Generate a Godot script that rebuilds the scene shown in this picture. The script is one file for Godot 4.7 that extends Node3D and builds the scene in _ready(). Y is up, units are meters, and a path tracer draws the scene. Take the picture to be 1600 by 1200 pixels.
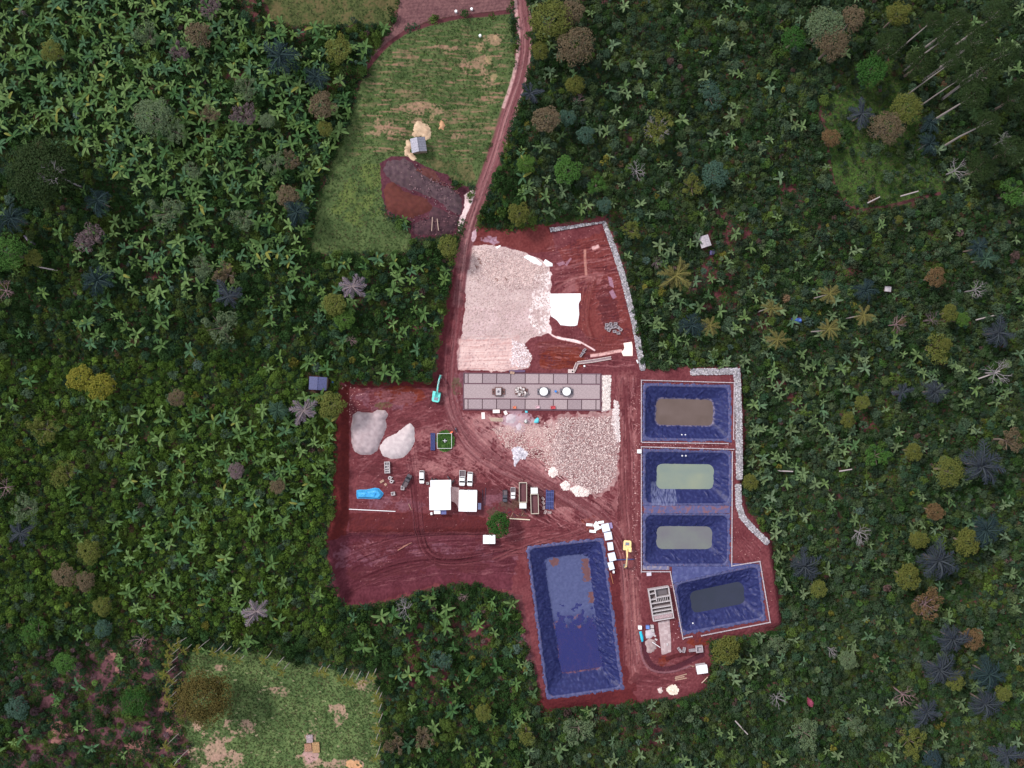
extends Node3D
# A red-earth building site with lined ponds in a plantation, seen from a drone straight above.
# Plan coordinates: one plan unit is 0.22 m; plan (800, 600) is the world origin, +x right, +z down the plan.
const S := 0.22
const H := 268.0
const TW := 2048
const TH := 1536
const TX0 := -100.0
const TY0 := -75.0
const K := 2048.0 / 1800.0
var img := PackedByteArray()      # ground colour, RGB
var hgt := PackedByteArray()      # ground relief
var reg := PackedByteArray()      # which surface each spot belongs to
var nA := PackedByteArray()       # coarse noise
var nB := PackedByteArray()       # fine noise
var nC := PackedByteArray()       # middle noise
var rng := RandomNumberGenerator.new()
var hn := FastNoiseLite.new()
var ln := FastNoiseLite.new()
var mats := {}
var counts := {}
var site_poly: PackedVector2Array
var terrace_poly: PackedVector2Array
var ponds := []
var heaps := []

# ---------------------------------------------------------------- mesh building
class MB:
	var v := PackedVector3Array()
	var n := PackedVector3Array()
	var c := PackedColorArray()
	var col := Color(1, 1, 1)
	func tri(a: Vector3, b: Vector3, d: Vector3, hint: Vector3) -> void:
		var nn := (d - a).cross(b - a)
		if nn.length_squared() < 1e-14:
			return
		nn = nn.normalized()
		if nn.dot(hint) < 0.0:
			nn = -nn
			v.append(a); v.append(d); v.append(b)
		else:
			v.append(a); v.append(b); v.append(d)
		for i in 3:
			n.append(nn)
			c.append(col)
	func quad(a: Vector3, b: Vector3, d: Vector3, e: Vector3, hint: Vector3) -> void:
		tri(a, b, d, hint)
		tri(a, d, e, hint)
	func box(t: Transform3D, s: Vector3, bev := 0.0) -> void:
		var h := s * 0.5
		var b: float = min(bev, min(h.x, min(h.y, h.z)) * 0.45)
		for ax in 3:
			var u := Vector3.ZERO; u[ax] = 1.0
			var p := Vector3.ZERO; p[(ax + 1) % 3] = 1.0
			var q := Vector3.ZERO; q[(ax + 2) % 3] = 1.0
			var hp: float = h[(ax + 1) % 3]
			var hq: float = h[(ax + 2) % 3]
			for sg in [-1.0, 1.0]:
				var o: Vector3 = u * (h[ax] * sg)
				var k := [o + p * (hp - b) + q * (hq - b), o - p * (hp - b) + q * (hq - b), o - p * (hp - b) - q * (hq - b), o + p * (hp - b) - q * (hq - b)]
				quad(t * k[0], t * k[1], t * k[2], t * k[3], t.basis * (u * sg))
			if b > 0.0:
				for s1 in [-1.0, 1.0]:
					for s2 in [-1.0, 1.0]:
						var e0: Vector3 = p * (hp * s1) + q * ((hq - b) * s2)
						var e1: Vector3 = p * ((hp - b) * s1) + q * (hq * s2)
						var w: Vector3 = u * (h[ax] - b)
						quad(t * (e0 + w), t * (e1 + w), t * (e1 - w), t * (e0 - w), t.basis * (p * s1 + q * s2))
		if b > 0.0:
			for sx in [-1.0, 1.0]:
				for sy in [-1.0, 1.0]:
					for sz in [-1.0, 1.0]:
						tri(t * Vector3(h.x * sx, (h.y - b) * sy, (h.z - b) * sz), t * Vector3((h.x - b) * sx, h.y * sy, (h.z - b) * sz), t * Vector3((h.x - b) * sx, (h.y - b) * sy, h.z * sz), t.basis * Vector3(sx, sy, sz))
	func tube(pts: Array, rad: Array, seg := 6, cap := true) -> void:
		var rings := []
		for i in pts.size():
			var d: Vector3 = (pts[min(i + 1, pts.size() - 1)] - pts[max(i - 1, 0)]).normalized()
			var up := Vector3.UP if abs(d.y) < 0.9 else Vector3.RIGHT
			var a := d.cross(up).normalized()
			var b := a.cross(d).normalized()
			var ring := []
			for k in seg:
				var an := TAU * k / seg
				ring.append([pts[i] + (a * cos(an) + b * sin(an)) * rad[i], a * cos(an) + b * sin(an)])
			rings.append(ring)
		for i in pts.size() - 1:
			for k in seg:
				var k2 := (k + 1) % seg
				_smooth(rings[i][k], rings[i][k2], rings[i + 1][k2])
				_smooth(rings[i][k], rings[i + 1][k2], rings[i + 1][k])
		if cap:
			for e in [0, pts.size() - 1]:
				var ax: Vector3 = (pts[e] - pts[1 if e == 0 else e - 1])
				for k in seg:
					tri(pts[e], rings[e][k][0], rings[e][(k + 1) % seg][0], ax)
	func lathe(prof: Array, seg := 18, o := Vector3.ZERO) -> void:
		# prof: Vector2(radius, height) from the bottom to the top, turned about the y axis
		for i in prof.size() - 1:
			var p: Vector2 = prof[i]
			var q: Vector2 = prof[i + 1]
			for k in seg:
				var a := TAU * k / seg
				var b := TAU * (k + 1) / seg
				var h := Vector3(cos(a) * (q.y - p.y), p.x - q.x, sin(a) * (q.y - p.y))
				quad(o + Vector3(cos(a) * p.x, p.y, sin(a) * p.x), o + Vector3(cos(b) * p.x, p.y, sin(b) * p.x), o + Vector3(cos(b) * q.x, q.y, sin(b) * q.x), o + Vector3(cos(a) * q.x, q.y, sin(a) * q.x), h)
	func _smooth(p: Array, q: Array, r: Array) -> void:
		var nn: Vector3 = (r[0] - p[0]).cross(q[0] - p[0])
		var o := [p, q, r] if nn.dot(p[1] + q[1] + r[1]) >= 0.0 else [p, r, q]
		for x in o:
			v.append(x[0]); n.append(x[1]); c.append(col)
	func loft(secs: Array, cap := true) -> void:
		# secs: arrays of points of equal length, joined in order
		var mid := []
		for s in secs:
			var m := Vector3.ZERO
			for p in s:
				m += p
			mid.append(m / s.size())
		for i in secs.size() - 1:
			for k in secs[i].size():
				var k2: int = (k + 1) % secs[i].size()
				var o: Vector3 = (secs[i][k] + secs[i][k2] + secs[i + 1][k] + secs[i + 1][k2]) * 0.25 - (mid[i] + mid[i + 1]) * 0.5
				quad(secs[i][k], secs[i][k2], secs[i + 1][k2], secs[i + 1][k], o)
		if cap:
			for e in [0, secs.size() - 1]:
				var ax: Vector3 = mid[e] - mid[1 if e == 0 else e - 1]
				for k in secs[e].size():
					tri(mid[e], secs[e][k], secs[e][(k + 1) % secs[e].size()], ax)
	func prism(poly: Array, y0: float, y1: float, ins := 0.0) -> void:
		# a vertical prism over a plan outline (Vector2 = x, z), top pulled in by ins
		var m := Vector2.ZERO
		for p in poly:
			m += p
		m /= poly.size()
		for k in poly.size():
			var a: Vector2 = poly[k]
			var b: Vector2 = poly[(k + 1) % poly.size()]
			var a1 := a.move_toward(m, ins)
			var b1 := b.move_toward(m, ins)
			var o := (a + b) * 0.5 - m
			quad(Vector3(a.x, y0, a.y), Vector3(b.x, y0, b.y), Vector3(b1.x, y1, b1.y), Vector3(a1.x, y1, a1.y), Vector3(o.x, 0, o.y))
			tri(Vector3(m.x, y1, m.y), Vector3(a1.x, y1, a1.y), Vector3(b1.x, y1, b1.y), Vector3.UP)
			tri(Vector3(m.x, y0, m.y), Vector3(a.x, y0, a.y), Vector3(b.x, y0, b.y), Vector3.DOWN)
	func stone(p: Vector3, r: Vector3, rn: RandomNumberGenerator) -> void:
		# an uneven eight-cornered lump
		var k := []
		var tb := Basis(Vector3(rn.randf() - 0.5, rn.randf() - 0.5, rn.randf() - 0.5).normalized(), rn.randf() * 0.7) * Basis(Vector3.UP, rn.randf() * 3.0)
		for i in 8:
			var q := Vector3(1.0 if i & 1 else -1.0, 1.0 if i & 2 else -1.0, 1.0 if i & 4 else -1.0)
			q *= Vector3(rn.randf_range(0.55, 1.0), rn.randf_range(0.55, 1.0), rn.randf_range(0.55, 1.0)) * r
			k.append(p + tb * q)
		for f in [[0, 1, 3, 2], [4, 5, 7, 6], [0, 1, 5, 4], [2, 3, 7, 6], [0, 2, 6, 4], [1, 3, 7, 5]]:
			quad(k[f[0]], k[f[1]], k[f[2]], k[f[3]], (k[f[0]] + k[f[2]]) * 0.5 - p)
	func leaf(p: Vector3, d: Vector3, up: Vector3, l: float, w: float) -> void:
		# a pointed leaf folded a little along its rib
		var s := d.cross(up).normalized() * w * 0.5
		var m := p + d * l * 0.45
		var e := p + d * l - up * l * 0.12
		var lift := up * w * 0.18
		tri(p, m + s + lift, e, up)
		tri(p, e, m - s + lift, up)
	func mesh(m: Material = null) -> ArrayMesh:
		var am := ArrayMesh.new()
		if v.is_empty():
			return am
		var a := []
		a.resize(Mesh.ARRAY_MAX)
		a[Mesh.ARRAY_VERTEX] = v
		a[Mesh.ARRAY_NORMAL] = n
		a[Mesh.ARRAY_COLOR] = c
		am.add_surface_from_arrays(Mesh.PRIMITIVE_TRIANGLES, a)
		if m:
			am.surface_set_material(0, m)
		return am

# ---------------------------------------------------------------- nodes
func numbered(called: String) -> String:
	var k: int = counts.get(called, 0)
	counts[called] = k + 1
	return called if k == 0 else "%s_%03d" % [called, k]
func tag(o: Node, label: String, category: String, group := "", kind := "") -> Node:
	if label: o.set_meta("label", label)
	if category: o.set_meta("category", category)
	if group: o.set_meta("group", group)
	if kind: o.set_meta("kind", kind)
	return o
func thing(called: String, label: String, category: String, at := Vector3.ZERO, turn := 0.0, group := "") -> Node3D:
	var o := Node3D.new()
	o.name = numbered(called)
	add_child(o)
	o.position = at
	o.rotation.y = turn
	tag(o, label, category, group)
	return o
func obj(called: String, m, mat: Material, parent: Node = null) -> MeshInstance3D:
	var o := MeshInstance3D.new()
	o.mesh = m.mesh() if m is MB else m
	o.material_override = mat
	if parent == null:
		o.name = numbered(called)
		add_child(o)
	else:
		o.name = called
		parent.add_child(o, true)
	return o
func part_box(called: String, parent: Node, at: Vector3, size: Vector3, mat: Material, turn := 0.0, bev := 0.03) -> MeshInstance3D:
	var m := MB.new()
	m.box(Transform3D(Basis(Vector3.UP, turn), at), size, bev)
	return obj(called, m, mat, parent)
func mat(key: String, c: Color, rough := 0.85, metal := 0.0, grain := 0.0) -> StandardMaterial3D:
	if mats.has(key):
		return mats[key]
	var m := StandardMaterial3D.new()
	m.albedo_color = c
	m.roughness = rough
	m.metallic = metal
	m.vertex_color_use_as_albedo = true
	if grain > 0.0:
		m.albedo_texture = grain_tex(grain)
		m.uv1_triplanar = true
		m.uv1_world_triplanar = true
		m.uv1_scale = Vector3.ONE * 0.21
	mats[key] = m
	return m
func grain_tex(g: float) -> Texture2D:
	var key := "tex%.2f" % g
	if not mats.has(key):
		var f := FastNoiseLite.new()
		f.seed = 5
		f.frequency = 0.02
		f.fractal_octaves = 6
		f.fractal_gain = 0.72
		var im := f.get_seamless_image(512, 512)
		im.convert(Image.FORMAT_RGB8)
		var d := im.get_data()
		for i in d.size():
			d[i] = int(255.0 * (1.0 - g * clampf(1.15 - d[i] / 190.0, 0.0, 1.0)))
		mats[key] = ImageTexture.create_from_image(Image.create_from_data(512, 512, false, Image.FORMAT_RGB8, d))
	return mats[key]

# ---------------------------------------------------------------- the plan and the lie of the land
func W(x: float, y: float, h := 0.0) -> Vector3:
	return Vector3((x - 800.0) * S, h, (y - 600.0) * S)
func seen(x: float, y: float, h: float) -> Vector3:
	# where a thing stands whose part at height h is surveyed from the air at plan (x, y)
	var k := S * (1.0 - h / H)
	return Vector3((x - 800.0) * k, 0.0, (y - 600.0) * k)
func P2(a: Array) -> PackedVector2Array:
	var o := PackedVector2Array()
	for i in range(0, a.size(), 2):
		o.append(Vector2(a[i], a[i + 1]))
	return o
func region(px: float, py: float) -> int:
	var tx := int((px - TX0) * K)
	var ty := int((py - TY0) * K)
	if tx < 0 or ty < 0 or tx >= TW or ty >= TH:
		return 0
	return reg[ty * TW + tx]
func pdist(p: Vector2, poly: PackedVector2Array) -> float:
	# distance to an outline, negative inside
	var best := 1e18
	var inside := false
	var c := poly.size()
	var j := c - 1
	for i in c:
		var a := poly[i]
		var b := poly[j]
		var ab := b - a
		var t := clampf((p - a).dot(ab) / ab.length_squared(), 0.0, 1.0)
		best = min(best, (a + ab * t).distance_squared_to(p))
		if (a.y > p.y) != (b.y > p.y) and p.x < (b.x - a.x) * (p.y - a.y) / (b.y - a.y) + a.x:
			inside = not inside
		j = i
	return -sqrt(best) if inside else sqrt(best)
func land(px: float, py: float) -> float:
	# ground height in metres at plan (px, py)
	var nat := hn.get_noise_2d(px * 0.5, py * 0.5) * 2.2 + hn.get_noise_2d(px * 3.0 + 900.0, py * 3.0) * 0.5
	nat += 3.0 * smoothstep(760.0, 600.0, px) - 2.2 * smoothstep(900.0, 1180.0, px)
	nat += 1.4 * smoothstep(420.0, 330.0, py)
	var h := nat
	if px > 470.0 and px < 1270.0 and py > 310.0 and py < 1150.0:
		var p := Vector2(px, py)
		var d := pdist(p, site_poly)
		if d < 26.0:
			h = lerpf(0.0, nat, smoothstep(0.0, 14.0, d))
			h += ln.get_noise_2d(px * 2.0, py * 2.0) * 0.13
			if px < 850.0 and py > 780.0:
				var d2 := pdist(p, terrace_poly)
				if d2 < 24.0:
					h = lerpf(-2.3, h, smoothstep(0.0, 19.0, d2))
		for q in ponds:
			var bb: Rect2 = q.box
			if bb.has_point(p):
				var dp := -pdist(p, q.rim) * S
				if dp > -2.0:
					h = lerpf(h, 0.0, smoothstep(-2.0, -1.0, dp))
				if dp > -0.45:
					h = -0.8 - minf(maxf(dp, 0.0) * 1.0, q.depth + 1.2)
	elif region(px, py) in [2, 3, 4]:
		h = nat
	return h

# ---------------------------------------------------------------- painting the ground's matter
func jag(poly: PackedVector2Array, amp: float, step := 5.0) -> PackedVector2Array:
	var o := PackedVector2Array()
	for i in poly.size():
		var a := poly[i]
		var b := poly[(i + 1) % poly.size()]
		var nrm := (b - a).orthogonal().normalized()
		var k := int(max(1.0, a.distance_to(b) / step))
		for j in k:
			var p := a.lerp(b, float(j) / k)
			o.append(p + nrm * ((ln.get_noise_2d(p.x * 3.0 + 50.0, p.y * 3.0) + rng.randf_range(-0.35, 0.35)) * amp))
	return o
func chaikin(pts: PackedVector2Array, times := 2) -> PackedVector2Array:
	for t in times:
		var o := PackedVector2Array([pts[0]])
		for i in pts.size() - 1:
			o.append(pts[i].lerp(pts[i + 1], 0.25))
			o.append(pts[i].lerp(pts[i + 1], 0.75))
		o.append(pts[pts.size() - 1])
		pts = o
	return pts
func fill(poly: PackedVector2Array, c0: Color, c1: Color, a := 1.0, rg := -1, amp := 2.5, cut := 0.0, fine := 0.5) -> void:
	# lays matter over an outline: two tones mixed by noise; cut > 0 leaves holes where the coarse noise is low
	var p := jag(poly, amp) if amp > 0.0 else poly
	var y0 := 1e9
	var y1 := -1e9
	for q in p:
		y0 = min(y0, q.y)
		y1 = max(y1, q.y)
	var t0: int = max(0, int((y0 - TY0) * K))
	var t1: int = min(TH - 1, int((y1 - TY0) * K) + 1)
	var cnt := p.size()
	for ty in range(t0, t1):
		var y := (ty + 0.5) / K + TY0
		var xs := PackedFloat32Array()
		var j := cnt - 1
		for i in cnt:
			var A := p[i]
			var B := p[j]
			if (A.y > y) != (B.y > y):
				xs.append((B.x - A.x) * (y - A.y) / (B.y - A.y) + A.x)
			j = i
		xs.sort()
		for s in range(0, xs.size() - 1, 2):
			var a0: int = max(0, int((xs[s] - TX0) * K))
			var a1: int = min(TW - 1, int((xs[s + 1] - TX0) * K))
			for tx in range(a0, a1):
				var i := ty * TW + tx
				var na := nA[i] / 255.0
				var nb := nB[i] / 255.0
				if rg >= 0 and rg != 7:
					reg[i] = rg
				var al := a
				if cut > 0.0:
					al *= smoothstep(cut - 0.07, cut + 0.07, na * 0.65 + nb * 0.35)
					if al < 0.02:
						continue
				if rg == 7 and al > 0.4:
					reg[i] = 7
				var t := clampf((na * (1.0 - fine) + nb * fine - 0.5) * 1.9 + 0.5, 0.0, 1.0)
				var o := i * 3
				img[o] = int(lerpf(img[o], (c0.r8 + (c1.r8 - c0.r8) * t), al))
				img[o + 1] = int(lerpf(img[o + 1], (c0.g8 + (c1.g8 - c0.g8) * t), al))
				img[o + 2] = int(lerpf(img[o + 2], (c0.b8 + (c1.b8 - c0.b8) * t), al))
func stroke(pts: PackedVector2Array, w: float, c: Color, a := 1.0, rough := 0.5, rg := -1, dh := 0.0) -> void:
	var cr := c.r8
	var cg := c.g8
	var cb := c.b8
	for s in pts.size() - 1:
		var A := pts[s]
		var B := pts[s + 1]
		var ab := B - A
		var l2: float = max(ab.length_squared(), 1e-6)
		var x0: int = max(0, int((min(A.x, B.x) - w - TX0) * K))
		var x1: int = min(TW - 1, int((max(A.x, B.x) + w - TX0) * K) + 1)
		var y0: int = max(0, int((min(A.y, B.y) - w - TY0) * K))
		var y1: int = min(TH - 1, int((max(A.y, B.y) + w - TY0) * K) + 1)
		for ty in range(y0, y1):
			for tx in range(x0, x1):
				var p := Vector2((tx + 0.5) / K + TX0, (ty + 0.5) / K + TY0)
				var t := (p - A).dot(ab) / l2
				if t < 0.0 or t > 1.0:
					continue
				var d := (A + ab * t).distance_to(p)
				if d > w:
					continue
				var i := ty * TW + tx
				var f := 1.0 - smoothstep(w * 0.55, w, d)
				if rg >= 0 and f > 0.4:
					reg[i] = rg
				f *= a
				if rough > 0.0:
					f *= clampf(1.0 - rough + rough * 2.4 * (nC[i] * 0.5 + nB[i] * 0.5 - 70.0) / 128.0, 0.0, 1.0)
				if f < 0.01:
					continue
				var o := i * 3
				img[o] = int(lerpf(img[o], cr, f))
				img[o + 1] = int(lerpf(img[o + 1], cg, f))
				img[o + 2] = int(lerpf(img[o + 2], cb, f))
				if dh != 0.0:
					hgt[i] = int(clampf(hgt[i] + dh * f, 0.0, 255.0))
func ribbons(pts: PackedVector2Array, count: int, spread: float, wmin: float, wmax: float, c0: Color, c1: Color, a: float, dh := 0.0) -> void:
	# parallel wheel and blade marks along a path
	var p := chaikin(pts)
	for k in count:
		var off := rng.randf_range(-spread, spread)
		var i0 := int(rng.randf() * p.size() * 0.5)
		var i1 := int(min(p.size(), i0 + p.size() * rng.randf_range(0.35, 1.0)))
		var q := PackedVector2Array()
		for i in range(i0, i1):
			var d := (p[min(i + 1, p.size() - 1)] - p[max(i - 1, 0)]).normalized().orthogonal()
			q.append(p[i] + d * (off + sin(i * 0.35 + k) * 1.1))
		if q.size() > 1:
			stroke(q, rng.randf_range(wmin, wmax), c0.lerp(c1, rng.randf()), a * rng.randf_range(0.5, 1.0), 0.6, -1, dh * (1.0 if k % 2 else -0.7))
func blob(x: float, y: float, rx: float, ry: float, turn := 0.0, pts := 18, amp := 0.18) -> PackedVector2Array:
	var o := PackedVector2Array()
	for k in pts:
		var an := TAU * k / pts
		var r := 1.0 + rng.randf_range(-amp, amp)
		o.append(Vector2(x, y) + Vector2(cos(an) * rx * r, sin(an) * ry * r).rotated(turn))
	return o
func specks(poly: PackedVector2Array, count: int, c: Color, rmin: float, rmax: float, a := 1.0) -> void:
	var bb := Rect2(poly[0], Vector2.ZERO)
	for q in poly:
		bb = bb.expand(q)
	for k in count:
		var p := bb.position + Vector2(rng.randf(), rng.randf()) * bb.size
		if Geometry2D.is_point_in_polygon(p, poly):
			var r := rng.randf_range(rmin, rmax)
			stroke(PackedVector2Array([p, p + Vector2(r, 0).rotated(rng.randf() * TAU)]), r, c, a, 0.0)

func scrape(poly: PackedVector2Array, ang: float, c: Color, a: float, thr := 0.1, along := 0.018, across := 0.30, dh := 0.0) -> void:
	# long thin smears of matter dragged in one direction
	var fn := FastNoiseLite.new()
	fn.seed = int(poly[0].x + poly[0].y)
	fn.frequency = 1.0
	fn.fractal_octaves = 3
	var y0 := 1e9
	var y1 := -1e9
	for q in poly:
		y0 = min(y0, q.y)
		y1 = max(y1, q.y)
	var ca := cos(ang)
	var sa := sin(ang)
	for ty in range(max(0, int((y0 - TY0) * K)), min(TH - 1, int((y1 - TY0) * K) + 1)):
		var y := (ty + 0.5) / K + TY0
		var xs := PackedFloat32Array()
		var j := poly.size() - 1
		for i in poly.size():
			if (poly[i].y > y) != (poly[j].y > y):
				xs.append((poly[j].x - poly[i].x) * (y - poly[i].y) / (poly[j].y - poly[i].y) + poly[i].x)
			j = i
		xs.sort()
		for s in range(0, xs.size() - 1, 2):
			for tx in range(max(0, int((xs[s] - TX0) * K)), min(TW - 1, int((xs[s + 1] - TX0) * K))):
				var x := (tx + 0.5) / K + TX0
				var i := ty * TW + tx
				var wob := (nA[i] - 128) * 0.022
				var u := x * ca + y * sa
				var v := -x * sa + y * ca + wob
				var f := a * smoothstep(thr, thr + 0.3, fn.get_noise_2d(u * along, v * across)) * clampf(nC[i] / 110.0 - 0.3, 0.0, 1.0)
				f *= smoothstep(0.0, 9.0, minf(x - xs[s], xs[s + 1] - x)) * smoothstep(0.0, 7.0, minf(y - y0, y1 - y))
				if f < 0.02:
					continue
				var o := i * 3
				img[o] = int(lerpf(img[o], c.r8, f))
				img[o + 1] = int(lerpf(img[o + 1], c.g8, f))
				img[o + 2] = int(lerpf(img[o + 2], c.b8, f))
				if dh != 0.0:
					hgt[i] = int(clampf(hgt[i] + dh * f, 0.0, 255.0))

# ---------------------------------------------------------------- the scene
func _ready() -> void:
	rng.seed = 71
	var cam := Camera3D.new()
	cam.name = "camera"
	cam.position = Vector3(0, H, 0)
	cam.rotation_degrees = Vector3(-90, 0, 0)
	cam.fov = rad_to_deg(2.0 * atan(600.0 * S / H))
	cam.near = 1.0
	cam.far = 6000.0
	add_child(cam)
	cam.current = true
	var env := Environment.new()
	env.background_mode = Environment.BG_SKY
	var sky := Sky.new()
	var sm := ProceduralSkyMaterial.new()
	sm.sky_top_color = Color(0.86, 0.87, 0.90)
	sm.sky_horizon_color = Color(0.74, 0.76, 0.80)
	sm.sky_curve = 0.25
	sm.ground_bottom_color = Color(0.12, 0.13, 0.10)
	sm.ground_horizon_color = Color(0.5, 0.52, 0.52)
	sm.energy_multiplier = 0.56
	sky.sky_material = sm
	env.sky = sky
	env.tonemap_mode = Environment.TONE_MAPPER_LINEAR
	env.tonemap_exposure = 2.25
	env.sdfgi_enabled = true
	env.ssao_enabled = true
	env.ssil_enabled = true
	var we := WorldEnvironment.new()
	we.name = "world_environment"
	we.environment = env
	add_child(we)
	var sun := DirectionalLight3D.new()
	sun.name = "sun"
	sun.light_energy = 0.5
	sun.light_angular_distance = 11.0
	sun.light_color = Color(1.0, 0.97, 0.95)
	sun.shadow_enabled = true
	sun.rotation_degrees = Vector3(-44, -125, 0)
	add_child(sun)

	hn.seed = 3; hn.frequency = 0.008; hn.fractal_octaves = 3
	ln.seed = 9; ln.frequency = 0.045; ln.fractal_octaves = 4
	site_poly = P2([738, 386, 862, 362, 944, 350, 972, 425, 1003, 578, 1075, 580, 1153, 580, 1153, 760, 1162, 805, 1198, 845, 1215, 972, 1100, 996, 1108, 1030, 1092, 1072, 1040, 1085, 985, 1085, 856, 1100, 842, 1055, 818, 955, 800, 905, 752, 903, 690, 906, 605, 926, 548, 930, 534, 900, 530, 840, 546, 800, 546, 606, 685, 606, 700, 530, 712, 450, 722, 400])
	terrace_poly = P2([545, 845, 690, 842, 770, 840, 800, 868, 808, 898, 752, 900, 690, 903, 605, 922, 550, 926, 540, 895])
	ponds = [
		{"rim": P2([1008, 602, 1139, 605, 1139, 687, 1007, 685]), "depth": 3.6, "key": "brown"},
		{"rim": P2([1008, 705, 1140, 707, 1140, 787, 1008, 787]), "depth": 3.6, "key": "green"},
		{"rim": P2([1008, 804, 1138, 805, 1137, 882, 1008, 882]), "depth": 3.6, "key": "grey"},
		{"rim": P2([1056, 913, 1184, 884, 1194, 966, 1067, 989]), "depth": 4.0, "key": "dark"},
		{"rim": P2([826, 857, 940, 844, 971, 1074, 857, 1090]), "depth": 4.6, "key": "large"},
	]
	for q in ponds:
		var bb := Rect2(q.rim[0], Vector2.ZERO)
		for p in q.rim:
			bb = bb.expand(p)
		q.box = bb.grow(12.0)
	var t0 := Time.get_ticks_msec()
	paint_ground()
	print("painted ", Time.get_ticks_msec() - t0)
	build_ground()
	print("ground ", Time.get_ticks_msec() - t0)
	build_site()
	print("site ", Time.get_ticks_msec() - t0)
	build_plants()
	print("plants ", Time.get_ticks_msec() - t0)

func srt(r: int, g: int, b: int) -> Color:
	# earth colours of this site lean to violet
	if g * 10 > r * 7:
		return Color8(r, g, b)
	return Color8(int(r * 0.97), int(g * 1.01), int(b * 1.0))
func rgb(r: int, g: int, b: int) -> Color:
	return Color8(r, g, b)

func paint_ground() -> void:
	var f := FastNoiseLite.new()
	f.seed = 21; f.frequency = 0.022; f.fractal_octaves = 5; f.fractal_gain = 0.6
	nA = f.get_image(TW, TH).get_data()
	f.seed = 22; f.frequency = 0.16; f.fractal_octaves = 3
	nB = f.get_image(TW, TH).get_data()
	f.seed = 23; f.frequency = 0.06; f.fractal_octaves = 3
	nC = f.get_image(TW, TH).get_data()
	# forest floor
	var w2 := TW / 2
	var h2 := TH / 2
	var small := PackedByteArray()
	small.resize(w2 * h2 * 3)
	for y in h2:
		for x in w2:
			var i := (y * 2) * TW + x * 2
			var a := nA[i] / 255.0
			var b := nB[i] / 255.0
			var t := smoothstep(0.42, 0.66, a * 0.6 + b * 0.4)
			var o := (y * w2 + x) * 3
			small[o] = int(lerpf(72, 92, t) + b * 16.0 - 8.0)
			small[o + 1] = int(lerpf(54, 60, t) + b * 14.0 - 8.0)
			small[o + 2] = int(lerpf(46, 56, t) + b * 12.0 - 6.0)
	var im := Image.create_from_data(w2, h2, false, Image.FORMAT_RGB8, small)
	im.resize(TW, TH, Image.INTERPOLATE_BILINEAR)
	img = im.get_data()
	hgt.resize(TW * TH)
	hgt.fill(110)
	reg.resize(TW * TH)
	reg.fill(0)

	# ---- fields
	var g0 := rgb(56, 74, 42)
	var g1 := rgb(90, 104, 64)
	var field := P2([800, 24, 730, 32, 690, 42, 640, 60, 610, 82, 585, 107, 570, 128, 560, 160, 548, 200, 520, 260, 500, 330, 488, 398, 560, 400, 640, 398, 645, 370, 605, 340, 597, 265, 625, 252, 680, 270, 728, 292, 745, 292, 770, 220, 795, 160, 806, 100])
	fill(field, g0, g1, 1.0, 3, 3.0)
	scrape(P2([580, 108, 640, 66, 720, 40, 796, 34, 800, 110, 766, 210, 740, 262, 660, 250, 540, 250, 556, 190]), 0.02, rgb(128, 100, 84), 0.6, 0.1, 0.02, 0.2)
	scrape(P2([580, 108, 640, 66, 720, 40, 796, 34, 800, 110, 766, 210, 740, 262, 660, 250, 540, 250, 556, 190]), 0.0, rgb(60, 84, 38), 0.6, 0.1, 0.03, 0.16)
	for k in 190:
		var y := rng.randf_range(70, 245)
		var x := rng.randf_range(565, 780)
		if Geometry2D.is_point_in_polygon(Vector2(x, y), field):
			var l := rng.randf_range(6, 34)
			stroke(P2([x, y, x + l, y + rng.randf_range(-1.5, 1.5)]), rng.randf_range(0.8, 2.4), rgb(142, 106, 92), rng.randf_range(0.25, 0.8), 0.8)
	for q in [[670, 175, 40, 10], [600, 200, 30, 9], [640, 195, 26, 7], [745, 105, 28, 16], [770, 65, 20, 10], [755, 130, 18, 9], [700, 80, 22, 4], [610, 215, 34, 5], [720, 215, 18, 6], [655, 168, 8, 3]]:
		fill(blob(q[0], q[1], q[2], q[3]), rgb(124, 92, 80), rgb(160, 128, 108), 0.75, -1, 2.0, 0.5)
	fill(P2([560, 260, 600, 262, 600, 340, 560, 360, 520, 330]), rgb(82, 98, 44), rgb(100, 110, 56), 0.5, -1, 6.0, 0.46)
	fill(P2([660, 252, 740, 258, 745, 290, 700, 280]), rgb(52, 66, 36), rgb(112, 96, 70), 0.8, -1, 5.0, 0.42)
	for q in [[750, 77, 5, 6], [764, 95, 6, 6], [775, 62, 4, 4], [772, 122, 6, 5], [697, 87, 3, 2], [660, 170, 5, 3], [676, 188, 4, 5]]:
		fill(blob(q[0], q[1], q[2], q[3]), rgb(150, 122, 96), rgb(176, 146, 116), 0.6, -1, 1.0)
	var plough := P2([622, -90, 804, -90, 801, 18, 730, 27, 680, 38, 640, 54, 612, 74, 590, 98, 572, 122, 578, 104, 602, 72, 618, 48, 626, 20])
	fill(plough, rgb(86, 58, 62), rgb(122, 88, 88), 1.0, 4, 2.0)
	for k in 80:
		var yy := -80.0 + k * 1.9
		var q := PackedVector2Array()
		for i in 12:
			var x := 600.0 + i * 18.0
			q.append(Vector2(x, yy - (x - 600.0) * 0.13 + sin(x * 0.02 + k) * 1.5 + 8.0))
		var inside := PackedVector2Array()
		for p in q:
			if Geometry2D.is_point_in_polygon(p, plough):
				inside.append(p)
		if inside.size() > 1:
			stroke(inside, 0.9, rgb(126, 92, 92), 0.22, 0.9, -1, 70.0 if k % 2 else -70.0)
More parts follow.
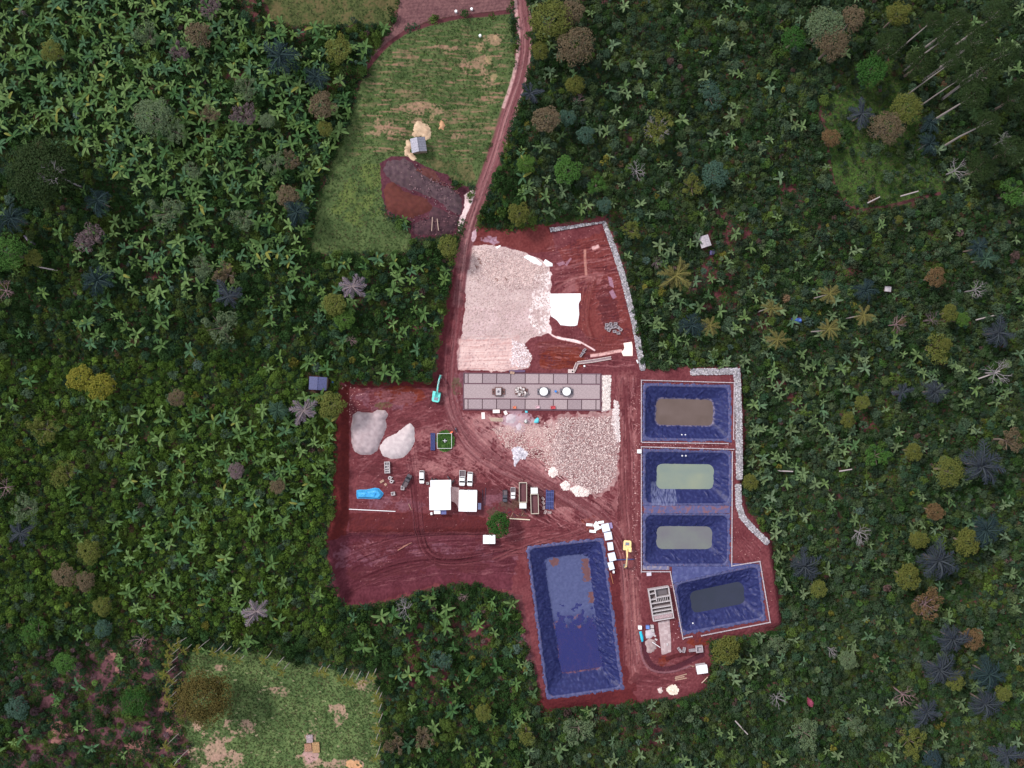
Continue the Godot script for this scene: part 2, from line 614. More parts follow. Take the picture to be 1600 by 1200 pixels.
	stroke(chaikin(P2([802, 22, 730, 30, 690, 40, 640, 57, 610, 78, 585, 103, 570, 128])), 4.0, rgb(84, 46, 52), 0.95, 0.3, 4, -50.0)
	var top_grass := P2([372, -90, 622, -90, 624, 20, 610, 52, 560, 48, 480, 52, 420, 42, 385, 20])
	fill(top_grass, rgb(58, 66, 38), rgb(92, 98, 58), 1.0, 3, 5.0)
	fill(top_grass, rgb(84, 66, 50), rgb(96, 80, 58), 0.6, -1, 5.0, 0.56)
	var low := P2([302, 1012, 420, 1014, 500, 1034, 592, 1046, 600, 1110, 592, 1280, 290, 1280, 304, 1160, 286, 1120, 292, 1060])
	fill(low, rgb(66, 86, 50), rgb(102, 118, 74), 1.0, 3, 3.0)
	for q in [[330, 1165, 30, 26], [360, 1185, 34, 18], [350, 1145, 24, 10], [380, 1130, 26, 14], [480, 1185, 26, 14], [540, 1190, 30, 14], [490, 1135, 12, 18], [440, 1075, 20, 8], [530, 1110, 16, 20], [575, 1065, 22, 10], [350, 1040, 10, 6], [310, 1130, 14, 8]]:
		fill(blob(q[0], q[1], q[2], q[3]), rgb(122, 98, 88), rgb(172, 140, 124), 0.9, -1, 4.0, 0.48)
	for k in 420:
		var x := rng.randf_range(300, 595)
		var y := rng.randf_range(1035, 1215)
		if hn.get_noise_2d(x * 6.0, y * 9.0) > 0.05:
			stroke(P2([x, y, x + rng.randf_range(1, 6), y + rng.randf_range(-0.6, 0.6)]), rng.randf_range(0.5, 0.9), rgb(176, 156, 132), 0.8, 0.3)
	fill(blob(555, 1190, 12, 8, 0.3), rgb(186, 140, 104), rgb(206, 162, 124), 1.0, -1, 0.8)
	fill(blob(490, 1172, 12, 14), rgb(150, 116, 114), rgb(176, 142, 140), 0.9, -1, 2.0, 0.4)
	# bare purple earth between the bushes, lower left
	fill(P2([150, 1010, 230, 985, 290, 1010, 296, 1100, 300, 1280, 60, 1280, 20, 1180, 60, 1100, 10, 1075, 90, 1050]), rgb(62, 40, 48), rgb(104, 70, 74), 1.0, 7, 6.0, 0.44)
	for q in [[200, 1040, 12, 10], [228, 1024, 7, 9], [283, 1135, 16, 12], [22, 1075, 8, 9], [262, 1095, 8, 14], [240, 1000, 20, 12], [180, 1020, 12, 8], [222, 1165, 20, 14], [100, 1140, 14, 20]]:
		fill(blob(q[0], q[1], q[2], q[3]), rgb(112, 76, 76), rgb(160, 116, 106), 0.9, 7, 3.0, 0.4)
	# clearing upper right with its path
	fill(P2([1290, 150, 1330, 100, 1400, 90, 1440, 150, 1440, 220, 1480, 280, 1470, 310, 1400, 325, 1330, 325, 1302, 290, 1295, 230]), rgb(48, 72, 32), rgb(72, 96, 42), 1.0, 3, 14.0)
	stroke(chaikin(P2([1276, 145, 1284, 185, 1292, 215, 1298, 250, 1306, 300, 1320, 322, 1345, 330, 1400, 320, 1440, 308, 1470, 302])), 3.6, rgb(84, 50, 54), 1.0, 0.35, 2)
	for q in [[P2([1320, 640, 1316, 690, 1318, 740, 1312, 800, 1310, 850, 1322, 880]), 3.5], [P2([1095, 320, 1140, 340, 1160, 372]), 9.0], [P2([820, -10, 900, 4, 1010, 8]), 5.0], [P2([970, 190, 985, 220, 975, 250]), 5.0]]:
		stroke(chaikin(q[0]), q[1], rgb(80, 50, 54), 0.9, 0.9, 7)
	for q in [[380, 120, 24, 14], [405, 25, 24, 18], [560, 120, 20, 10], [520, 140, 20, 16], [230, 400, 40, 30], [250, 430, 20, 14], [330, 390, 20, 14], [480, 60, 24, 10], [600, 505, 26, 18], [560, 470, 16, 10], [660, 520, 20, 12], [650, 440, 20, 14], [730, 985, 40, 30], [670, 1040, 40, 30], [660, 990, 30, 20], [600, 975, 20, 14], [690, 1080, 30, 20], [820, 1000, 10, 50], [1015, 1110, 30, 14], [1000, 1150, 40, 26], [930, 1110, 40, 16], [1120, 440, 40, 50], [1140, 360, 40, 26], [1190, 500, 24, 18], [1240, 300, 24, 18], [960, 360, 14, 30], [1320, 430, 40, 20], [1240, 620, 26, 34], [1360, 660, 30, 18]]:
		fill(blob(q[0], q[1], q[2], q[3]), rgb(66, 36, 42), rgb(106, 60, 62), 0.9, 7, 5.0, 0.42)

	# ---- the red-earth site
	var soil := P2([741, 354, 800, 360, 862, 350, 948, 338, 978, 420, 1006, 576, 1075, 574, 1160, 573, 1170, 680, 1163, 760, 1170, 800, 1207, 838, 1226, 975, 1214, 988, 1108, 1002, 1116, 1034, 1102, 1080, 1060, 1092, 985, 1096, 850, 1113, 838, 1062, 814, 965, 796, 928, 752, 913, 690, 915, 602, 938, 540, 944, 522, 912, 511, 842, 524, 802, 527, 640, 532, 594, 572, 598, 676, 596, 688, 530, 702, 450, 712, 400, 724, 366])
	var d0 := srt(90, 40, 46)
	var d1 := srt(122, 66, 70)
	var lt := srt(156, 108, 112)
	fill(soil, d0, d1, 1.0, 1, 2.5)
	# cut banks: raw dark red earth
	fill(P2([524, 600, 546, 604, 546, 806, 540, 840, 512, 842, 524, 802]), srt(76, 28, 30), srt(96, 36, 34), 0.9, -1, 1.5)
	fill(P2([535, 592, 680, 596, 686, 606, 546, 606]), srt(72, 26, 30), srt(94, 36, 38), 0.9, -1, 1.5)
	fill(P2([546, 802, 640, 800, 760, 808, 762, 832, 690, 832, 546, 832]), srt(74, 28, 32), srt(96, 38, 38), 0.75, -1, 2.0, 0.35)
	fill(P2([741, 354, 862, 350, 868, 392, 820, 396, 790, 384, 738, 386]), srt(92, 38, 38), srt(120, 60, 58), 0.8, -1, 2.0)
	fill(P2([676, 596, 688, 530, 702, 450, 712, 400, 720, 410, 712, 480, 704, 560, 700, 600]), srt(72, 28, 36), srt(100, 46, 50), 0.8, -1, 2.0)
	fill(P2([822, 1092, 985, 1076, 1000, 1096, 850, 1114]), srt(70, 24, 30), srt(92, 34, 36), 0.85, -1, 2.0)
	fill(P2([796, 926, 816, 930, 850, 1100, 838, 1062]), srt(84, 40, 46), srt(110, 66, 70), 0.8, -1, 2.0)
	fill(P2([945, 850, 965, 850, 996, 1080, 976, 1080]), srt(72, 26, 32), srt(94, 38, 40), 0.75, -1, 2.0)
	# rust patches
	for q in [[628, 618, 40, 14, 0.0], [880, 560, 40, 18, 0.0], [1092, 1003, 18, 7, 0.0], [1037, 1032, 10, 7, -0.6], [590, 860, 40, 18, 0.1], [930, 820, 22, 12, 0.1]]:
		fill(blob(q[0], q[1], q[2], q[3], q[4]), srt(104, 38, 26), srt(120, 50, 34), 0.75, -1, 2.0, 0.36)
	fill(P2([870, 390, 945, 360, 975, 450, 995, 540, 940, 560, 900, 500, 900, 430]), srt(104, 42, 40), srt(124, 60, 56), 0.7, -1, 5.0, 0.36)
	fill(P2([516, 842, 545, 835, 700, 838, 770, 842, 806, 880, 800, 922, 690, 914, 600, 936, 540, 942, 522, 910]), srt(72, 30, 40), srt(102, 50, 62), 0.8, -1, 6.0, 0.3)
	fill(P2([700, 650, 960, 660, 970, 800, 860, 800, 760, 740, 640, 740, 640, 690]), srt(124, 72, 76), srt(150, 100, 102), 0.7, -1, 14.0, 0.44, 0.3)
	fill(P2([966, 580, 996, 580, 1000, 1060, 984, 1070, 968, 900]), srt(116, 64, 66), srt(146, 92, 92), 0.6, -1, 5.0, 0.4, 0.3)
	# grey-violet wet crust, yard and terrace
	for q in [[600, 625, 50, 16], [585, 785, 30, 14], [640, 790, 24, 12], [660, 860, 60, 12], [740, 868, 40, 14], [560, 870, 40, 24], [720, 600, 14, 30], [800, 880, 14, 20], [780, 780, 26, 20]]:
		fill(blob(q[0], q[1], q[2], q[3]), srt(92, 56, 68), srt(128, 90, 104), 0.6, -1, 4.0, 0.5)
	# pale trodden stone dust around the foundation and the gravel pad
	fill(P2([722, 646, 940, 650, 960, 660, 970, 740, 900, 770, 850, 740, 800, 720, 760, 700, 730, 680]), srt(124, 72, 76), srt(176, 128, 130), 0.8, -1, 6.0, 0.40)
	fill(P2([760, 668, 880, 660, 900, 700, 880, 740, 820, 716]), srt(150, 102, 104), srt(190, 148, 146), 0.7, -1, 6.0, 0.46)
	var pad := P2([737, 384, 760, 383, 790, 386, 812, 392, 838, 402, 858, 414, 862, 440, 861, 480, 858, 520, 846, 525, 830, 528, 818, 540, 832, 556, 826, 576, 790, 580, 716, 578, 714, 556, 722, 520, 728, 470, 726, 440, 733, 400])
	fill(pad, srt(174, 150, 150), srt(200, 180, 178), 1.0, 5, 2.0)
	fill(P2([734, 388, 850, 410, 850, 440, 800, 450, 732, 424]), srt(176, 146, 144), srt(218, 196, 190), 0.6, -1, 8.0, 0.42)
	fill(P2([730, 480, 830, 480, 840, 520, 728, 524]), srt(168, 138, 142), srt(206, 184, 184), 0.7, -1, 6.0, 0.45)
	fill(P2([716, 530, 800, 530, 810, 578, 716, 578]), srt(200, 168, 166), srt(224, 198, 192), 0.8, -1, 7.0, 0.3)
	fill(P2([836, 432, 861, 424, 861, 520, 842, 522, 826, 500]), srt(214, 198, 198), srt(232, 222, 222), 0.85, -1, 6.0, 0.42)
	for k in 26:
		var y := 528.0 + k * 2.0
		stroke(P2([716, y, 745, y + rng.randf_range(-3, 3), 790, y - rng.randf_range(0, 4), 812, y - 4]), rng.randf_range(0.6, 1.6), srt(166, 122, 120), rng.randf_range(0.12, 0.45), 0.95)
	specks(pad, 900, srt(120, 88, 92), 0.5, 1.1, 0.6)
	specks(P2([735, 388, 850, 410, 850, 460, 735, 440]), 700, srt(120, 92, 90), 0.4, 1.0, 0.6)
	for q in [[748, 405], [751, 410], [784, 408], [746, 417], [777, 437], [792, 437]]:
		fill(blob(q[0], q[1], 4, 2, 0.7), srt(104, 70, 66), srt(130, 92, 84), 0.8, -1, 1.0)
	fill(P2([735, 650, 872, 654, 876, 740, 830, 726, 790, 706, 748, 690]), srt(138, 96, 98), srt(184, 146, 144), 0.8, -1, 9.0, 0.36)
	fill(P2([760, 650, 872, 654, 872, 710, 800, 700]), srt(158, 124, 126), srt(194, 166, 164), 0.7, -1, 9.0, 0.44)
	# stone field east of the yard
	fill(P2([872, 648, 945, 646, 968, 640, 970, 700, 965, 750, 940, 775, 915, 777, 890, 758, 862, 730, 858, 700, 868, 668]), srt(134, 96, 98), srt(180, 152, 150), 0.95, 5, 9.0)
	fill(P2([940, 586, 955, 586, 954, 640, 940, 644]), srt(168, 144, 148), srt(206, 192, 192), 0.95, 5, 1.5)
	# pale smears and dark wet drags over the whole yard
	var pk := srt(164, 116, 118)
	for q in [[P2([690, 640, 780, 660, 860, 720, 960, 780, 970, 830, 900, 840, 800, 800, 760, 750, 690, 720]), 0.55, 0.8, 0.02], [P2([560, 600, 700, 608, 700, 740, 640, 760, 560, 740]), -0.25, 0.42, 0.12], [P2([560, 640, 650, 700, 650, 800, 552, 796]), 0.1, 0.35, 0.12], [P2([640, 690, 760, 700, 760, 760, 660, 760]), 0.2, 0.55, 0.06], [P2([955, 585, 998, 585, 1000, 900, 960, 830]), 1.5, 0.65, 0.02], [P2([965, 880, 1006, 890, 1006, 1040, 985, 1070, 975, 960]), 1.42, 0.7, 0.0], [P2([700, 385, 726, 385, 722, 480, 712, 600, 694, 606, 700, 500]), 1.7, 0.4, 0.1], [P2([690, 600, 724, 590, 724, 660, 700, 660]), 1.3, 0.5, 0.05], [P2([850, 385, 960, 365, 990, 500, 940, 520, 910, 450, 864, 455]), -0.25, 0.6, 0.08], [P2([836, 530, 990, 520, 1000, 580, 940, 578, 840, 578]), 0.05, 0.5, 0.08], [P2([540, 840, 800, 840, 812, 900, 690, 902, 560, 925]), -0.15, 0.4, 0.08], [P2([770, 815, 960, 815, 960, 845, 830, 856, 780, 880]), -0.28, 0.6, 0.05], [P2([1000, 1020, 1090, 1035, 1085, 1075, 990, 1080]), 0.1, 0.4, 0.1], [P2([1000, 690, 1150, 690, 1150, 702, 1000, 702]), 0.0, 0.6, 0.0], [P2([1150, 830, 1195, 850, 1205, 960, 1150, 880]), 0.9, 0.35, 0.1]]:
		scrape(q[0], q[1], pk, q[2], q[3], 0.018, 0.22, 24.0)
		scrape(q[0], q[1] + 0.12, srt(66, 26, 32), q[2] * 0.95, 0.06, 0.02, 0.34, -40.0)
	for q in [[820, 700, 50, 26, 0.4], [900, 800, 46, 20, 0.5], [740, 715, 40, 16, 0.4], [770, 690, 40, 14, 0.5], [650, 690, 36, 18, 0.0], [690, 730, 30, 14, 0.0], [985, 700, 8, 60, 0.0], [990, 960, 9, 50, -0.05], [750, 660, 26, 14, 0.0], [910, 440, 36, 16, -0.4]]:
		fill(blob(q[0], q[1], q[2], q[3], q[4]), srt(132, 78, 82), srt(168, 118, 118), 0.55, -1, 7.0, 0.46, 0.3)
	for q in [[600, 735, 30, 12, 0.1], [690, 640, 22, 10, 0.4], [760, 765, 24, 10, 0.0], [870, 780, 26, 8, 0.4], [920, 860, 20, 8, -0.2], [640, 660, 18, 9, 0.2], [620, 890, 50, 12, -0.15], [720, 885, 50, 10, 0.05], [565, 900, 26, 14, 0.2], [975, 780, 7, 40, 0.1], [1010, 1062, 26, 9, 0.1], [950, 480, 16, 40, -0.2], [930, 555, 26, 8, 0.1], [700, 500, 5, 50, 0.1], [740, 610, 8, 14, 0.0], [660, 820, 60, 9, 0.0]]:
		fill(blob(q[0], q[1], q[2], q[3], q[4]), srt(70, 30, 36), srt(90, 42, 46), 0.65, -1, 6.0, 0.44, 0.4)
	# ground marks
	ribbons(P2([724, 370, 718, 430, 712, 500, 704, 560, 700, 620, 712, 660, 735, 700, 780, 730, 860, 760, 930, 800, 975, 850, 985, 940, 985, 1000, 985, 1040]), 46, 11.0, 0.7, 1.8, lt, d0, 0.5, 34.0)
	ribbons(P2([700, 600, 715, 650, 760, 700, 820, 740, 900, 790, 960, 830]), 22, 14.0, 0.7, 2.2, lt, d0, 0.45, 26.0)
	ribbons(P2([970, 590, 975, 640, 980, 700, 980, 760, 985, 830, 1000, 900]), 30, 10.0, 0.7, 2.0, srt(140, 86, 88), d0, 0.5, 22.0)
	ribbons(P2([985, 890, 988, 930, 990, 980, 995, 1020, 1010, 1050]), 26, 12.0, 0.8, 2.4, srt(164, 110, 108), d0, 0.5, 22.0)
	ribbons(P2([640, 700, 648, 760, 652, 800, 656, 840, 668, 870, 700, 880, 760, 870, 820, 860]), 34, 8.0, 0.6, 1.6, srt(134, 78, 82), srt(66, 24, 32), 0.6, 60.0)
	ribbons(P2([560, 740, 600, 700, 640, 680, 690, 650, 705, 620]), 18, 26.0, 0.7, 1.8, lt, d0, 0.35, 20.0)
	ribbons(P2([530, 905, 580, 880, 640, 862, 720, 858, 800, 862]), 44, 30.0, 0.6, 2.0, srt(122, 70, 76), srt(62, 22, 30), 0.5, 50.0)
	ribbons(P2([600, 880, 560, 845, 540, 850]), 14, 16.0, 0.6, 1.4, srt(122, 70, 76), srt(66, 24, 32), 0.45, 40.0)
	ribbons(P2([770, 880, 830, 850, 900, 835, 935, 812]), 22, 10.0, 0.7, 1.8, srt(150, 96, 98), srt(80, 30, 36), 0.5, 40.0)
	ribbons(P2([840, 840, 880, 850, 925, 845, 950, 830]), 10, 8.0, 0.7, 1.6, srt(150, 96, 98), srt(80, 30, 36), 0.5, 30.0)
	ribbons(P2([850, 690, 880, 670, 900, 650, 930, 648]), 8, 6.0, 0.8, 2.0, srt(110, 50, 56), srt(130, 66, 70), 0.6, -40.0)
	# scraped ground north of the foundation
	ribbons(P2([862, 430, 900, 425, 930, 415, 955, 420]), 18, 12.0, 0.7, 2.2, srt(150, 96, 98), srt(86, 34, 36), 0.6, 24.0)
	ribbons(P2([866, 460, 890, 440, 915, 432, 935, 440]), 16, 12.0, 0.7, 2.2, srt(166, 112, 112), srt(92, 38, 40), 0.6, 24.0)
	ribbons(P2([930, 430, 920, 460, 915, 500, 925, 530]), 20, 10.0, 0.7, 2.0, srt(140, 84, 80), srt(92, 36, 36), 0.55, 24.0)
	ribbons(P2([835, 545, 880, 538, 930, 548, 985, 530]), 20, 9.0, 0.7, 2.0, srt(150, 92, 88), srt(90, 36, 36), 0.5, 24.0)
	ribbons(P2([840, 540, 870, 545, 900, 540]), 10, 8.0, 0.7, 2.0, srt(160, 104, 100), srt(90, 36, 36), 0.5, 24.0)
	stroke(chaikin(P2([914, 390, 914, 405, 916, 430])), 2.6, srt(176, 120, 112), 0.9, 0.3)
	stroke(chaikin(P2([925, 388, 932, 386, 936, 384])), 3.4, srt(214, 176, 176), 0.9, 0.4)
	stroke(chaikin(P2([858, 500, 855, 515, 862, 524, 872, 528, 885, 530, 898, 531, 910, 536, 922, 543, 930, 548])), 1.6, srt(226, 200, 200), 1.0, 0.15)
	stroke(chaikin(P2([870, 527, 882, 530, 898, 533, 908, 536])), 2.8, srt(232, 208, 208), 0.95, 0.35)
	stroke(chaikin(P2([922, 556, 940, 554, 962, 549, 972, 548])), 3.2, srt(216, 176, 172), 0.9, 0.4)
	fill(P2([950, 432, 957, 434, 960, 450, 953, 446]), srt(140, 104, 124), srt(160, 124, 144), 0.9, -1, 1.0)
	fill(P2([952, 456, 958, 452, 964, 464, 958, 468]), srt(140, 104, 124), srt(160, 124, 144), 0.9, -1, 1.0)
	fill(P2([870, 412, 880, 408, 884, 412, 874, 416]), srt(140, 100, 116), srt(156, 118, 132), 0.9, -1, 1.0)
	fill(P2([882, 414, 892, 402, 894, 404, 886, 416]), srt(140, 100, 116), srt(156, 118, 132), 0.9, -1, 1.0)
	for q in [[764, 374, 14, 5], [772, 378, 8, 4]]:
		fill(blob(q[0], q[1], q[2], q[3]), srt(150, 120, 140), srt(176, 150, 170), 0.7, -1, 2.0, 0.5)
	# cement dust by the foundation
	for q in [[798, 656, 14, 10], [812, 668, 10, 9], [822, 654, 14, 8], [806, 640, 12, 10]]:
		fill(blob(q[0], q[1], q[2], q[3]), srt(152, 124, 136), srt(178, 156, 166), 0.75, -1, 3.0, 0.3)
	# grass on the yard's edge
	fill(blob(600, 634, 14, 6), srt(80, 72, 48), srt(100, 86, 58), 0.7, -1, 3.0, 0.46)
	fill(blob(714, 604, 7, 14), srt(74, 66, 50), srt(100, 84, 68), 0.8, -1, 3.0, 0.4)
	fill(P2([785, 784, 812, 780, 832, 806, 770, 812, 760, 800]), srt(62, 52, 40), srt(96, 76, 66), 0.7, -1, 4.0, 0.46)
	# scattered chips of stone
	var sp := P2([546, 610, 700, 610, 960, 640, 1000, 600, 1000, 1000, 1090, 1010, 1080, 1070, 990, 1080, 960, 840, 820, 850, 700, 830, 550, 920])
	specks(sp, 900, srt(206, 168, 164), 0.3, 0.75, 0.85)
	specks(P2([535, 600, 566, 606, 560, 660, 546, 660]), 90, srt(222, 186, 176), 0.3, 1.0, 0.95)
	specks(P2([862, 352, 944, 350, 1000, 570, 870, 580, 868, 520, 910, 500, 864, 420]), 260, srt(206, 166, 160), 0.3, 0.8, 0.8)
	specks(P2([990, 590, 1002, 590, 1002, 900, 985, 900]), 220, srt(214, 180, 176), 0.3, 0.9, 0.9)
	specks(P2([1147, 600, 1152, 600, 1152, 800, 1147, 800]), 60, srt(214, 180, 180), 0.3, 0.9, 0.9)
	specks(P2([1147, 820, 1190, 850, 1214, 970, 1200, 980, 1190, 880, 1147, 870]), 200, srt(206, 170, 160), 0.3, 0.7, 0.9)
	specks(P2([1048, 900, 1056, 905, 1068, 1000, 1052, 1010]), 90, srt(214, 186, 186), 0.4, 1.2, 0.9)
	specks(P2([1000, 600, 1150, 592, 1150, 600, 1000, 604]), 50, srt(214, 180, 180), 0.3, 0.9, 0.9)
	specks(P2([1000, 690, 1150, 690, 1150, 702, 1000, 702]), 90, srt(220, 190, 190), 0.3, 1.0, 0.9)
	# spoil by the road
	fill(P2([597, 262, 610, 252, 640, 250, 668, 266, 700, 276, 712, 292, 735, 292, 733, 330, 720, 356, 712, 372, 645, 376, 640, 350, 608, 340, 600, 310]), srt(70, 34, 44), srt(98, 56, 66), 1.0, 6, 3.0)
	# ---- the dirt road
	var road := chaikin(P2([812, -90, 811, 10, 822, 68, 815, 118, 793, 180, 775, 240, 756, 292, 740, 335, 728, 378, 722, 420]))
	stroke(road, 14.5, srt(116, 70, 74), 1.0, 0.15, 2)
	ribbons(P2([812, -90, 811, 10, 822, 68, 815, 118, 793, 180, 775, 240, 756, 292, 740, 335, 728, 378, 722, 420, 714, 480]), 36, 9.0, 0.8, 2.2, srt(168, 126, 126), srt(92, 48, 54), 0.5, 30.0)
	stroke(chaikin(P2([806, -90, 804, 10, 812, 60, 806, 112, 786, 172])), 3.4, srt(196, 160, 160), 0.8, 0.5)
	stroke(chaikin(P2([826, 0, 832, 60, 824, 120, 806, 180, 790, 236])), 2.2, srt(176, 136, 138), 0.8, 0.6)
	fill(P2([740, 296, 744, 300, 738, 318, 730, 336, 722, 362, 716, 366, 718, 346, 726, 326, 726, 306]), srt(204, 176, 178), srt(228, 208, 208), 1.0, -1, 1.5)
	fill(P2([738, 364, 745, 358, 744, 374, 740, 379, 737, 376]), srt(170, 140, 150), srt(200, 172, 180), 1.0, -1, 1.0)
	# a strip beside the west bank of the big pond, and low trench south of the tanks
	fill(P2([800, 930, 814, 965, 836, 1050, 830, 1060, 806, 1000]), srt(84, 48, 56), srt(134, 96, 106), 0.7, -1, 4.0, 0.44)
	stroke(chaikin(P2([1006, 1000, 1010, 1030, 1024, 1045, 1050, 1046, 1075, 1034, 1100, 1022])), 5.0, srt(72, 34, 44), 0.9, 0.3, -1, -70.0)
	stroke(chaikin(P2([1000, 1004, 1004, 1034, 1020, 1050, 1050, 1051, 1080, 1040])), 2.2, srt(126, 84, 92), 0.9, 0.4, -1, 50.0)
	stroke(chaikin(P2([1040, 1030, 1062, 1022, 1092, 1020])), 4.0, srt(78, 32, 36), 0.9, 0.3, -1, 50.0)

func ground_mat() -> StandardMaterial3D:
	var im := Image.create_from_data(TW, TH, false, Image.FORMAT_RGB8, img)
	var hm := Image.create_from_data(TW, TH, false, Image.FORMAT_L8, hgt)
	# fine grain of the earth on top of the marks
	var m := StandardMaterial3D.new()
	m.albedo_texture = ImageTexture.create_from_image(im)
	m.roughness = 0.82
	m.metallic_specular = 0.2
	m.heightmap_enabled = true
	m.heightmap_texture = ImageTexture.create_from_image(hm)
	m.heightmap_scale = 105.0
	m.texture_repeat = true
	return m

func build_ground() -> void:
	# roughen the relief map everywhere with two sizes of noise
	for i in hgt.size():
		hgt[i] = clampi(hgt[i] + ((nB[i] - 128) >> 2) + ((nC[i] - 128) >> 3), 0, 255)
	var gx := PackedFloat32Array()
	var gy := PackedFloat32Array()
	var x := -110.0
	while x < 1710.0:
		gx.append(x)
		x += 2.4 if x > 500.0 and x < 1236.0 else 4.0
	var y := -85.0
	while y < 1285.0:
		gy.append(y)
		y += 2.4 if y > 335.0 and y < 1120.0 else 4.0
	var nx := gx.size()
	var ny := gy.size()
	var pos := PackedVector3Array()
	pos.resize(nx * ny)
	for j in ny:
		for i in nx:
			pos[j * nx + i] = W(gx[i], gy[j], land(gx[i], gy[j]))
	var nrm := PackedVector3Array()
	nrm.resize(nx * ny)
	for j in ny:
		for i in nx:
			var l := pos[j * nx + max(i - 1, 0)]
			var r := pos[j * nx + min(i + 1, nx - 1)]
			var u := pos[max(j - 1, 0) * nx + i]
			var d := pos[min(j + 1, ny - 1) * nx + i]
			nrm[j * nx + i] = (d - u).cross(r - l).normalized()
	var idx := []
	for k in 7:
		idx.append(PackedInt32Array())
	for j in ny - 1:
		for i in nx - 1:
			var k := region((gx[i] + gx[i + 1]) * 0.5, (gy[j] + gy[j + 1]) * 0.5) % 7
			var a := j * nx + i
			idx[k].append_array(PackedInt32Array([a, a + 1, a + nx + 1, a, a + nx + 1, a + nx]))
	var gm := ground_mat()
	var names := ["ground", "dirt_yard", "dirt_road", "grass_field", "ploughed_field", "gravel_pad", "spoil_ground"]
	var labels := ["dark earth floor under the plantation and bushes", "bare red earth yard of the building site", "narrow red dirt road curving down to the site and the footpath by the clearing", "rough grass of the open fields and clearing", "ploughed purple brown field at the top of the picture", "pale crushed stone spread on the red earth", "dark red spoil ground beside the dirt road"]
	for k in 7:
		var map := PackedInt32Array()
		map.resize(nx * ny)
		map.fill(-1)
		var v := PackedVector3Array()
		var n := PackedVector3Array()
		var uv := PackedVector2Array()
		var ix: PackedInt32Array = idx[k]
		for t in ix.size():
			var s := ix[t]
			if map[s] < 0:
				map[s] = v.size()
				v.append(pos[s])
				n.append(nrm[s])
				uv.append(Vector2((pos[s].x / S + 800.0 - TX0) / 1800.0, (pos[s].z / S + 600.0 - TY0) / 1350.0))
			ix[t] = map[s]
		var arr := []
		arr.resize(Mesh.ARRAY_MAX)
		arr[Mesh.ARRAY_VERTEX] = v
		arr[Mesh.ARRAY_NORMAL] = n
		arr[Mesh.ARRAY_TEX_UV] = uv
		arr[Mesh.ARRAY_INDEX] = ix
		var am := ArrayMesh.new()
		am.add_surface_from_arrays(Mesh.PRIMITIVE_TRIANGLES, arr)
		tag(obj(names[k], am, gm), labels[k], "", "", "structure")
	# the land beyond, out to the horizon, as a frame round the surveyed sheet
	var far := MB.new()
	var a0 := W(gx[0], gy[0])
	var a1 := W(gx[nx - 1], gy[ny - 1])
	var e := 3000.0
	for q in [[-e, -e, e, a0.z], [-e, a1.z, e, e], [-e, a0.z, a0.x, a1.z], [a1.x, a0.z, e, a1.z]]:
		far.quad(Vector3(q[0], -1.5, q[1]), Vector3(q[2], -1.5, q[1]), Vector3(q[2], -1.5, q[3]), Vector3(q[0], -1.5, q[3]), Vector3.UP)
	tag(obj("terrain", far, mat("far_land", rgb(46, 60, 36), 0.95, 0.0, 0.5)), "dark green land stretching beyond the plantation", "", "", "structure")

# ---------------------------------------------------------------- plants
func leafmat(key: String, c: Color, rough := 0.66, glow := 0.2) -> StandardMaterial3D:
	if mats.has(key):
		return mats[key]
	var m := StandardMaterial3D.new()
	m.albedo_color = c
	m.roughness = rough
	m.metallic_specular = 0.2
	m.vertex_color_use_as_albedo = true
	m.cull_mode = BaseMaterial3D.CULL_DISABLED
	m.backlight_enabled = glow > 0.0
	m.backlight = Color(glow, glow, glow)
	mats[key] = m
	return m
func tint(v: float) -> Color:
	# leaf-to-leaf difference in tone and hue
	var k := 1.0 + rng.randf_range(-v, v)
	return Color(k * (1.0 + rng.randf_range(-v, v) * 0.5), k, k * (1.0 + rng.randf_range(-v, v) * 0.5))
func banana_leaf(l: float, w: float, lift: float, droop: float) -> MB:
	# grows from the origin along +x
	var m := MB.new()
	var prev := []
	var seg := 6
	for i in seg + 1:
		var t := float(i) / seg
		var an := lift - droop * t * t
		var p := Vector3.ZERO
		if i > 0:
			p = prev[0] + Vector3(cos(an), sin(an), 0) * (l / seg)
		var ww := w * 0.5 * (0.12 if i == 0 else pow(sin(PI * (0.10 + t * 0.87)), 0.55))
		if i == seg: ww = w * 0.08
		var e := ww * 0.28
		var cur := [p, p + Vector3(0, e, -ww), p + Vector3(0, e, ww)]
		if i > 0:
			m.col = Color(1, 1, 1) * rng.randf_range(0.86, 1.08)
			m.quad(prev[0], prev[1], cur[1], cur[0], Vector3(0, 1, 0))
			m.quad(prev[0], cur[0], cur[2], prev[2], Vector3(0, 1, 0))
		prev = cur
	return m
func frond(l: float, w: float, lift: float, droop: float, pairs: int, width := 0.16) -> MB:
	# a feathered palm frond along +x
	var m := MB.new()
	var pts := []
	var rad := []
	var p := Vector3.ZERO
	var seg := pairs
	for i in seg + 1:
		var t := float(i) / seg
		pts.append(p)
		rad.append(lerpf(0.07, 0.015, t))
		var an := lift - droop * t
		p += Vector3(cos(an), sin(an), 0) * (l / seg)
	m.col = Color(1.05, 1.0, 0.85)
	m.tube(pts, rad, 3, false)
	for i in range(1, seg + 1):
		var t := float(i) / seg
		var ll := w * pow(sin(PI * (0.12 + t * 0.84)), 0.6)
		for s in [-1.0, 1.0]:
			m.col = tint(0.34)
			if rng.randf() < 0.1: continue
			var d := Vector3(rng.randf_range(0.5, 0.95), -0.3 + rng.randf_range(-0.3, 0.2), s * 0.8).normalized()
			m.leaf(pts[i], d, Vector3(rng.randf_range(-0.4, 0.4), 1, rng.randf_range(-0.5, 0.5)).normalized(), ll * rng.randf_range(0.75, 1.2), l * width / 1.6)
	return m
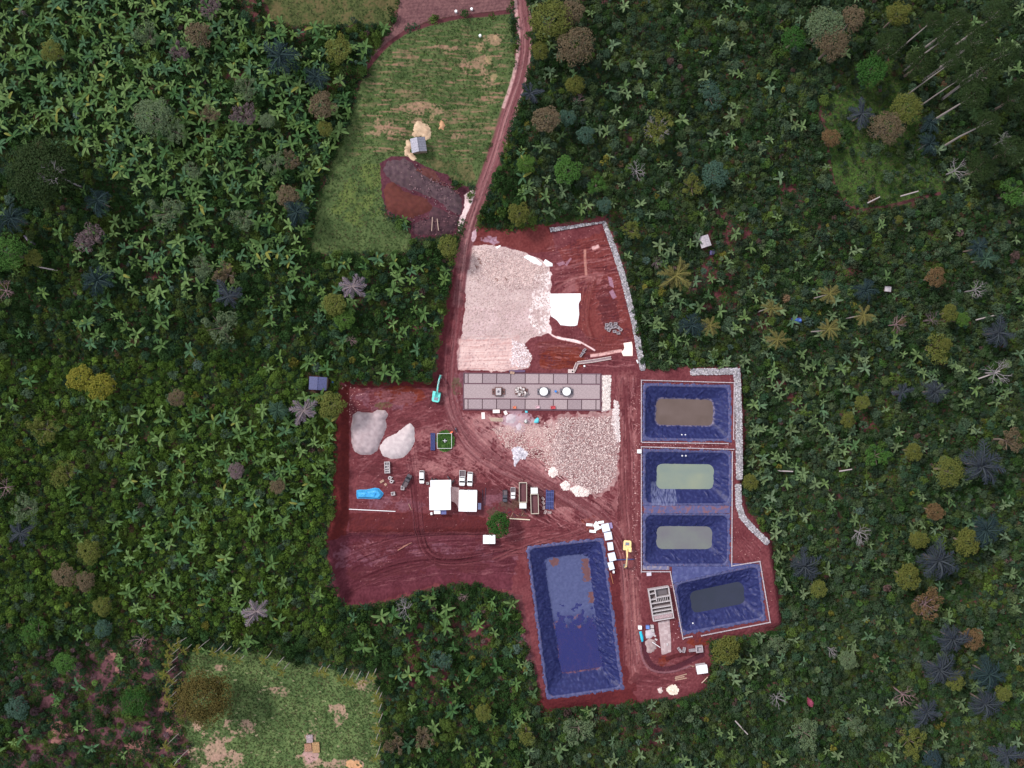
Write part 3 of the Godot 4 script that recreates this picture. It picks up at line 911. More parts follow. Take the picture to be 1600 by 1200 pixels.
func clump(m: MB, c: Vector3, r: float, n: int, ll: float, low := -0.15, v := 0.28, flat := 1.0) -> void:
	for i in n:
		var y := rng.randf_range(low, 1.0)
		var a := rng.randf() * TAU
		var q := sqrt(max(0.0, 1.0 - y * y))
		var o := Vector3(cos(a) * q, y * flat, sin(a) * q)
		var p := c + o * r * rng.randf_range(0.72, 1.04)
		var up := (o + Vector3(rng.randf_range(-0.7, 0.7), rng.randf_range(0.1, 0.9), rng.randf_range(-0.7, 0.7))).normalized()
		var d := up.cross(Vector3(rng.randf() - 0.5, rng.randf() - 0.5, rng.randf() - 0.5)).normalized()
		m.col = tint(v)
		m.leaf(p - d * ll * 0.5, d, up, ll * rng.randf_range(0.8, 1.3), ll * rng.randf_range(0.55, 0.9))
func crown_round(lobes: int, per: int, ll: float) -> MB:
	# a rounded crown of unit radius made of many leaf clumps, uneven in outline
	var m := MB.new()
	for k in lobes:
		var y := rng.randf_range(-0.25, 0.75)
		var a := k * 2.4 + rng.randf() * 0.8
		var q := sqrt(max(0.0, 1.0 - y * y)) * rng.randf_range(0.55, 0.86)
		clump(m, Vector3(cos(a) * q, y * 0.62, sin(a) * q), rng.randf_range(0.2, 0.36), per, ll)
	clump(m, Vector3(0, 0.1, 0), 0.72, int(lobes * per * 0.35), ll, 0.0)
	return m
func crown_airy(lobes: int, per: int, ll: float) -> MB:
	var m := MB.new()
	for k in lobes:
		var a := rng.randf() * TAU
		var q := sqrt(rng.randf()) * 0.9
		var c := Vector3(cos(a) * q, rng.randf_range(-0.2, 0.35), sin(a) * q)
		clump(m, c, rng.randf_range(0.12, 0.26), per, ll, -0.6, 0.3, 0.6)
		m.col = Color(1.5, 1.4, 1.3)
		m.tube([Vector3(0, -0.75, 0), c * 0.6 + Vector3(0, -0.25, 0), c], [0.05, 0.025, 0.008], 3, false)
	return m
func grow(m: MB, p: Vector3, d: Vector3, l: float, r: float, depth: int, spread: float) -> void:
	var mid := p + d * l * 0.55 + Vector3(rng.randf() - 0.5, rng.randf() - 0.5, rng.randf() - 0.5) * l * 0.16
	var e := p + d * l + Vector3(rng.randf() - 0.5, rng.randf() - 0.3, rng.randf() - 0.5) * l * 0.15
	m.tube([p, mid, e], [r, r * 0.8, r * 0.6], 4, depth == 0)
	if depth == 0:
		return
	for k in (3 if depth > 1 else 2):
		var nd := (d + Vector3(rng.randf() - 0.5, rng.randf() - 0.42, rng.randf() - 0.5) * spread).normalized()
		grow(m, e if k < 2 else mid, nd, l * rng.randf_range(0.55, 0.8), r * 0.58, depth - 1, spread)
func crown_bare(spread: float, depth: int) -> MB:
	var m := MB.new()
	for k in 6:
		var a := k * 1.05 + rng.randf() * 0.7
		m.col = Color(1, 1, 1) * rng.randf_range(0.85, 1.1)
		grow(m, Vector3(0, -0.7, 0), Vector3(cos(a) * 0.8, rng.randf_range(0.35, 1.0), sin(a) * 0.8).normalized(), rng.randf_range(0.38, 0.55), 0.034, depth, spread)
	return m
func shrub(kind: int) -> MB:
	var m := MB.new()
	match kind:
		0:
			clump(m, Vector3(0, 0.5, 0), 0.85, 40, 0.46, 0.0, 0.3, 0.8)
			for k in 5:
				var a := k * 1.26 + rng.randf() * 0.6
				clump(m, Vector3(cos(a) * 0.7, 0.5 + rng.randf() * 0.5, sin(a) * 0.7), 0.42, 14, 0.38, 0.0, 0.3)
		1:
			for k in 4:
				clump(m, Vector3(rng.randf_range(-0.6, 0.6), rng.randf_range(0.4, 0.9), rng.randf_range(-0.6, 0.6)), 0.5, 22, 0.34, 0.0, 0.32)
		2: # broad leaves in a rosette
			for k in 18:
				var a := k * 2.4
				var r := 0.03 + 0.052 * k
				var up := Vector3(cos(a) * 0.45, 1.0, sin(a) * 0.45).normalized()
				m.col = tint(0.2)
				m.leaf(Vector3(cos(a) * r * 0.4, 1.1 - r * 0.5, sin(a) * r * 0.4), Vector3(cos(a), 0.1, sin(a)).normalized(), up, 0.85, 0.6)
		3: # low creeping cover
			for k in 60:
				var a := rng.randf() * TAU
				var r := sqrt(rng.randf()) * 1.25
				m.col = tint(0.34)
				var d := Vector3(cos(a * 3.0), rng.randf_range(-0.3, 0.4), sin(a * 3.0)).normalized()
				m.leaf(Vector3(cos(a) * r, rng.randf_range(0.1, 0.75) * (1.2 - r * 0.6), sin(a) * r), d, Vector3(rng.randf() - 0.5, 1.0, rng.randf() - 0.5).normalized(), 0.42, 0.3)
		4: # upright fern-like
			for k in 13:
				var a := k * 2.4 + rng.randf()
				m.col = tint(0.25)
				var d := Vector3(cos(a), rng.randf_range(0.3, 1.2), sin(a)).normalized()
				m.leaf(Vector3(0, 0.3, 0), d, Vector3(-d.x * 0.4, 1, -d.z * 0.4).normalized(), rng.randf_range(1.1, 1.7), 0.34)
		6: # big many lobed bush
			for k in 13:
				var a := k * 2.4
				var r := 0.38 * sqrt(float(k))
				clump(m, Vector3(cos(a) * r, 1.9 - r * 0.45 + rng.randf_range(-0.3, 0.5), sin(a) * r), rng.randf_range(0.42, 0.62), 26, 0.36, -0.3, 0.3)
		5: # tall bush of layered clumps
			for k in 7:
				var a := k * 2.4
				clump(m, Vector3(cos(a) * 0.62, 0.7 + rng.randf() * 0.9, sin(a) * 0.62), 0.44, 26, 0.3, -0.1, 0.3)
	return m
var marks := []
func short_name(label: String) -> String:
	# the part of a label that names the thing, without its place
	var best := label.length()
	for w in [" in ", " at ", " alone", " left of", " right of", " below", " above", " beside", " near", " between", " on ", " cut ", " touching", " among", " rising", " furthest", " where", " just", " over", " with", " leaning", " joined", " by ", " southwest", " northwest", " west", " north", ",", " inside", " beneath", " within", " rose"]:
		var i := label.find(w)
		if i > 8:
			best = min(best, i)
	return label.substr(0, best)
func beside(px: float, py: float) -> String:
	var best := 1e9
	var m := []
	for q in marks:
		var d := Vector2(px - q[0], py - q[1]).length()
		if d < best:
			best = d
			m = q
	var o := Vector2(px - m[0], py - m[1])
	var side := ("right of" if o.x > 0.0 else "left of") if absf(o.x) > absf(o.y) else ("below" if o.y > 0.0 else "above")
	var near := "just " if best < 32.0 else ("" if best < 70.0 else "well ")
	return near + side + " the " + (m[3] if m.size() > 3 and m[3].split(" ").size() < 9 else m[2])
func lin(c: Color) -> Color:
	return c.srgb_to_linear()
func scatter(called: String, parent: Node, mesh: Mesh, m: Material, xf: Array, cols: Array) -> void:
	var mm := MultiMesh.new()
	mm.transform_format = MultiMesh.TRANSFORM_3D
	mm.use_colors = true
	mm.mesh = mesh
	mm.instance_count = xf.size()
	for i in xf.size():
		mm.set_instance_transform(i, xf[i])
		mm.set_instance_color(i, cols[i])
	var o := MultiMeshInstance3D.new()
	o.multimesh = mm
	o.material_override = m
	o.name = called
	parent.add_child(o, true)
func spot(px: float, py: float, turn: float, s: Vector3, sink := 0.0) -> Transform3D:
	var q := W(px, py, land(px, py) - sink)
	return Transform3D(Basis(Vector3.UP, turn).scaled(s), q)
var clear_spots := []      # [x, y, r]: no plants here
func open_spot(px: float, py: float) -> bool:
	if region(px, py) % 7 != 0:
		return false
	for q in clear_spots:
		if Vector2(px - q[0], py - q[1]).length() < q[2]:
			return false
	return true
func zone_banana(px: float, py: float) -> float:
	var p := Vector2(px, py)
	for z in banana_zones:
		if Geometry2D.is_point_in_polygon(p, z[0]):
			return z[1]
	return 0.055 if px < 820.0 else 0.12
var banana_zones := []

func build_plants() -> void:
	rng.seed = 1234
	clear_spots = [[501, 600, 17], [1102, 376, 13], [1394, 450, 7], [1247, 500, 8], [1268, 1100, 6], [778, 817, 12], [1097, 1046, 12], [516, 598, 5]]
	banana_zones = [
		[P2([372, 0, 620, 0, 620, 60, 590, 105, 560, 150, 480, 95, 390, 60]), 0.42],
		[P2([-90, -90, 375, -90, 390, 60, 480, 95, 560, 150, 545, 220, 505, 300, 420, 300, 300, 320, 200, 290, 140, 240, -90, 240]), 0.95],
		[P2([300, 290, 500, 300, 490, 400, 470, 430, 400, 420, 330, 350]), 0.5],
		[P2([170, 320, 420, 320, 400, 470, 250, 470, 130, 440]), 0.6],
		[P2([140, 470, 300, 470, 280, 570, 130, 540]), 0.25],
		[P2([150, 625, 300, 620, 380, 640, 525, 610, 524, 700, 520, 830, 400, 830, 260, 790, 190, 740]), 0.46],
		[P2([170, 800, 300, 790, 520, 820, 515, 940, 360, 960, 200, 980, 180, 900]), 0.36],
		[P2([440, 420, 640, 400, 700, 430, 680, 590, 420, 610]), 0.3],
		[P2([1000, 440, 1240, 430, 1240, 570, 1005, 570]), 0.38],
		[P2([1165, 570, 1340, 560, 1330, 760, 1170, 760]), 0.5],
		[P2([1170, 760, 1240, 800, 1260, 1000, 1110, 1090, 1120, 1010, 1220, 980, 1205, 840]), 0.4],
		[P2([1380, 540, 1690, 540, 1690, 700, 1500, 640]), 0.25],
		[P2([1540, 0, 1690, 0, 1690, 330, 1560, 300]), 0.35],
		[P2([540, 940, 800, 920, 830, 1080, 620, 1060]), 0.3],
		[P2([830, 1100, 1130, 1090, 1180, 1270, 600, 1270, 610, 1090]), 0.16],
		[P2([830, 30, 1250, 30, 1250, 330, 960, 340, 780, 320]), 0.2],
	]
	marks = [[660, 560, "site's northwest corner"], [524, 720, "yard's west bank"], [1010, 480, "northeast retaining wall"], [1170, 640, "brown pond's stone wall"], [1215, 900, "dark pond"], [820, 1010, "large pond"], [920, 1110, "large pond's lower end"], [660, 940, "lower terrace"], [770, 300, "dirt road"], [450, 1030, "lower left field"], [1390, 330, "upper right clearing"], [520, 920, "terrace's west corner"]]
	build_trees()
	print("trees")
	# ---- banana plants
	var leaves := []
	for q in [[3.0, 0.8, 0.5, 0.8], [2.7, 0.74, 0.75, 1.2], [2.8, 0.76, 0.25, 0.7], [2.2, 0.62, 1.05, 0.9], [2.8, 0.68, 0.6, 1.5]]:
		leaves.append(banana_leaf(q[0], q[1], q[2], q[3]).mesh())
	var stem := MB.new()
	stem.tube([Vector3(0, -0.4, 0), Vector3(0.03, 1.2, 0), Vector3(0, 2.7, 0)], [0.17, 0.14, 0.09], 6)
	var stem_mesh := stem.mesh()
	var stem_mat := leafmat("banana_stem", rgb(92, 100, 62), 0.7, 0.0)
	var bmats := [leafmat("banana_light", rgb(95, 120, 71)), leafmat("banana_mid", rgb(74, 101, 56)), leafmat("banana_deep", rgb(59, 90, 51)), leafmat("banana_blue", rgb(65, 95, 66)), leafmat("banana_yellow", rgb(114, 118, 58)), leafmat("banana_grey", rgb(102, 118, 88)), leafmat("banana_sage", rgb(84, 104, 72))]
	var whole := []
	for k in 6:
		var st := SurfaceTool.new()
		st.begin(Mesh.PRIMITIVE_TRIANGLES)
		st.append_from(stem_mesh, 0, Transform3D.IDENTITY)
		var n: int = [6, 9, 7, 8, 5, 10][k]
		for i in n:
			st.append_from(leaves[(i + k) % 5], 0, banana_leaf_at(i, n, k))
		whole.append(st.commit())
	var spots := []
	var gy := -70.0
	var odd := false
	while gy < 1270.0:
		var gx := -95.0 + (8.0 if odd else 0.0)
		while gx < 1695.0:
			var px := gx + rng.randf_range(-8.5, 8.5)
			var py := gy + rng.randf_range(-8.0, 8.0)
			var den := zone_banana(px, py)
			if rng.randf() < den + (0.25 * hn.get_noise_2d(px * 4.0, py * 4.0) if den > 0.1 else 0.0) and open_spot(px, py):
				var in_view := px > 4.0 and px < 1596.0 and py > 4.0 and py < 1196.0
				spots.append([px, py, rng.randf_range(0.7, 1.28) * (1.0 if px < 820.0 else 0.85), in_view])
				if rng.randf() < 0.42:
					var an := rng.randf() * TAU
					var qx := px + cos(an) * rng.randf_range(7.0, 12.0)
					var qy := py + sin(an) * rng.randf_range(7.0, 12.0)
					if open_spot(qx, qy): spots.append([qx, qy, rng.randf_range(0.45, 0.95), qx > 4.0 and qx < 1596.0 and qy > 4.0 and qy < 1196.0])
			gx += 17.0
		gy += 15.0
		odd = not odd
	var big := spots.filter(func(s): return s[3])
	big.sort_custom(func(a, b): return a[2] > b[2])
	var single := {}
	for i in min(300, big.size()):
		single[big[i]] = true
	print("bananas ", spots.size())
	var left := []
	for k in 6:
		left.append([[], []])
	for s in spots:
		var k := rng.randi() % 6
		var turn := rng.randf() * TAU
		if single.has(s):
			var bi := rng.randi() % 6
			var b := thing("banana_plant", "%s green banana plant %s" % [(["pale", "fresh", "fresh", "fresh", "deep", "bluish"] if s[0] < 820.0 else ["grey", "grey", "sage", "sage", "deep", "bluish"])[bi], beside(s[0], s[1])], "banana plant", W(s[0], s[1], land(s[0], s[1])), turn, "banana plants growing round the site")
			b.scale = Vector3.ONE * s[2]
			obj("stem", stem_mesh, stem_mat, b)
			var n := 7 + k % 2
			var bm: int = [0, 1, 1, 1, 2, 3][bi] if s[0] < 820.0 else [5, 5, 6, 6, 2, 3][bi]
			for i in n:
				var lf := obj("leaf", leaves[(i + k) % 5], bmats[4] if rng.randf() < 0.04 else bmats[bm], b)
				lf.transform = banana_leaf_at(i, n, k)
		else:
			left[k][0].append(Transform3D(Basis(Vector3.UP, turn).scaled(Vector3.ONE * s[2]), W(s[0], s[1], land(s[0], s[1]))))
			var c: Color = [rgb(95, 120, 71), rgb(74, 101, 56), rgb(76, 103, 54), rgb(59, 90, 51), rgb(65, 95, 66), rgb(82, 107, 56)][rng.randi() % 6]
			if s[0] > 820.0: c = c.lerp(rgb(104, 116, 92), rng.randf_range(0.2, 0.7))
			left[k][1].append(lin(c) * rng.randf_range(0.75, 1.15))
	var grove := Node3D.new()
	grove.name = "banana_grove"
	add_child(grove)
	tag(grove, "mass of smaller banana plants filling the plantation", "banana grove", "", "stuff")
	var gm := leafmat("banana_grove", Color(1, 1, 1))
	for k in 6:
		scatter("plants", grove, whole[k], gm, left[k][0], left[k][1])
	# ---- bushes and undergrowth
	var kinds := []
	for k in 7:
		kinds.append([shrub(k).mesh(), shrub(k).mesh()])
	var under := []
	for k in 14:
		under.append([[], []])
	var pal := [rgb(48, 74, 38), rgb(57, 84, 40), rgb(46, 70, 45), rgb(70, 94, 44), rgb(50, 76, 54), rgb(64, 80, 44), rgb(57, 82, 60), rgb(80, 100, 46)]
	var rare := [rgb(96, 78, 60), rgb(108, 106, 48), rgb(88, 70, 68), rgb(80, 100, 90)]
	var solo := []
	gy = -72.0
	while gy < 1272.0:
		var gx := -97.0
		while gx < 1697.0:
			var px := gx + rng.randf_range(-3.4, 3.4)
			var py := gy + rng.randf_range(-3.4, 3.4)
			gx += 5.6
			var nz := hn.get_noise_2d(px * 5.0 + 300.0, py * 5.0)
			if not open_spot(px, py) and not (px > 1280.0 and region(px, py) == 3 and rng.randf() < 0.35):
				continue
			var bare := 0.10 if px < 820.0 else 0.15
			if px < 300.0 and py > 1000.0: bare = 0.4
			elif px > 620.0 and px < 830.0 and py > 930.0 and py < 1110.0: bare = 0.26
			elif px > 1080.0 and px < 1200.0 and py > 330.0 and py < 560.0: bare = 0.24
			elif px < 480.0 and py < 280.0: bare = 0.30
			var o := (clampi(int((py - TY0) * K), 0, TH - 1) * TW + clampi(int((px - TX0) * K), 0, TW - 1)) * 3
			if region(px, py) == 7: bare += 0.35
			if rng.randf() < bare:
				continue
			var kz := hn.get_noise_2d(px * 2.0 - 700.0, py * 2.0)
			var k := 0
			var r := rng.randf()
			if r < 0.3: k = 0
			elif r < 0.52: k = 1
			elif r < 0.62: k = 2
			elif r < 0.78: k = 3
			elif r < 0.86: k = 4
			elif r < 0.965: k = 5
			else: k = 6
			var sc := rng.randf_range(0.55, 1.05) * (1.0 + 0.5 * nz) * (1.45 if rng.randf() < 0.12 else 1.0)
			if k == 6: sc = rng.randf_range(0.7, 1.25)
			var c: Color = pal[clampi(int(3.5 + kz * 11.0 + rng.randf_range(-1.3, 1.3)), 0, 7)]
			if px < 530.0 and py > 560.0 and py < 985.0 and rng.randf() < 0.75: c = c.lerp(rgb(94, 120, 46), 0.65)
			if px > 820.0 and rng.randf() < 0.75: c = c.lerp([rgb(70, 82, 64), rgb(54, 68, 56), rgb(88, 98, 80), rgb(62, 74, 66)][rng.randi() % 4], rng.randf_range(0.3, 0.75))
			if px < 310.0 and py > 1000.0 and rng.randf() < 0.16: c = rgb(92, 72, 78)
			if rng.randf() < 0.025: c = rare[rng.randi() % 4]
			var xf := spot(px, py, rng.randf() * TAU, Vector3(sc, sc * (rng.randf_range(0.8, 1.2) if k in [3, 6] else rng.randf_range(0.9, 2.3)), sc), 0.1)
			if (k == 6 or (k == 5 and sc > 1.25)) and px > 8.0 and px < 1592.0 and py > 8.0 and py < 1192.0:
				solo.append([sc, k, xf, c, px, py])
				continue
			var q: Array = under[k * 2 + rng.randi() % 2]
			q[0].append(xf)
			q[1].append(lin(c) * rng.randf_range(0.5, 1.25))
		gy += 5.6
	# a low carpet of weeds and seedlings under everything
	gy = -72.0
	while gy < 1272.0:
		var gx := -97.0
		while gx < 1697.0:
			var px := gx + rng.randf_range(-3.0, 3.0)
			var py := gy + rng.randf_range(-3.0, 3.0)
			gx += 6.4
			if not open_spot(px, py):
				continue
			var o := (clampi(int((py - TY0) * K), 0, TH - 1) * TW + clampi(int((px - TX0) * K), 0, TW - 1)) * 3
			if rng.randf() < (0.7 if region(px, py) == 7 else 0.06):
				continue
			var sc := rng.randf_range(0.8, 1.25)
			var uu: Array = under[6 + rng.randi() % 2]
			uu[0].append(spot(px, py, rng.randf() * TAU, Vector3(sc, sc * 0.8, sc), 0.05))
			uu[1].append(lin(pal[clampi(int(3.5 + hn.get_noise_2d(px * 2.0 - 700.0, py * 2.0) * 11.0), 0, 7)]) * rng.randf_range(0.5, 0.8))
		gy += 6.4
	solo.sort_custom(func(a, b): return a[0] > b[0])
	var twig := MB.new()
	twig.tube([Vector3(0, -0.3, 0), Vector3(0.05, 0.9, 0)], [0.06, 0.03], 4)
	var twig_mesh := twig.mesh()
	for i in solo.size():
		var q: Array = solo[i]
		if i < 300:
			var b := thing("leafy_bush", "%s leafy bush %s" % ["tall" if q[1] == 5 else "wide", beside(q[4], q[5])], "bush", q[2].origin, 0.0, "leafy bushes growing round the site")
			b.basis = q[2].basis
			obj("stem", twig_mesh, mat("twig", rgb(88, 74, 62)), b)
			var key := "bush_%d" % (pal.find(q[3]) + 1)
			obj("foliage", kinds[q[1]][i % 2], leafmat(key, q[3]), b)
		else:
			under[q[1] * 2][0].append(q[2])
			under[q[1] * 2][1].append(lin(q[3]))
	var ug := Node3D.new()
	ug.name = "undergrowth"
	add_child(ug)
	tag(ug, "dense low undergrowth and coffee bushes covering the land around the site", "undergrowth", "", "stuff")
	var um := leafmat("undergrowth", Color(1, 1, 1))
	var total := 0
	for k in 14:
		total += under[k][0].size()
		scatter("bushes", ug, kinds[k / 2][k % 2], um, under[k][0], under[k][1])
	print("undergrowth ", total, " solo ", solo.size())
	# ---- grass in the fields and on the banks
	var tuft := MB.new()
	for k in 12:
		var a := k * 2.4
		tuft.col = tint(0.3)
		tuft.leaf(Vector3(cos(a), 0, sin(a)) * rng.randf() * 0.35, Vector3(cos(a * 1.7), rng.randf_range(0.5, 1.4), sin(a * 1.7)).normalized(), Vector3(rng.randf() - 0.5, 1, rng.randf() - 0.5).normalized(), rng.randf_range(0.3, 0.55), 0.13)
	var tx := []
	var tc := []
	for k in 60000:
		var px := rng.randf_range(280, 830) if k % 5 else rng.randf_range(1285, 1490)
		var py := (rng.randf_range(-60, 400) if k % 2 else rng.randf_range(1005, 1270)) if k % 5 else rng.randf_range(85, 330)
		if region(px, py) != 3:
			continue
		var o := (clampi(int((py - TY0) * K), 0, TH - 1) * TW + clampi(int((px - TX0) * K), 0, TW - 1)) * 3
		if img[o] > img[o + 1] - 6 and rng.randf() < 0.85:
			continue
		tx.append(spot(px, py, rng.randf() * TAU, Vector3.ONE * rng.randf_range(0.45, 1.0)))
		tc.append(lin([rgb(62, 82, 46), rgb(74, 95, 52), rgb(60, 78, 47), rgb(86, 99, 60), rgb(102, 95, 70)][rng.randi() % 5]))
	var gr := Node3D.new()
	gr.name = "grass"
	add_child(gr)
	tag(gr, "tufts of rough grass and weeds over the open fields", "grass", "", "stuff")
	scatter("tufts", gr, tuft.mesh(), um, tx, tc)
	print("grass ", tx.size())

func banana_leaf_at(i: int, n: int, k: int) -> Transform3D:
	var a := TAU * i / n + sin(i * 2.3 + k * 1.7) * 0.4
	var s := 0.86 + 0.16 * sin(i * 1.9 + k)
	return Transform3D(Basis(Vector3.UP, a) * Basis(Vector3.BACK, 0.18 * sin(i * 3.1 + k)) * Basis.from_scale(Vector3.ONE * s), Vector3(0, 2.35 + 0.3 * (i % 3) * 0.5, 0))

func tree(kind: String, x: float, y: float, r: float, c: String, h: float, label: String, group := "") -> void:
	# x, y, r: the crown on the plan in plan units; h: height of the crown's middle
	var rad := r * S * (1.0 - h / H)
	var q := seen(x, y, h)
	var px := q.x / S + 800.0
	var py := q.z / S + 600.0
	var g := land(px, py)
	q.y = g
	var names := {"round": "leafy_tree", "airy": "feathery_tree", "bare": "bare_tree", "palm": "palm_tree", "coconut": "coconut_palm", "dead": "withered_palm", "areca": "areca_palm", "tall": "tall_tree"}
	var cats := {"round": "tree", "airy": "tree", "bare": "bare tree", "palm": "palm", "coconut": "palm", "dead": "palm", "areca": "palm", "tall": "tree"}
	var t := thing(names[kind], label, cats[kind], q, 0.0, group)
	if group == "": marks.append([x, y, short_name(label), label])
	var lm: Material = leafmat("leaf_" + c, tones[c])
	var bark := mat("bark_pale", rgb(150, 140, 138), 0.9) if kind in ["tall", "bare", "areca", "coconut"] else mat("bark", rgb(112, 98, 90), 0.9)
	if kind == "areca": bark = mat("bark_areca", rgb(196, 186, 180), 0.9)
	var tr := MB.new()
	var v := rng.randi() % 3
	if kind in ["round", "airy", "tall"]:
		var top := h - rad * 0.35
		var thick: float = clampf(rad * 0.09, 0.12, 0.5)
		var lean := Vector3(rng.randf_range(-0.4, 0.4), 0, rng.randf_range(-0.4, 0.4))
		tr.tube([Vector3(0, -0.5, 0), Vector3(0, top * 0.5, 0) + lean, Vector3(0, top, 0)], [thick, thick * 0.8, thick * 0.5], 7)
		for k in 5:
			var a := k * 1.3 + rng.randf()
			tr.tube([Vector3(0, top * 0.92, 0), Vector3(cos(a) * rad * 0.35, top + rad * 0.2, sin(a) * rad * 0.35), Vector3(cos(a) * rad * 0.7, top + rad * 0.42, sin(a) * rad * 0.7)], [thick * 0.5, thick * 0.3, thick * 0.1], 4, false)
		obj("trunk", tr, bark, t)
		var key := kind if kind != "tall" else "big"
		if kind == "round" and r > 24.0: key = "big" if r < 40.0 else "huge"
		var cr := obj("crown", crowns[key][v], lm, t)
		cr.transform = Transform3D(Basis(Vector3.UP, rng.randf() * TAU) * Basis.from_scale(Vector3(rad * rng.randf_range(0.92, 1.08), rad * rng.randf_range(0.75, 0.95), rad * rng.randf_range(0.92, 1.08))), Vector3(0, h, 0))
	elif kind == "bare":
		tr.tube([Vector3(0, -0.5, 0), Vector3(0.2, h * 0.4, 0.1), Vector3(0, h - rad * 0.6, 0)], [rad * 0.075, rad * 0.06, rad * 0.05], 6)
		var bm: Material = mat("wood_" + c, tones[c], 0.9)
		obj("trunk", tr, bm, t)
		var cr := obj("branches", crowns.bare[v], bm, t)
		cr.transform = Transform3D(Basis(Vector3.UP, rng.randf() * TAU).scaled(Vector3.ONE * rad), Vector3(0, h, 0))
	else:
		var top := h
		var thick := 0.2
		if kind == "areca": thick = 0.11
		if kind in ["palm", "dead"]: thick = 0.26
		var bend := Vector3(rng.randf_range(-0.5, 0.5), 0, rng.randf_range(-0.5, 0.5))
		tr.tube([Vector3(0, -0.5, 0), Vector3(0, h * 0.35, 0) + bend * 0.5, Vector3(0, h * 0.7, 0) + bend * 0.7, Vector3(0, h, 0)], [thick * 1.3, thick, thick * 0.9, thick * 0.8], 6)
		obj("trunk", tr, bark, t)
		var n: int = {"palm": 19, "coconut": 16, "dead": 9, "areca": 7}[kind]
		var fr: Array = crowns["f_" + kind]
		for k in n:
			var f := obj("frond", fr[k % fr.size()], lm, t)
			var tilt := rng.randf_range(-0.25, 0.3) + (0.3 if k % 3 == 0 else 0.0)
			f.transform = Transform3D(Basis(Vector3.UP, TAU * k / n + rng.randf_range(-0.32, 0.32)) * Basis(Vector3.BACK, tilt) * Basis(Vector3.RIGHT, rng.randf_range(-0.5, 0.5)) * Basis.from_scale(Vector3.ONE * rad * rng.randf_range(0.7, 1.15)), Vector3(0, h - 0.05, 0))
var crowns := {}
var tones := {}
func build_trees() -> void:
	tones = {"bronze": rgb(84, 76, 40), "amber": rgb(116, 114, 44), "olive": rgb(92, 98, 48), "brown": rgb(98, 86, 68), "grey": rgb(90, 106, 78), "teal": rgb(62, 86, 74), "green": rgb(64, 98, 44), "bright": rgb(70, 98, 42), "yellow": rgb(88, 92, 44), "dark": rgb(42, 58, 30), "orange": rgb(100, 80, 56), "bluish": rgb(44, 60, 66), "slate": rgb(58, 64, 76), "lilac": rgb(128, 116, 128), "gold": rgb(104, 100, 62), "pink": rgb(134, 108, 112), "white": rgb(136, 130, 134), "areca": rgb(108, 108, 52), "vivid": rgb(46, 80, 34), "mauve": rgb(106, 90, 94)}
	crowns.round = []
	crowns.big = []
	crowns.airy = []
	crowns.huge = []
	crowns.bare = []
	for k in 3:
		crowns.round.append(crown_round(20, 62, 0.12).mesh())
		crowns.big.append(crown_round(34, 60, 0.075).mesh())
		crowns.huge.append(crown_round(64, 84, 0.06).mesh())
		crowns.airy.append(crown_airy(26, 52, 0.095).mesh())
		crowns.bare.append(crown_bare(1.5, 3).mesh())
	crowns.f_palm = [frond(1.15, 0.36, 0.6, 1.5, 15, 0.055).mesh(), frond(1.0, 0.34, 0.2, 1.2, 15, 0.06).mesh(), frond(1.15, 0.32, 1.0, 2.2, 15, 0.05).mesh(), frond(0.9, 0.38, 0.3, 1.7, 13, 0.06).mesh()]
	crowns.f_coconut = [frond(1.15, 0.26, 0.5, 1.3, 14, 0.07).mesh(), frond(1.1, 0.28, 0.15, 0.9, 14, 0.07).mesh()]
	crowns.f_dead = [frond(1.2, 0.34, 0.35, 0.9, 18, 0.08).mesh(), frond(1.05, 0.38, 0.1, 0.8, 17, 0.08).mesh(), frond(0.95, 0.3, 0.6, 1.4, 16, 0.08).mesh()]
	crowns.f_areca = [frond(1.2, 0.4, 0.7, 1.7, 9, 0.11).mesh(), frond(1.1, 0.4, 0.3, 1.4, 9, 0.11).mesh()]
	for q in TREES():
		tree(q[0], q[1], q[2], q[3], q[4], q[5], q[6])
	# slim areca palms in rows round the lower left field
	var rows := [[265, 1072, "west"], [272, 1060, "west"], [268, 1034, "west"], [262, 1050, "west"], [270, 1020, "west"], [266, 1088, "west"], [274, 1008, "west"], [268, 1104, "west"], [266, 1160, "west"], [284, 1003, "west"], [292, 1012, "north"], [312, 1012, "north"], [338, 1016, "north"], [352, 1018, "north"], [364, 1022, "north"], [376, 1028, "north"], [418, 1024, "north"], [436, 1036, "north"], [446, 1044, "north"], [500, 1046, "north"], [511, 1046, "north"], [536, 1054, "north"], [548, 1058, "north"], [558, 1060, "north"], [572, 1058, "north"], [584, 1052, "north"], [590, 1080, "east"], [594, 1090, "east"], [592, 1108, "east"], [592, 1130, "east"], [590, 1152, "east"], [588, 1180, "east"], [278, 1190, "west"]]
	for q in rows:
		tree("areca", q[0], q[1], 6.5 + rng.randf() * 2.0, "areca", rng.randf_range(8.0, 12.0), "slim pale trunked areca palm on the lower left field's %s edge" % q[2], "areca palms along the %s edge of the field" % q[2])
	# tall thin trees with pale trunks, upper right
	for q in [[1500, 82, 20, "in the middle of the upper right stand"], [1486, 98, 14, "on the clearing side of the upper right stand"], [1476, 60, 18, "left of the middle one in the upper right stand"], [1530, 60, 26, "right of the middle one in the upper right stand"], [1540, 110, 28, "with the widest crown in the upper right stand"], [1520, 150, 24, "at the lower end of the upper right stand"], [1500, 30, 22, "at the top of the upper right stand"], [1460, 30, 16, "furthest left in the upper right stand"], [1560, 20, 24, "at the top edge right in the upper right stand"], [1545, 190, 22, "lowest of the upper right stand"], [1505, 120, 14, "smallest of the upper right stand"], [1575, 80, 22, "furthest right in the upper right stand"]]:
		tree("tall", q[0], q[1], q[2], "dark", rng.randf_range(20.0, 27.0), "tall pale trunked dark tree %s" % q[3], "tall pale trunked trees in the upper right corner")
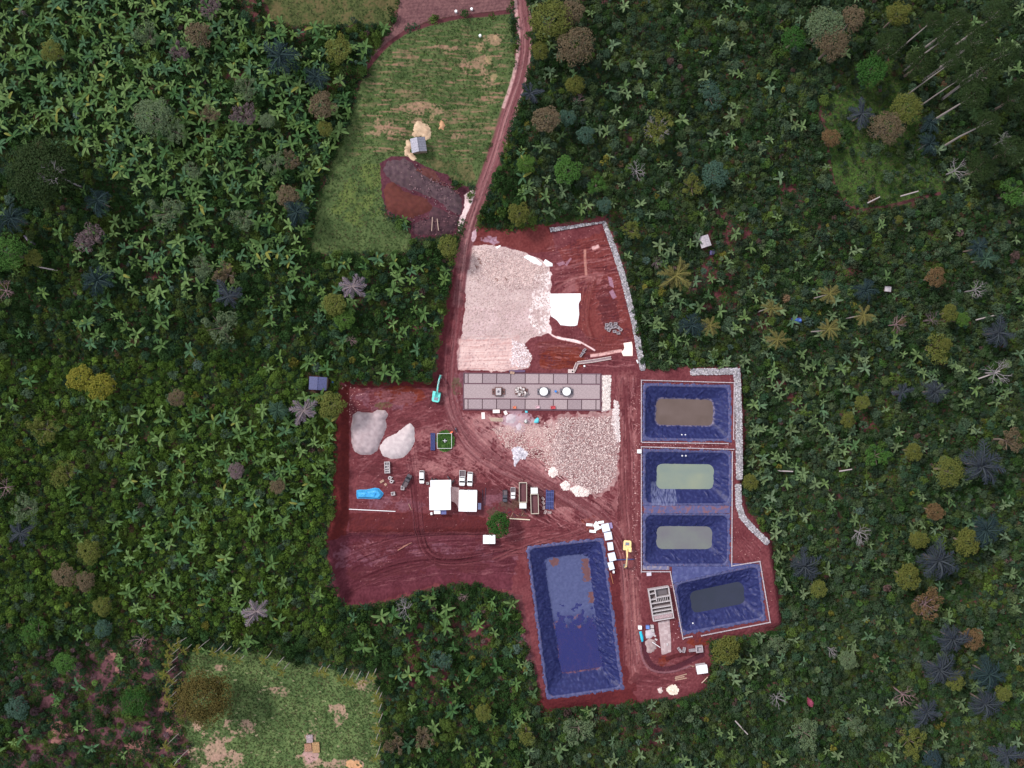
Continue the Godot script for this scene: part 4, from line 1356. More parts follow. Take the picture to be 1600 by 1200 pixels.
func TREES() -> Array:
	return [
		["round", 93, 88, 17, "olive", 7.0, "ball shaped olive tree alone in the upper left banana plantation"],
		["airy", 240, 62, 21, "grey", 7.0, "feathery grey green tree left of the brown crowned tree, upper left plantation"],
		["round", 318, 64, 20, "brown", 8.0, "dense brown crowned tree in the upper left plantation"],
		["airy", 288, 88, 16, "mauve", 7.0, "mauve grey wispy tree below the brown crowned tree, upper left"],
		["round", 253, 192, 29, "grey", 8.0, "wide grey green tree in the middle of the upper left plantation"],
		["airy", 286, 214, 18, "grey", 7.0, "grey green tree touching the wide grey tree's lower right side"],
		["airy", 337, 187, 16, "brown", 7.0, "small brownish tree right of the wide grey green tree"],
		["airy", 392, 145, 20, "grey", 8.0, "upper of two grey trees near the left edge of the top field"],
		["airy", 388, 186, 20, "mauve", 8.0, "lower of two grey trees near the left edge of the top field"],
		["round", 85, 276, 54, "dark", 13.0, "huge dark olive tree at the left edge of the picture"],
		["bare", 92, 276, 22, "white", 19.0, "bare pale branches rising through the huge dark tree at left"],
		["airy", 310, 272, 16, "grey", 7.0, "small grey green tree below the wide grey tree, upper left"],
		["airy", 334, 22, 18, "mauve", 8.0, "mauve grey tree at the top edge left of the fields"],
		["bare", 45, 26, 9, "mauve", 6.0, "small purple leafless shrub near the top left corner"],
		["round", 534, 86, 21, "olive", 8.0, "egg shaped olive tree beside the ploughed field"],
		["palm", 445, 98, 30, "bluish", 9.0, "large blue green palm with one dry frond left of the top field"],
		["palm", 500, 128, 22, "bluish", 8.0, "smaller blue green palm between the large palm and the field edge"],
		["round", 507, 172, 21, "brown", 8.0, "brown green tree at the left edge of the top field"],
		["round", 512, 208, 13, "yellow", 6.0, "small yellow green tree at the left edge of the top field"],
		["round", 425, 196, 13, "grey", 6.0, "small round grey tree west of the top field"],
		["airy", 436, 262, 18, "grey", 7.0, "left of two grey green trees west of the grass field"],
		["airy", 462, 256, 15, "brown", 7.0, "right of two grey green trees west of the grass field"],
		["round", 858, 36, 33, "olive", 11.0, "big olive tree leaning over the dirt road at the top"],
		["round", 898, 78, 31, "brown", 11.0, "big rust brown tree right of the road at the top"],
		["round", 894, 20, 19, "brown", 10.0, "brown tree at the top edge above the rust brown tree"],
		["round", 852, 190, 22, "brown", 8.0, "dome shaped brown tree right of the dirt road"],
		["round", 886, 187, 13, "teal", 5.0, "small teal tree beside the dome shaped brown tree"],
		["round", 914, 213, 14, "teal", 5.0, "pale teal tree lower right of the dome shaped brown tree"],
		["dead", 828, 150, 17, "slate", 6.0, "grey palm on the right shoulder of the dirt road"],
		["round", 842, 84, 14, "yellow", 6.0, "yellow green bushy tree between the road and the rust brown tree"],
		["airy", 1030, 200, 27, "olive", 8.0, "half bare olive tree in the upper middle right thicket"],
		["bare", 1026, 200, 24, "white", 10.0, "pale leafless limbs of the half bare tree, upper middle right"],
		["bare", 995, 266, 18, "white", 7.0, "pale leafless tree in the thicket above the retaining wall"],
		["round", 1117, 272, 22, "teal", 8.0, "round grey teal tree in the thicket north of the small hut"],
		["round", 885, 270, 22, "green", 6.0, "dark green tree in the thicket right of the road"],
		["airy", 1082, 292, 20, "olive", 6.0, "low olive tree left of the round grey teal tree"],
		["round", 822, 260, 15, "bright", 5.0, "bright green round tree beside the dirt road"],
		["round", 898, 136, 15, "yellow", 5.0, "yellow green tree below the rust brown tree"],
		["airy", 930, 292, 16, "green", 6.0, "thin green tree above the retaining wall's corner"],
		["airy", 1112, 146, 22, "teal", 7.0, "wispy teal tree in the upper right thicket"],
		["bare", 905, 156, 11, "pink", 5.0, "small pink leafless shrub in the thicket right of the road"],
		["round", 1290, 40, 31, "grey", 12.0, "large grey green tree at the top of the upper right thicket"],
		["round", 1335, 26, 19, "brown", 12.0, "rusty tree touching the large grey green tree, top right"],
		["round", 1302, 68, 26, "brown", 12.0, "rusty brown tree below the large grey green tree, top right"],
		["round", 1408, 18, 20, "yellow", 10.0, "yellow green tree at the top edge, right of the rusty trees"],
		["round", 1416, 168, 26, "olive", 9.0, "olive tree on the right side of the upper right clearing"],
		["round", 1385, 200, 26, "brown", 9.0, "grey brown tree in the upper right clearing"],
		["dead", 1346, 178, 22, "slate", 7.0, "grey drooping palm in the upper right clearing"],
		["round", 1298, 216, 15, "orange", 5.0, "small orange tree beside the footpath, upper right"],
		["palm", 1456, 190, 18, "bluish", 8.0, "upper of two blue green palms right of the clearing"],
		["palm", 1456, 222, 18, "bluish", 8.0, "lower of two blue green palms right of the clearing"],
		["bare", 1500, 262, 20, "white", 9.0, "white branched leafless tree right of the clearing"],
		["bare", 1575, 215, 18, "white", 9.0, "thin leafless tree near the right edge, upper right"],
		["palm", 30, 345, 24, "bluish", 9.0, "dark blue palm at the left edge below the huge dark tree"],
		["round", 20, 398, 30, "green", 9.0, "broad green tree at the left edge"],
		["palm", 166, 320, 22, "bluish", 9.0, "dark blue palm right of the huge dark tree at left"],
		["airy", 264, 335, 29, "grey", 9.0, "spreading grey green tree in the left plantation"],
		["airy", 150, 376, 22, "mauve", 8.0, "mauve brown tree in the left plantation"],
		["airy", 386, 345, 20, "grey", 8.0, "greyish tree left of the grass field's lower end"],
		["airy", 320, 418, 19, "grey", 7.0, "grey green tree left of the withered purple palm"],
		["airy", 356, 430, 19, "brown", 8.0, "brown tree just above the withered purple palm"],
		["dead", 362, 464, 22, "slate", 8.0, "withered purple grey palm in the left plantation"],
		["palm", 160, 440, 25, "bluish", 8.0, "ragged blue palm in the left thicket"],
		["airy", 348, 512, 29, "grey", 8.0, "wide pale green tree west of the lilac star palm"],
		["round", 133, 592, 22, "amber", 8.0, "left half of the golden tree at the left, a yellow crown"],
		["round", 166, 602, 23, "amber", 8.0, "right half of the golden tree at the left, a yellow crown"],
		["bare", 14, 455, 20, "pink", 7.0, "pinkish leafless tree at the left edge"],
		["round", 60, 405, 13, "olive", 6.0, "small olive tree beside the broad green tree at the left edge"],
		["palm", 470, 336, 22, "bluish", 9.0, "blue green palm at the left edge of the grass field"],
		["round", 456, 312, 18, "brown", 8.0, "brown tree above the palm at the grass field's left edge"],
		["dead", 553, 449, 24, "lilac", 8.0, "pale lilac star shaped palm northwest of the yard"],
		["round", 525, 478, 19, "olive", 7.0, "olive brown tree below the lilac star palm"],
		["round", 540, 500, 17, "bright", 6.0, "leaf green tree joined to the olive brown tree below the star palm"],
		["round", 702, 386, 17, "olive", 6.0, "rounded olive tree where the dirt road enters the site"],
		["bare", 550, 532, 11, "pink", 5.0, "small pink leafless shrub northwest of the yard"],
		["round", 810, 336, 18, "yellow", 6.0, "yellow olive tree above the north bank of the site"],
		["round", 943, 324, 12, "teal", 5.0, "small teal tree at the retaining wall's upper corner"],
		["coconut", 1057, 430, 25, "gold", 13.0, "large golden green coconut palm right of the retaining wall"],
		["palm", 1082, 508, 22, "bluish", 8.0, "dark blue palm right of the retaining wall"],
		["coconut", 1112, 508, 16, "gold", 9.0, "small yellowing coconut palm beside the dark blue palm"],
		["airy", 985, 362, 16, "olive", 6.0, "twiggy olive tree right of the retaining wall's upper end"],
		["bare", 1028, 408, 13, "mauve", 6.0, "mauve leafless tree beside the large coconut palm"],
		["coconut", 1300, 458, 15, "gold", 15.0, "tall coconut palm furthest up of the group right of the site"],
		["coconut", 1352, 492, 16, "gold", 15.0, "tall coconut palm furthest right of the group right of the site"],
		["coconut", 1297, 513, 16, "gold", 15.0, "middle coconut palm of the group right of the site"],
		["coconut", 1210, 480, 15, "gold", 14.0, "tall coconut palm furthest left of the group, beside the blue tarpaulin"],
		["coconut", 1219, 529, 18, "gold", 14.0, "lowest coconut palm of the group right of the site"],
		["palm", 1358, 452, 22, "bluish", 8.0, "dark blue green palm above the right hand coconut palms"],
		["round", 1467, 432, 16, "orange", 8.0, "orange leaved tree in the right thicket"],
		["round", 1486, 488, 15, "yellow", 7.0, "golden tree below the orange leaved tree, right thicket"],
		["round", 1508, 498, 12, "bright", 7.0, "lime green tree touching the golden tree, right thicket"],
		["bare", 1536, 450, 17, "white", 9.0, "white leafless tree near the right edge above the slate palm"],
		["bare", 1410, 505, 16, "pink", 8.0, "pinkish leafless tree in the right thicket"],
		["bare", 1466, 498, 16, "mauve", 8.0, "mauve leafless tree left of the golden tree, right thicket"],
		["palm", 1568, 520, 25, "slate", 9.0, "large slate grey palm at the right edge"],
		["airy", 1472, 545, 24, "olive", 9.0, "olive brown tree in the right thicket above the slate palms"],
		["round", 1482, 537, 10, "yellow", 10.0, "small yellow topped tree within the olive trees at right"],
		["bare", 1572, 582, 24, "white", 10.0, "large white leafless tree at the right edge"],
		["palm", 1548, 402, 20, "teal", 8.0, "teal palm near the right edge, below the dark palm"],
		["palm", 1536, 384, 18, "bluish", 9.0, "dark palm near the right edge, above the teal palm"],
		["round", 1407, 342, 7, "yellow", 3.0, "tiny bright yellow tree below the upper right clearing"],
		["airy", 75, 670, 24, "olive", 8.0, "olive grey tree in the left thicket below the golden tree"],
		["airy", 110, 740, 22, "olive", 8.0, "dusty olive tree in the left thicket"],
		["airy", 46, 792, 22, "grey", 8.0, "grey green tree near the left edge above the pale blue palm"],
		["dead", 42, 830, 20, "slate", 7.0, "pale slate palm near the left edge"],
		["round", 148, 858, 18, "olive", 7.0, "neat round olive tree in the left thicket"],
		["round", 110, 896, 17, "brown", 7.0, "reddish brown tree in the lower left thicket"],
		["round", 141, 904, 15, "brown", 7.0, "grey brown tree right of the reddish brown tree, lower left"],
		["round", 375, 734, 13, "mauve", 6.0, "small grey mauve tree among bananas west of the yard"],
		["round", 284, 622, 14, "brown", 6.0, "brown topped tree among bananas at left"],
		["bare", 8, 762, 18, "pink", 8.0, "pink leafless tree cut by the left edge"],
		["round", 522, 632, 22, "olive", 6.0, "dense olive tree at the yard's west bank beside the blue roof"],
		["dead", 478, 641, 21, "lilac", 7.0, "pale lilac palm left of the dense olive tree"],
		["palm", 440, 640, 18, "teal", 6.0, "teal palm left of the pale lilac palm"],
		["round", 440, 757, 12, "brown", 5.0, "small brown tree among bananas beside the yard's west bank"],
		["round", 778, 818, 20, "vivid", 5.0, "lone dark green tree in the yard below the white sheds"],
		["dead", 1415, 613, 16, "slate", 8.0, "grey palm left of the large slate palm, right thicket"],
		["palm", 1466, 612, 21, "slate", 9.0, "large slate palm in the right thicket below the olive trees"],
		["round", 1355, 628, 12, "olive", 6.0, "small olive tree left of the grey palm, right thicket"],
		["round", 1330, 657, 12, "yellow", 6.0, "small yellow green tree by the narrow path at right"],
		["round", 1486, 738, 25, "olive", 9.0, "broad mossy tree left of the big slate palm, right"],
		["palm", 1536, 728, 34, "slate", 11.0, "biggest slate blue palm near the right edge"],
		["airy", 1582, 690, 22, "brown", 9.0, "brown thinning tree cut by the right edge"],
		["round", 1432, 707, 15, "yellow", 7.0, "yellow green tree left of the broad mossy tree, right"],
		["airy", 1376, 714, 20, "green", 6.0, "low green tree in the right thicket"],
		["round", 1464, 800, 16, "orange", 7.0, "rust orange tree in the right thicket below the mossy tree"],
		["palm", 1260, 886, 27, "slate", 8.0, "slate blue palm right of the dark pond"],
		["bare", 1352, 836, 22, "white", 8.0, "white forked leafless tree in the right thicket"],
		["round", 1438, 846, 16, "yellow", 7.0, "golden green tree in the right thicket below the orange tree"],
		["round", 1512, 848, 22, "yellow", 8.0, "wide golden tree beside the slate palms at right"],
		["palm", 1468, 876, 32, "slate", 10.0, "wide slate palm in the right thicket"],
		["palm", 1546, 830, 27, "bluish", 9.0, "dark blue palm above the wide golden tree at right"],
		["round", 1420, 902, 23, "yellow", 8.0, "large golden green tree below the wide slate palm"],
		["round", 1175, 755, 13, "yellow", 4.0, "yellow green tree in the gap of the ponds' stone wall"],
		["round", 166, 944, 15, "olive", 6.0, "upper of two round trees in the lower left thicket"],
		["round", 170, 978, 15, "teal", 6.0, "lower of two round trees in the lower left thicket"],
		["bare", 225, 996, 16, "pink", 6.0, "pinkish leafless tree at the top of the bare lower left ground"],
		["round", 322, 1084, 46, "bronze", 12.0, "huge brown olive tree on the left side of the lower field"],
		["airy", 62, 982, 22, "green", 7.0, "green tree in the lower left thicket near the edge"],
		["round", 108, 1030, 17, "green", 6.0, "dark green tree above the bare lower left ground"],
		["round", 220, 1088, 26, "vivid", 5.0, "low wide dark green tree left of the areca palms"],
		["round", 36, 1100, 17, "teal", 5.0, "teal green tree near the lower left edge"],
		["dead", 404, 952, 21, "lilac", 8.0, "pale lilac palm southwest of the site's lower terrace"],
		["bare", 632, 950, 20, "white", 6.0, "white tangled leafless tree below the lower terrace"],
		["bare", 725, 934, 11, "pink", 4.0, "small pinkish dead tree below the lower terrace"],
		["round", 754, 1114, 15, "olive", 6.0, "mounded olive tree left of the large pond's lower end"],
		["airy", 620, 1158, 19, "brown", 7.0, "brownish tree right of the lower field"],
		["airy", 664, 1148, 18, "brown", 7.0, "grey brown tree right of the lower field's brownish tree"],
		["airy", 690, 1028, 18, "teal", 6.0, "thin teal tree in the thicket left of the large pond"],
		["round", 1133, 1014, 23, "yellow", 7.0, "yellow green tree below the dark pond"],
		["airy", 905, 1142, 24, "grey", 7.0, "grey green tree below the large pond"],
		["airy", 822, 1146, 17, "olive", 6.0, "olive tree at the lower left of the large pond"],
		["airy", 1218, 1010, 18, "grey", 7.0, "dark grey tree right of the yellow green tree below the dark pond"],
		["airy", 1456, 946, 26, "orange", 9.0, "copper coloured thinning tree in the lower right thicket"],
		["bare", 1458, 952, 20, "pink", 11.0, "pink branches inside the copper coloured tree, lower right"],
		["round", 1282, 922, 14, "olive", 6.0, "olive orange tree right of the slate palm by the dark pond"],
		["round", 1522, 1000, 18, "orange", 8.0, "orange tree right of the slate palms, lower right"],
		["palm", 1492, 1000, 28, "slate", 9.0, "slate palm left of the orange tree, lower right"],
		["palm", 1474, 1050, 29, "slate", 9.0, "large slate palm below the orange tree, lower right"],
		["round", 1497, 1068, 14, "olive", 8.0, "small mossy tree touching the large slate palm, lower right"],
		["palm", 1552, 1058, 27, "bluish", 9.0, "dark blue palm near the lower right edge"],
		["palm", 1546, 1104, 24, "slate", 9.0, "slate palm beneath the dark blue palm, lower right edge"],
		["round", 1574, 1088, 14, "olive", 8.0, "olive gold tree beside the dark blue palm, lower right edge"],
		["bare", 1424, 1096, 20, "pink", 9.0, "pale pink leafless tree in the lower right thicket"],
		["dead", 1456, 1120, 24, "slate", 8.0, "drooping grey palm beside the pale pink leafless tree"],
		["round", 1330, 1036, 15, "grey", 6.0, "small grey green tree in the lower right thicket"],
		["bare", 1306, 1022, 13, "white", 6.0, "small white leafless tree in the lower right thicket"],
		["airy", 1262, 1152, 24, "grey", 7.0, "grey green tree near the bottom edge below the red object"],
		["airy", 1430, 1166, 24, "olive", 7.0, "olive green tree near the bottom edge, lower right"],
		["dead", 1578, 1184, 26, "slate", 8.0, "grey palm in the lower right corner"],
		["airy", 1342, 1140, 18, "grey", 7.0, "wispy grey tree near the bottom edge, lower right"],
		["bare", 1220, 1098, 16, "white", 6.0, "thin leafless tree left of the red object, lower right"],
		["round", 1392, 66, 25, "dark", 11.0, "dark green tree above the upper right clearing"],
		["round", 1440, 98, 27, "dark", 12.0, "deep green tree left of the tall stand, upper right"],
		["round", 1590, 150, 28, "dark", 12.0, "dark tree cut by the right edge beside the tall stand"],
		["round", 1578, 236, 27, "dark", 10.0, "dark rounded tree near the right edge below the tall stand"],
		["round", 1532, 262, 26, "dark", 10.0, "dark tree right of the clearing below the tall stand"],
		["round", 1360, 110, 24, "vivid", 8.0, "low dark green tree in the clearing's upper end"],
		["round", 1240, 60, 20, "vivid", 8.0, "dark green tree left of the rusty trees, top right"],
		["airy", 1585, 300, 24, "green", 9.0, "green tree at the right edge below the tall trees"],
		["round", 1462, 1190, 16, "bluish", 7.0, "blue grey tree cut by the bottom edge, lower right"],
	]

# ---------------------------------------------------------------- the building site
func gridmesh(nu: int, nv: int, f: Callable) -> ArrayMesh:
	# f(i, j) -> [position, colour]
	var pos := PackedVector3Array()
	var col := PackedColorArray()
	for j in nv:
		for i in nu:
			var r: Array = f.call(i, j)
			pos.append(r[0])
			col.append(r[1])
	var nrm := PackedVector3Array()
	nrm.resize(nu * nv)
	var ix := PackedInt32Array()
	for j in nv:
		for i in nu:
			var n := (pos[min(j + 1, nv - 1) * nu + i] - pos[max(j - 1, 0) * nu + i]).cross(pos[j * nu + min(i + 1, nu - 1)] - pos[j * nu + max(i - 1, 0)]).normalized()
			nrm[j * nu + i] = n if n.y >= 0.0 else -n
			if i < nu - 1 and j < nv - 1:
				var a := j * nu + i
				ix.append_array(PackedInt32Array([a, a + 1, a + nu + 1, a, a + nu + 1, a + nu]))
	var arr := []
	arr.resize(Mesh.ARRAY_MAX)
	arr[Mesh.ARRAY_VERTEX] = pos
	arr[Mesh.ARRAY_NORMAL] = nrm
	arr[Mesh.ARRAY_COLOR] = col
	arr[Mesh.ARRAY_INDEX] = ix
	var am := ArrayMesh.new()
	am.add_surface_from_arrays(Mesh.PRIMITIVE_TRIANGLES, arr)
	return am
func smin(a: float, b: float, k: float) -> float:
	var h := clampf(0.5 + 0.5 * (b - a) / k, 0.0, 1.0)
	return lerpf(b, a, h) - k * h * (1.0 - h)
func liner(q: Dictionary, slope: float, floor_y: float, flap: float, wr: float, seed_: int) -> ArrayMesh:
	var A := W(q.rim[0].x, q.rim[0].y)
	var B := W(q.rim[1].x, q.rim[1].y)
	var C := W(q.rim[2].x, q.rim[2].y)
	var D := W(q.rim[3].x, q.rim[3].y)
	var lu := (A.distance_to(B) + D.distance_to(C)) * 0.5
	var lv := (A.distance_to(D) + B.distance_to(C)) * 0.5
	var step := 0.22
	var nu := int((lu + flap * 2.0) / step) + 1
	var nv := int((lv + flap * 2.0) / step) + 1
	var wn := FastNoiseLite.new()
	wn.seed = seed_
	wn.frequency = 0.16
	wn.fractal_octaves = 2
	var fn := FastNoiseLite.new()
	fn.seed = seed_ + 7
	fn.frequency = 0.9
	fn.fractal_octaves = 3
	var large: bool = q.key == "large"
	var cr := []
	var lim: float = floor_y / -slope
	var want: int = {"brown": 54, "green": 54, "grey": 58, "dark": 100, "large": 130}[q.key]
	while cr.size() < want:
		var cu := rng.randf() * lu
		var cv := rng.randf() * lv
		var eu := minf(cu, lu - cu)
		var ev := minf(cv, lv - cv)
		if minf(eu, ev) > lim or minf(eu, ev) < 0.5: continue
		if large and cu < lu * 0.5 and rng.randf() < 0.85: continue
		if large and (cv < lv * 0.1 or cv > lv * 0.9) and rng.randf() < 0.7: continue
		var dir := Vector2(1.0 if cu < lu * 0.5 else -1.0, 0.0) if eu < ev else Vector2(0.0, 1.0 if cv < lv * 0.5 else -1.0)
		if absf(eu - ev) < 3.0: dir = Vector2(1.0 if cu < lu * 0.5 else -1.0, 1.0 if cv < lv * 0.5 else -1.0).normalized()
		dir = dir.rotated(rng.randfn(0.0, 0.55) + (0.5 if large else 0.0))
		var ln_ := rng.randf_range(1.6, 4.6)
		cr.append([Vector2(cu, cv) - dir * ln_ * 0.5, dir, ln_, rng.randf_range(0.2, 0.45), rng.randf_range(0.5, 1.3) * (1.0 if rng.randf() < 0.7 else -0.7), rng.randf_range(-0.12, 0.12)])
	return gridmesh(nu, nv, func(i: int, j: int) -> Array:
		var su := i * step - flap
		var sv := j * step - flap
		var u := su / lu
		var v := sv / lv
		var p := A.lerp(B, u).lerp(D.lerp(C, u), v)
		var wu := fn.get_noise_2d(su * 0.3 + 7.0, sv * 0.3) * 0.3
		var du := minf(su + wu, lu - su + wu)
		var dv := minf(sv, lv - sv)
		var d := smin(du, dv, 2.4) if du > 0.0 and dv > 0.0 else minf(du, dv)
		var fl := floor_y
		if large:
			fl = -(4.22 + 0.74 * v) + fn.get_noise_2d(su * 0.35, sv * 0.35) * 0.16
		var h := 0.12
		var c := Color(1, 1, 1)
		var fold := 0.0
		var warp := wn.get_noise_2d(su * 1.6, sv * 1.6) * 2.2
		if d > 0.0 and d < lim + 1.0:
			var w := Vector2(su + warp * 0.12, sv - warp * 0.12)
			for k in cr:
				var o: Vector2 = w - k[0]
				var t := o.dot(k[1])
				if t < 0.0 or t > k[2]: continue
				var x: float = o.cross(k[1]) + k[5] * (t - k[2] * 0.5) * (t - k[2] * 0.5)
				if absf(x) > 1.0: continue
				fold += k[4] * exp(-x * x / (k[3] * k[3])) * sin(PI * t / k[2])
		fold += 0.25 * wn.get_noise_2d(su * 3.0 + warp, sv * 3.0 - warp)
		if d > 0.0:
			var raw := -d * slope
			h = 0.12 - 0.25 * smoothstep(0.0, 0.5, d) + raw
			h = -smin(-h, -fl, 0.35) if true else h
			var on := smoothstep(0.0, 1.2, d)
			var amt := wr
			if h <= fl + 0.1: amt *= 0.15 if large else 0.3
			if not large: amt *= smoothstep(-3.75, -2.7, h)
			h += fold * amt * on
		else:
			# the flap lies folded and dusted with earth outside the rim
			h = 0.12 + fn.get_noise_2d(su * 1.6, sv * 1.6) * 0.1 - 0.34 * smoothstep(-0.45, -flap, d + fn.get_noise_2d(su * 0.5, sv * 0.5) * 0.9)
		# dust and mud lying on the sheet
		var dust := fn.get_noise_2d(su * 0.8 + 30.0, sv * 0.8)
		var base := Color(0.016, 0.021, 0.094)
		if d < 0.25:
			base = base.lerp(Color(0.105, 0.11, 0.225), clampf(0.6 + dust * 0.5, 0.0, 0.95))
			if fn.get_noise_2d(su * 1.5 - 60.0, sv * 1.5) > 0.48:
				base = Color(0.16, 0.09, 0.11)
		else:
			base = base.lerp(Color(0.05, 0.06, 0.18), clampf(dust * 0.8 + 0.05, 0.0, 0.6))
		if large and h < fl + 0.25:
			base = base.lerp(Color(0.078, 0.092, 0.20), clampf(0.85 + dust * 0.2, 0.0, 1.0) * (1.0 - smoothstep(0.45, 0.62, v)))
			var mud := fn.get_noise_2d(su * 0.45 + 11.0, sv * 0.3)
			if mud > 0.8 or (absf(u - 0.75) < 0.045 + dust * 0.05 and v > 0.13 and v < 0.29) or (absf(u - 0.77) < 0.04 + dust * 0.05 and v > 0.36 and v < 0.44) or Vector2((u - 0.33) * 2.0, (v - 0.13) * 5.0).length() < 0.13 + dust * 0.1:
				base = Color(0.13, 0.06, 0.07)
			if v > 0.5:
				base = base.lerp(Color(0.24, 0.085, 0.06), clampf((mud - 0.16) * 3.0, 0.0, 1.0) * 0.5 + 0.6 * smoothstep(0.82, 0.88, v) * clampf(0.4 + dust, 0.0, 1.0))
		elif q.key == "green" and v > 0.6 and u > 0.08 and u < 0.38:
			base = base.lerp(Color(0.2, 0.22, 0.36), clampf(0.35 + fn.get_noise_2d(su * 3.0, sv * 0.4) * 0.9, 0.0, 0.8))
		elif q.key == "brown" and h < -3.2:
			base = base.lerp(Color(0.2, 0.17, 0.23), clampf(0.5 + dust, 0.0, 0.8))
		p.y = h
		return [p, base])
func water(called: String, q: Dictionary, y: float, m: Material, label: String, ins := 10.0) -> void:
	var c := Vector2.ZERO
	for p in q.rim:
		c += p / 4.0
	var pts := []
	for p in q.rim:
		var r: Vector2 = c + (p - c) * (1.0 - ins * 2.0 / 100.0)
		pts.append(W(r.x, r.y, y))
	var nm := gridmesh(24, 24, func(i: int, j: int) -> Array:
		return [pts[0].lerp(pts[1], i / 23.0).lerp(pts[3].lerp(pts[2], i / 23.0), j / 23.0), Color(1, 1, 1)])
	tag(obj(called, nm, m), label, "", "", "structure")
func watermat(key: String, c: Color, alpha := 1.0, c2 := Color.BLACK) -> StandardMaterial3D:
	var m := StandardMaterial3D.new()
	m.albedo_color = c
	m.roughness = 0.09
	m.metallic_specular = 0.5
	if c2 != Color.BLACK:
		var nt := FastNoiseLite.new()
		nt.seed = key.length() * 7
		nt.frequency = 0.006
		var im := nt.get_seamless_image(256, 256)
		im.convert(Image.FORMAT_RGB8)
		var d := im.get_data()
		for i in range(0, d.size(), 3):
			var t := d[i] / 255.0
			d[i] = int(lerpf(c.r8, c2.r8, t))
			d[i + 1] = int(lerpf(c.g8, c2.g8, t))
			d[i + 2] = int(lerpf(c.b8, c2.b8, t))
		m.albedo_color = Color(1, 1, 1)
		m.albedo_texture = ImageTexture.create_from_image(Image.create_from_data(256, 256, false, Image.FORMAT_RGB8, d))
		m.uv1_triplanar = true
		m.uv1_world_triplanar = true
		m.uv1_scale = Vector3.ONE * 0.05
	if alpha < 1.0:
		m.transparency = BaseMaterial3D.TRANSPARENCY_ALPHA
		m.albedo_color.a = alpha
	return m
func sheet(poly: Array, y: float, rough: float, step := 0.5, sd := 4, base := Color(1, 1, 1), dirt := Color(1, 1, 1), edge := 0.3) -> ArrayMesh:
	# a loose sheet over the ground inside a plan outline: wrinkled, hem turned down
	var pp := P2(poly)
	var bb := Rect2(pp[0], Vector2.ZERO)
	for p in pp:
		bb = bb.expand(p)
	var fn := FastNoiseLite.new()
	fn.seed = sd
	fn.frequency = 0.35
	fn.fractal_octaves = 3
	var st := step / S
	var nu := int(bb.size.x / st) + 1
	var nv := int(bb.size.y / st) + 1
	var pos := PackedVector3Array()
	var col := PackedColorArray()
	var ok := PackedByteArray()
	for j in nv:
		for i in nu:
			var p := bb.position + Vector2(i * st, j * st)
			var d := -pdist(p, pp) * S
			if d < 0.0 and d > -step * 1.5:
				# pull a rim point onto the outline
				var best := 1e9
				var bq := p
				for k in pp.size():
					var a := pp[k]
					var b := pp[(k + 1) % pp.size()]
					var w := Geometry2D.get_closest_point_to_segment(p, a, b)
					if w.distance_to(p) < best:
						best = w.distance_to(p)
						bq = w
				p = bq
				d = 0.0
			var q := W(p.x, p.y)
			var f := pow(1.0 - absf(fn.get_noise_2d(q.x * 0.8, q.z * 0.8)), 4.0) * rough
			q.y = land(p.x, p.y) + y * smoothstep(0.0, edge, d) + f * smoothstep(0.0, edge * 2.0, d) + 0.03
			pos.append(q)
			col.append(base.lerp(dirt, clampf(fn.get_noise_2d(q.x * 1.5 + 50.0, q.z * 1.5) * 2.2 + 0.1, 0.0, 1.0)))
			ok.append(1 if d >= 0.0 else 0)
	var m := MB.new()
	for j in nv - 1:
		for i in nu - 1:
			var a := j * nu + i
			var ids := [a, a + 1, a + nu + 1, a + nu]
			var good := 0
			for t in ids:
				good += ok[t]
			if good == 4:
				m.col = col[a]
				m.quad(pos[ids[0]], pos[ids[1]], pos[ids[2]], pos[ids[3]], Vector3.UP)
			elif good == 3:
				var k := []
				for t in ids:
					if ok[t]: k.append(pos[t])
				m.col = col[a]
				m.tri(k[0], k[1], k[2], Vector3.UP)
	return m.mesh()
func rubble(called: String, parent: Node, polys: Array, count: int, rmin: float, rmax: float, c0: Color, c1: Color, heap := 0.0) -> void:
	var xf := [[], [], []]
	var cl := [[], [], []]
	for pl in polys:
		var pp := P2(pl)
		var bb := Rect2(pp[0], Vector2.ZERO)
		for p in pp:
			bb = bb.expand(p)
		var k := 0
		var tries := 0
		while k < count and tries < count * 6:
			tries += 1
			var p := bb.position + Vector2(rng.randf(), rng.randf()) * bb.size
			var d := -pdist(p, pp) * S
			if d < 0.0 or rng.randf() > 0.35 + d * 0.8:
				continue
			k += 1
			var r := rng.randf_range(rmin, rmax)
			var up := heap * smoothstep(0.0, 2.5, d) * rng.randf()
			var t := Transform3D(Basis(Vector3(rng.randf() - 0.5, rng.randf() - 0.5, rng.randf() - 0.5).normalized(), rng.randf() * TAU).scaled(Vector3(r, r * 0.7, r * rng.randf_range(0.7, 1.1))), W(p.x, p.y, land(p.x, p.y) + up + r * 0.15))
			var v := rng.randi() % 3
			xf[v].append(t)
			cl[v].append(lin(c0.lerp(c1, rng.randf())))
	for v in 3:
		scatter(called, parent, rocks[v], mat("rock", Color(1, 1, 1), 0.9), xf[v], cl[v])
var rocks := []
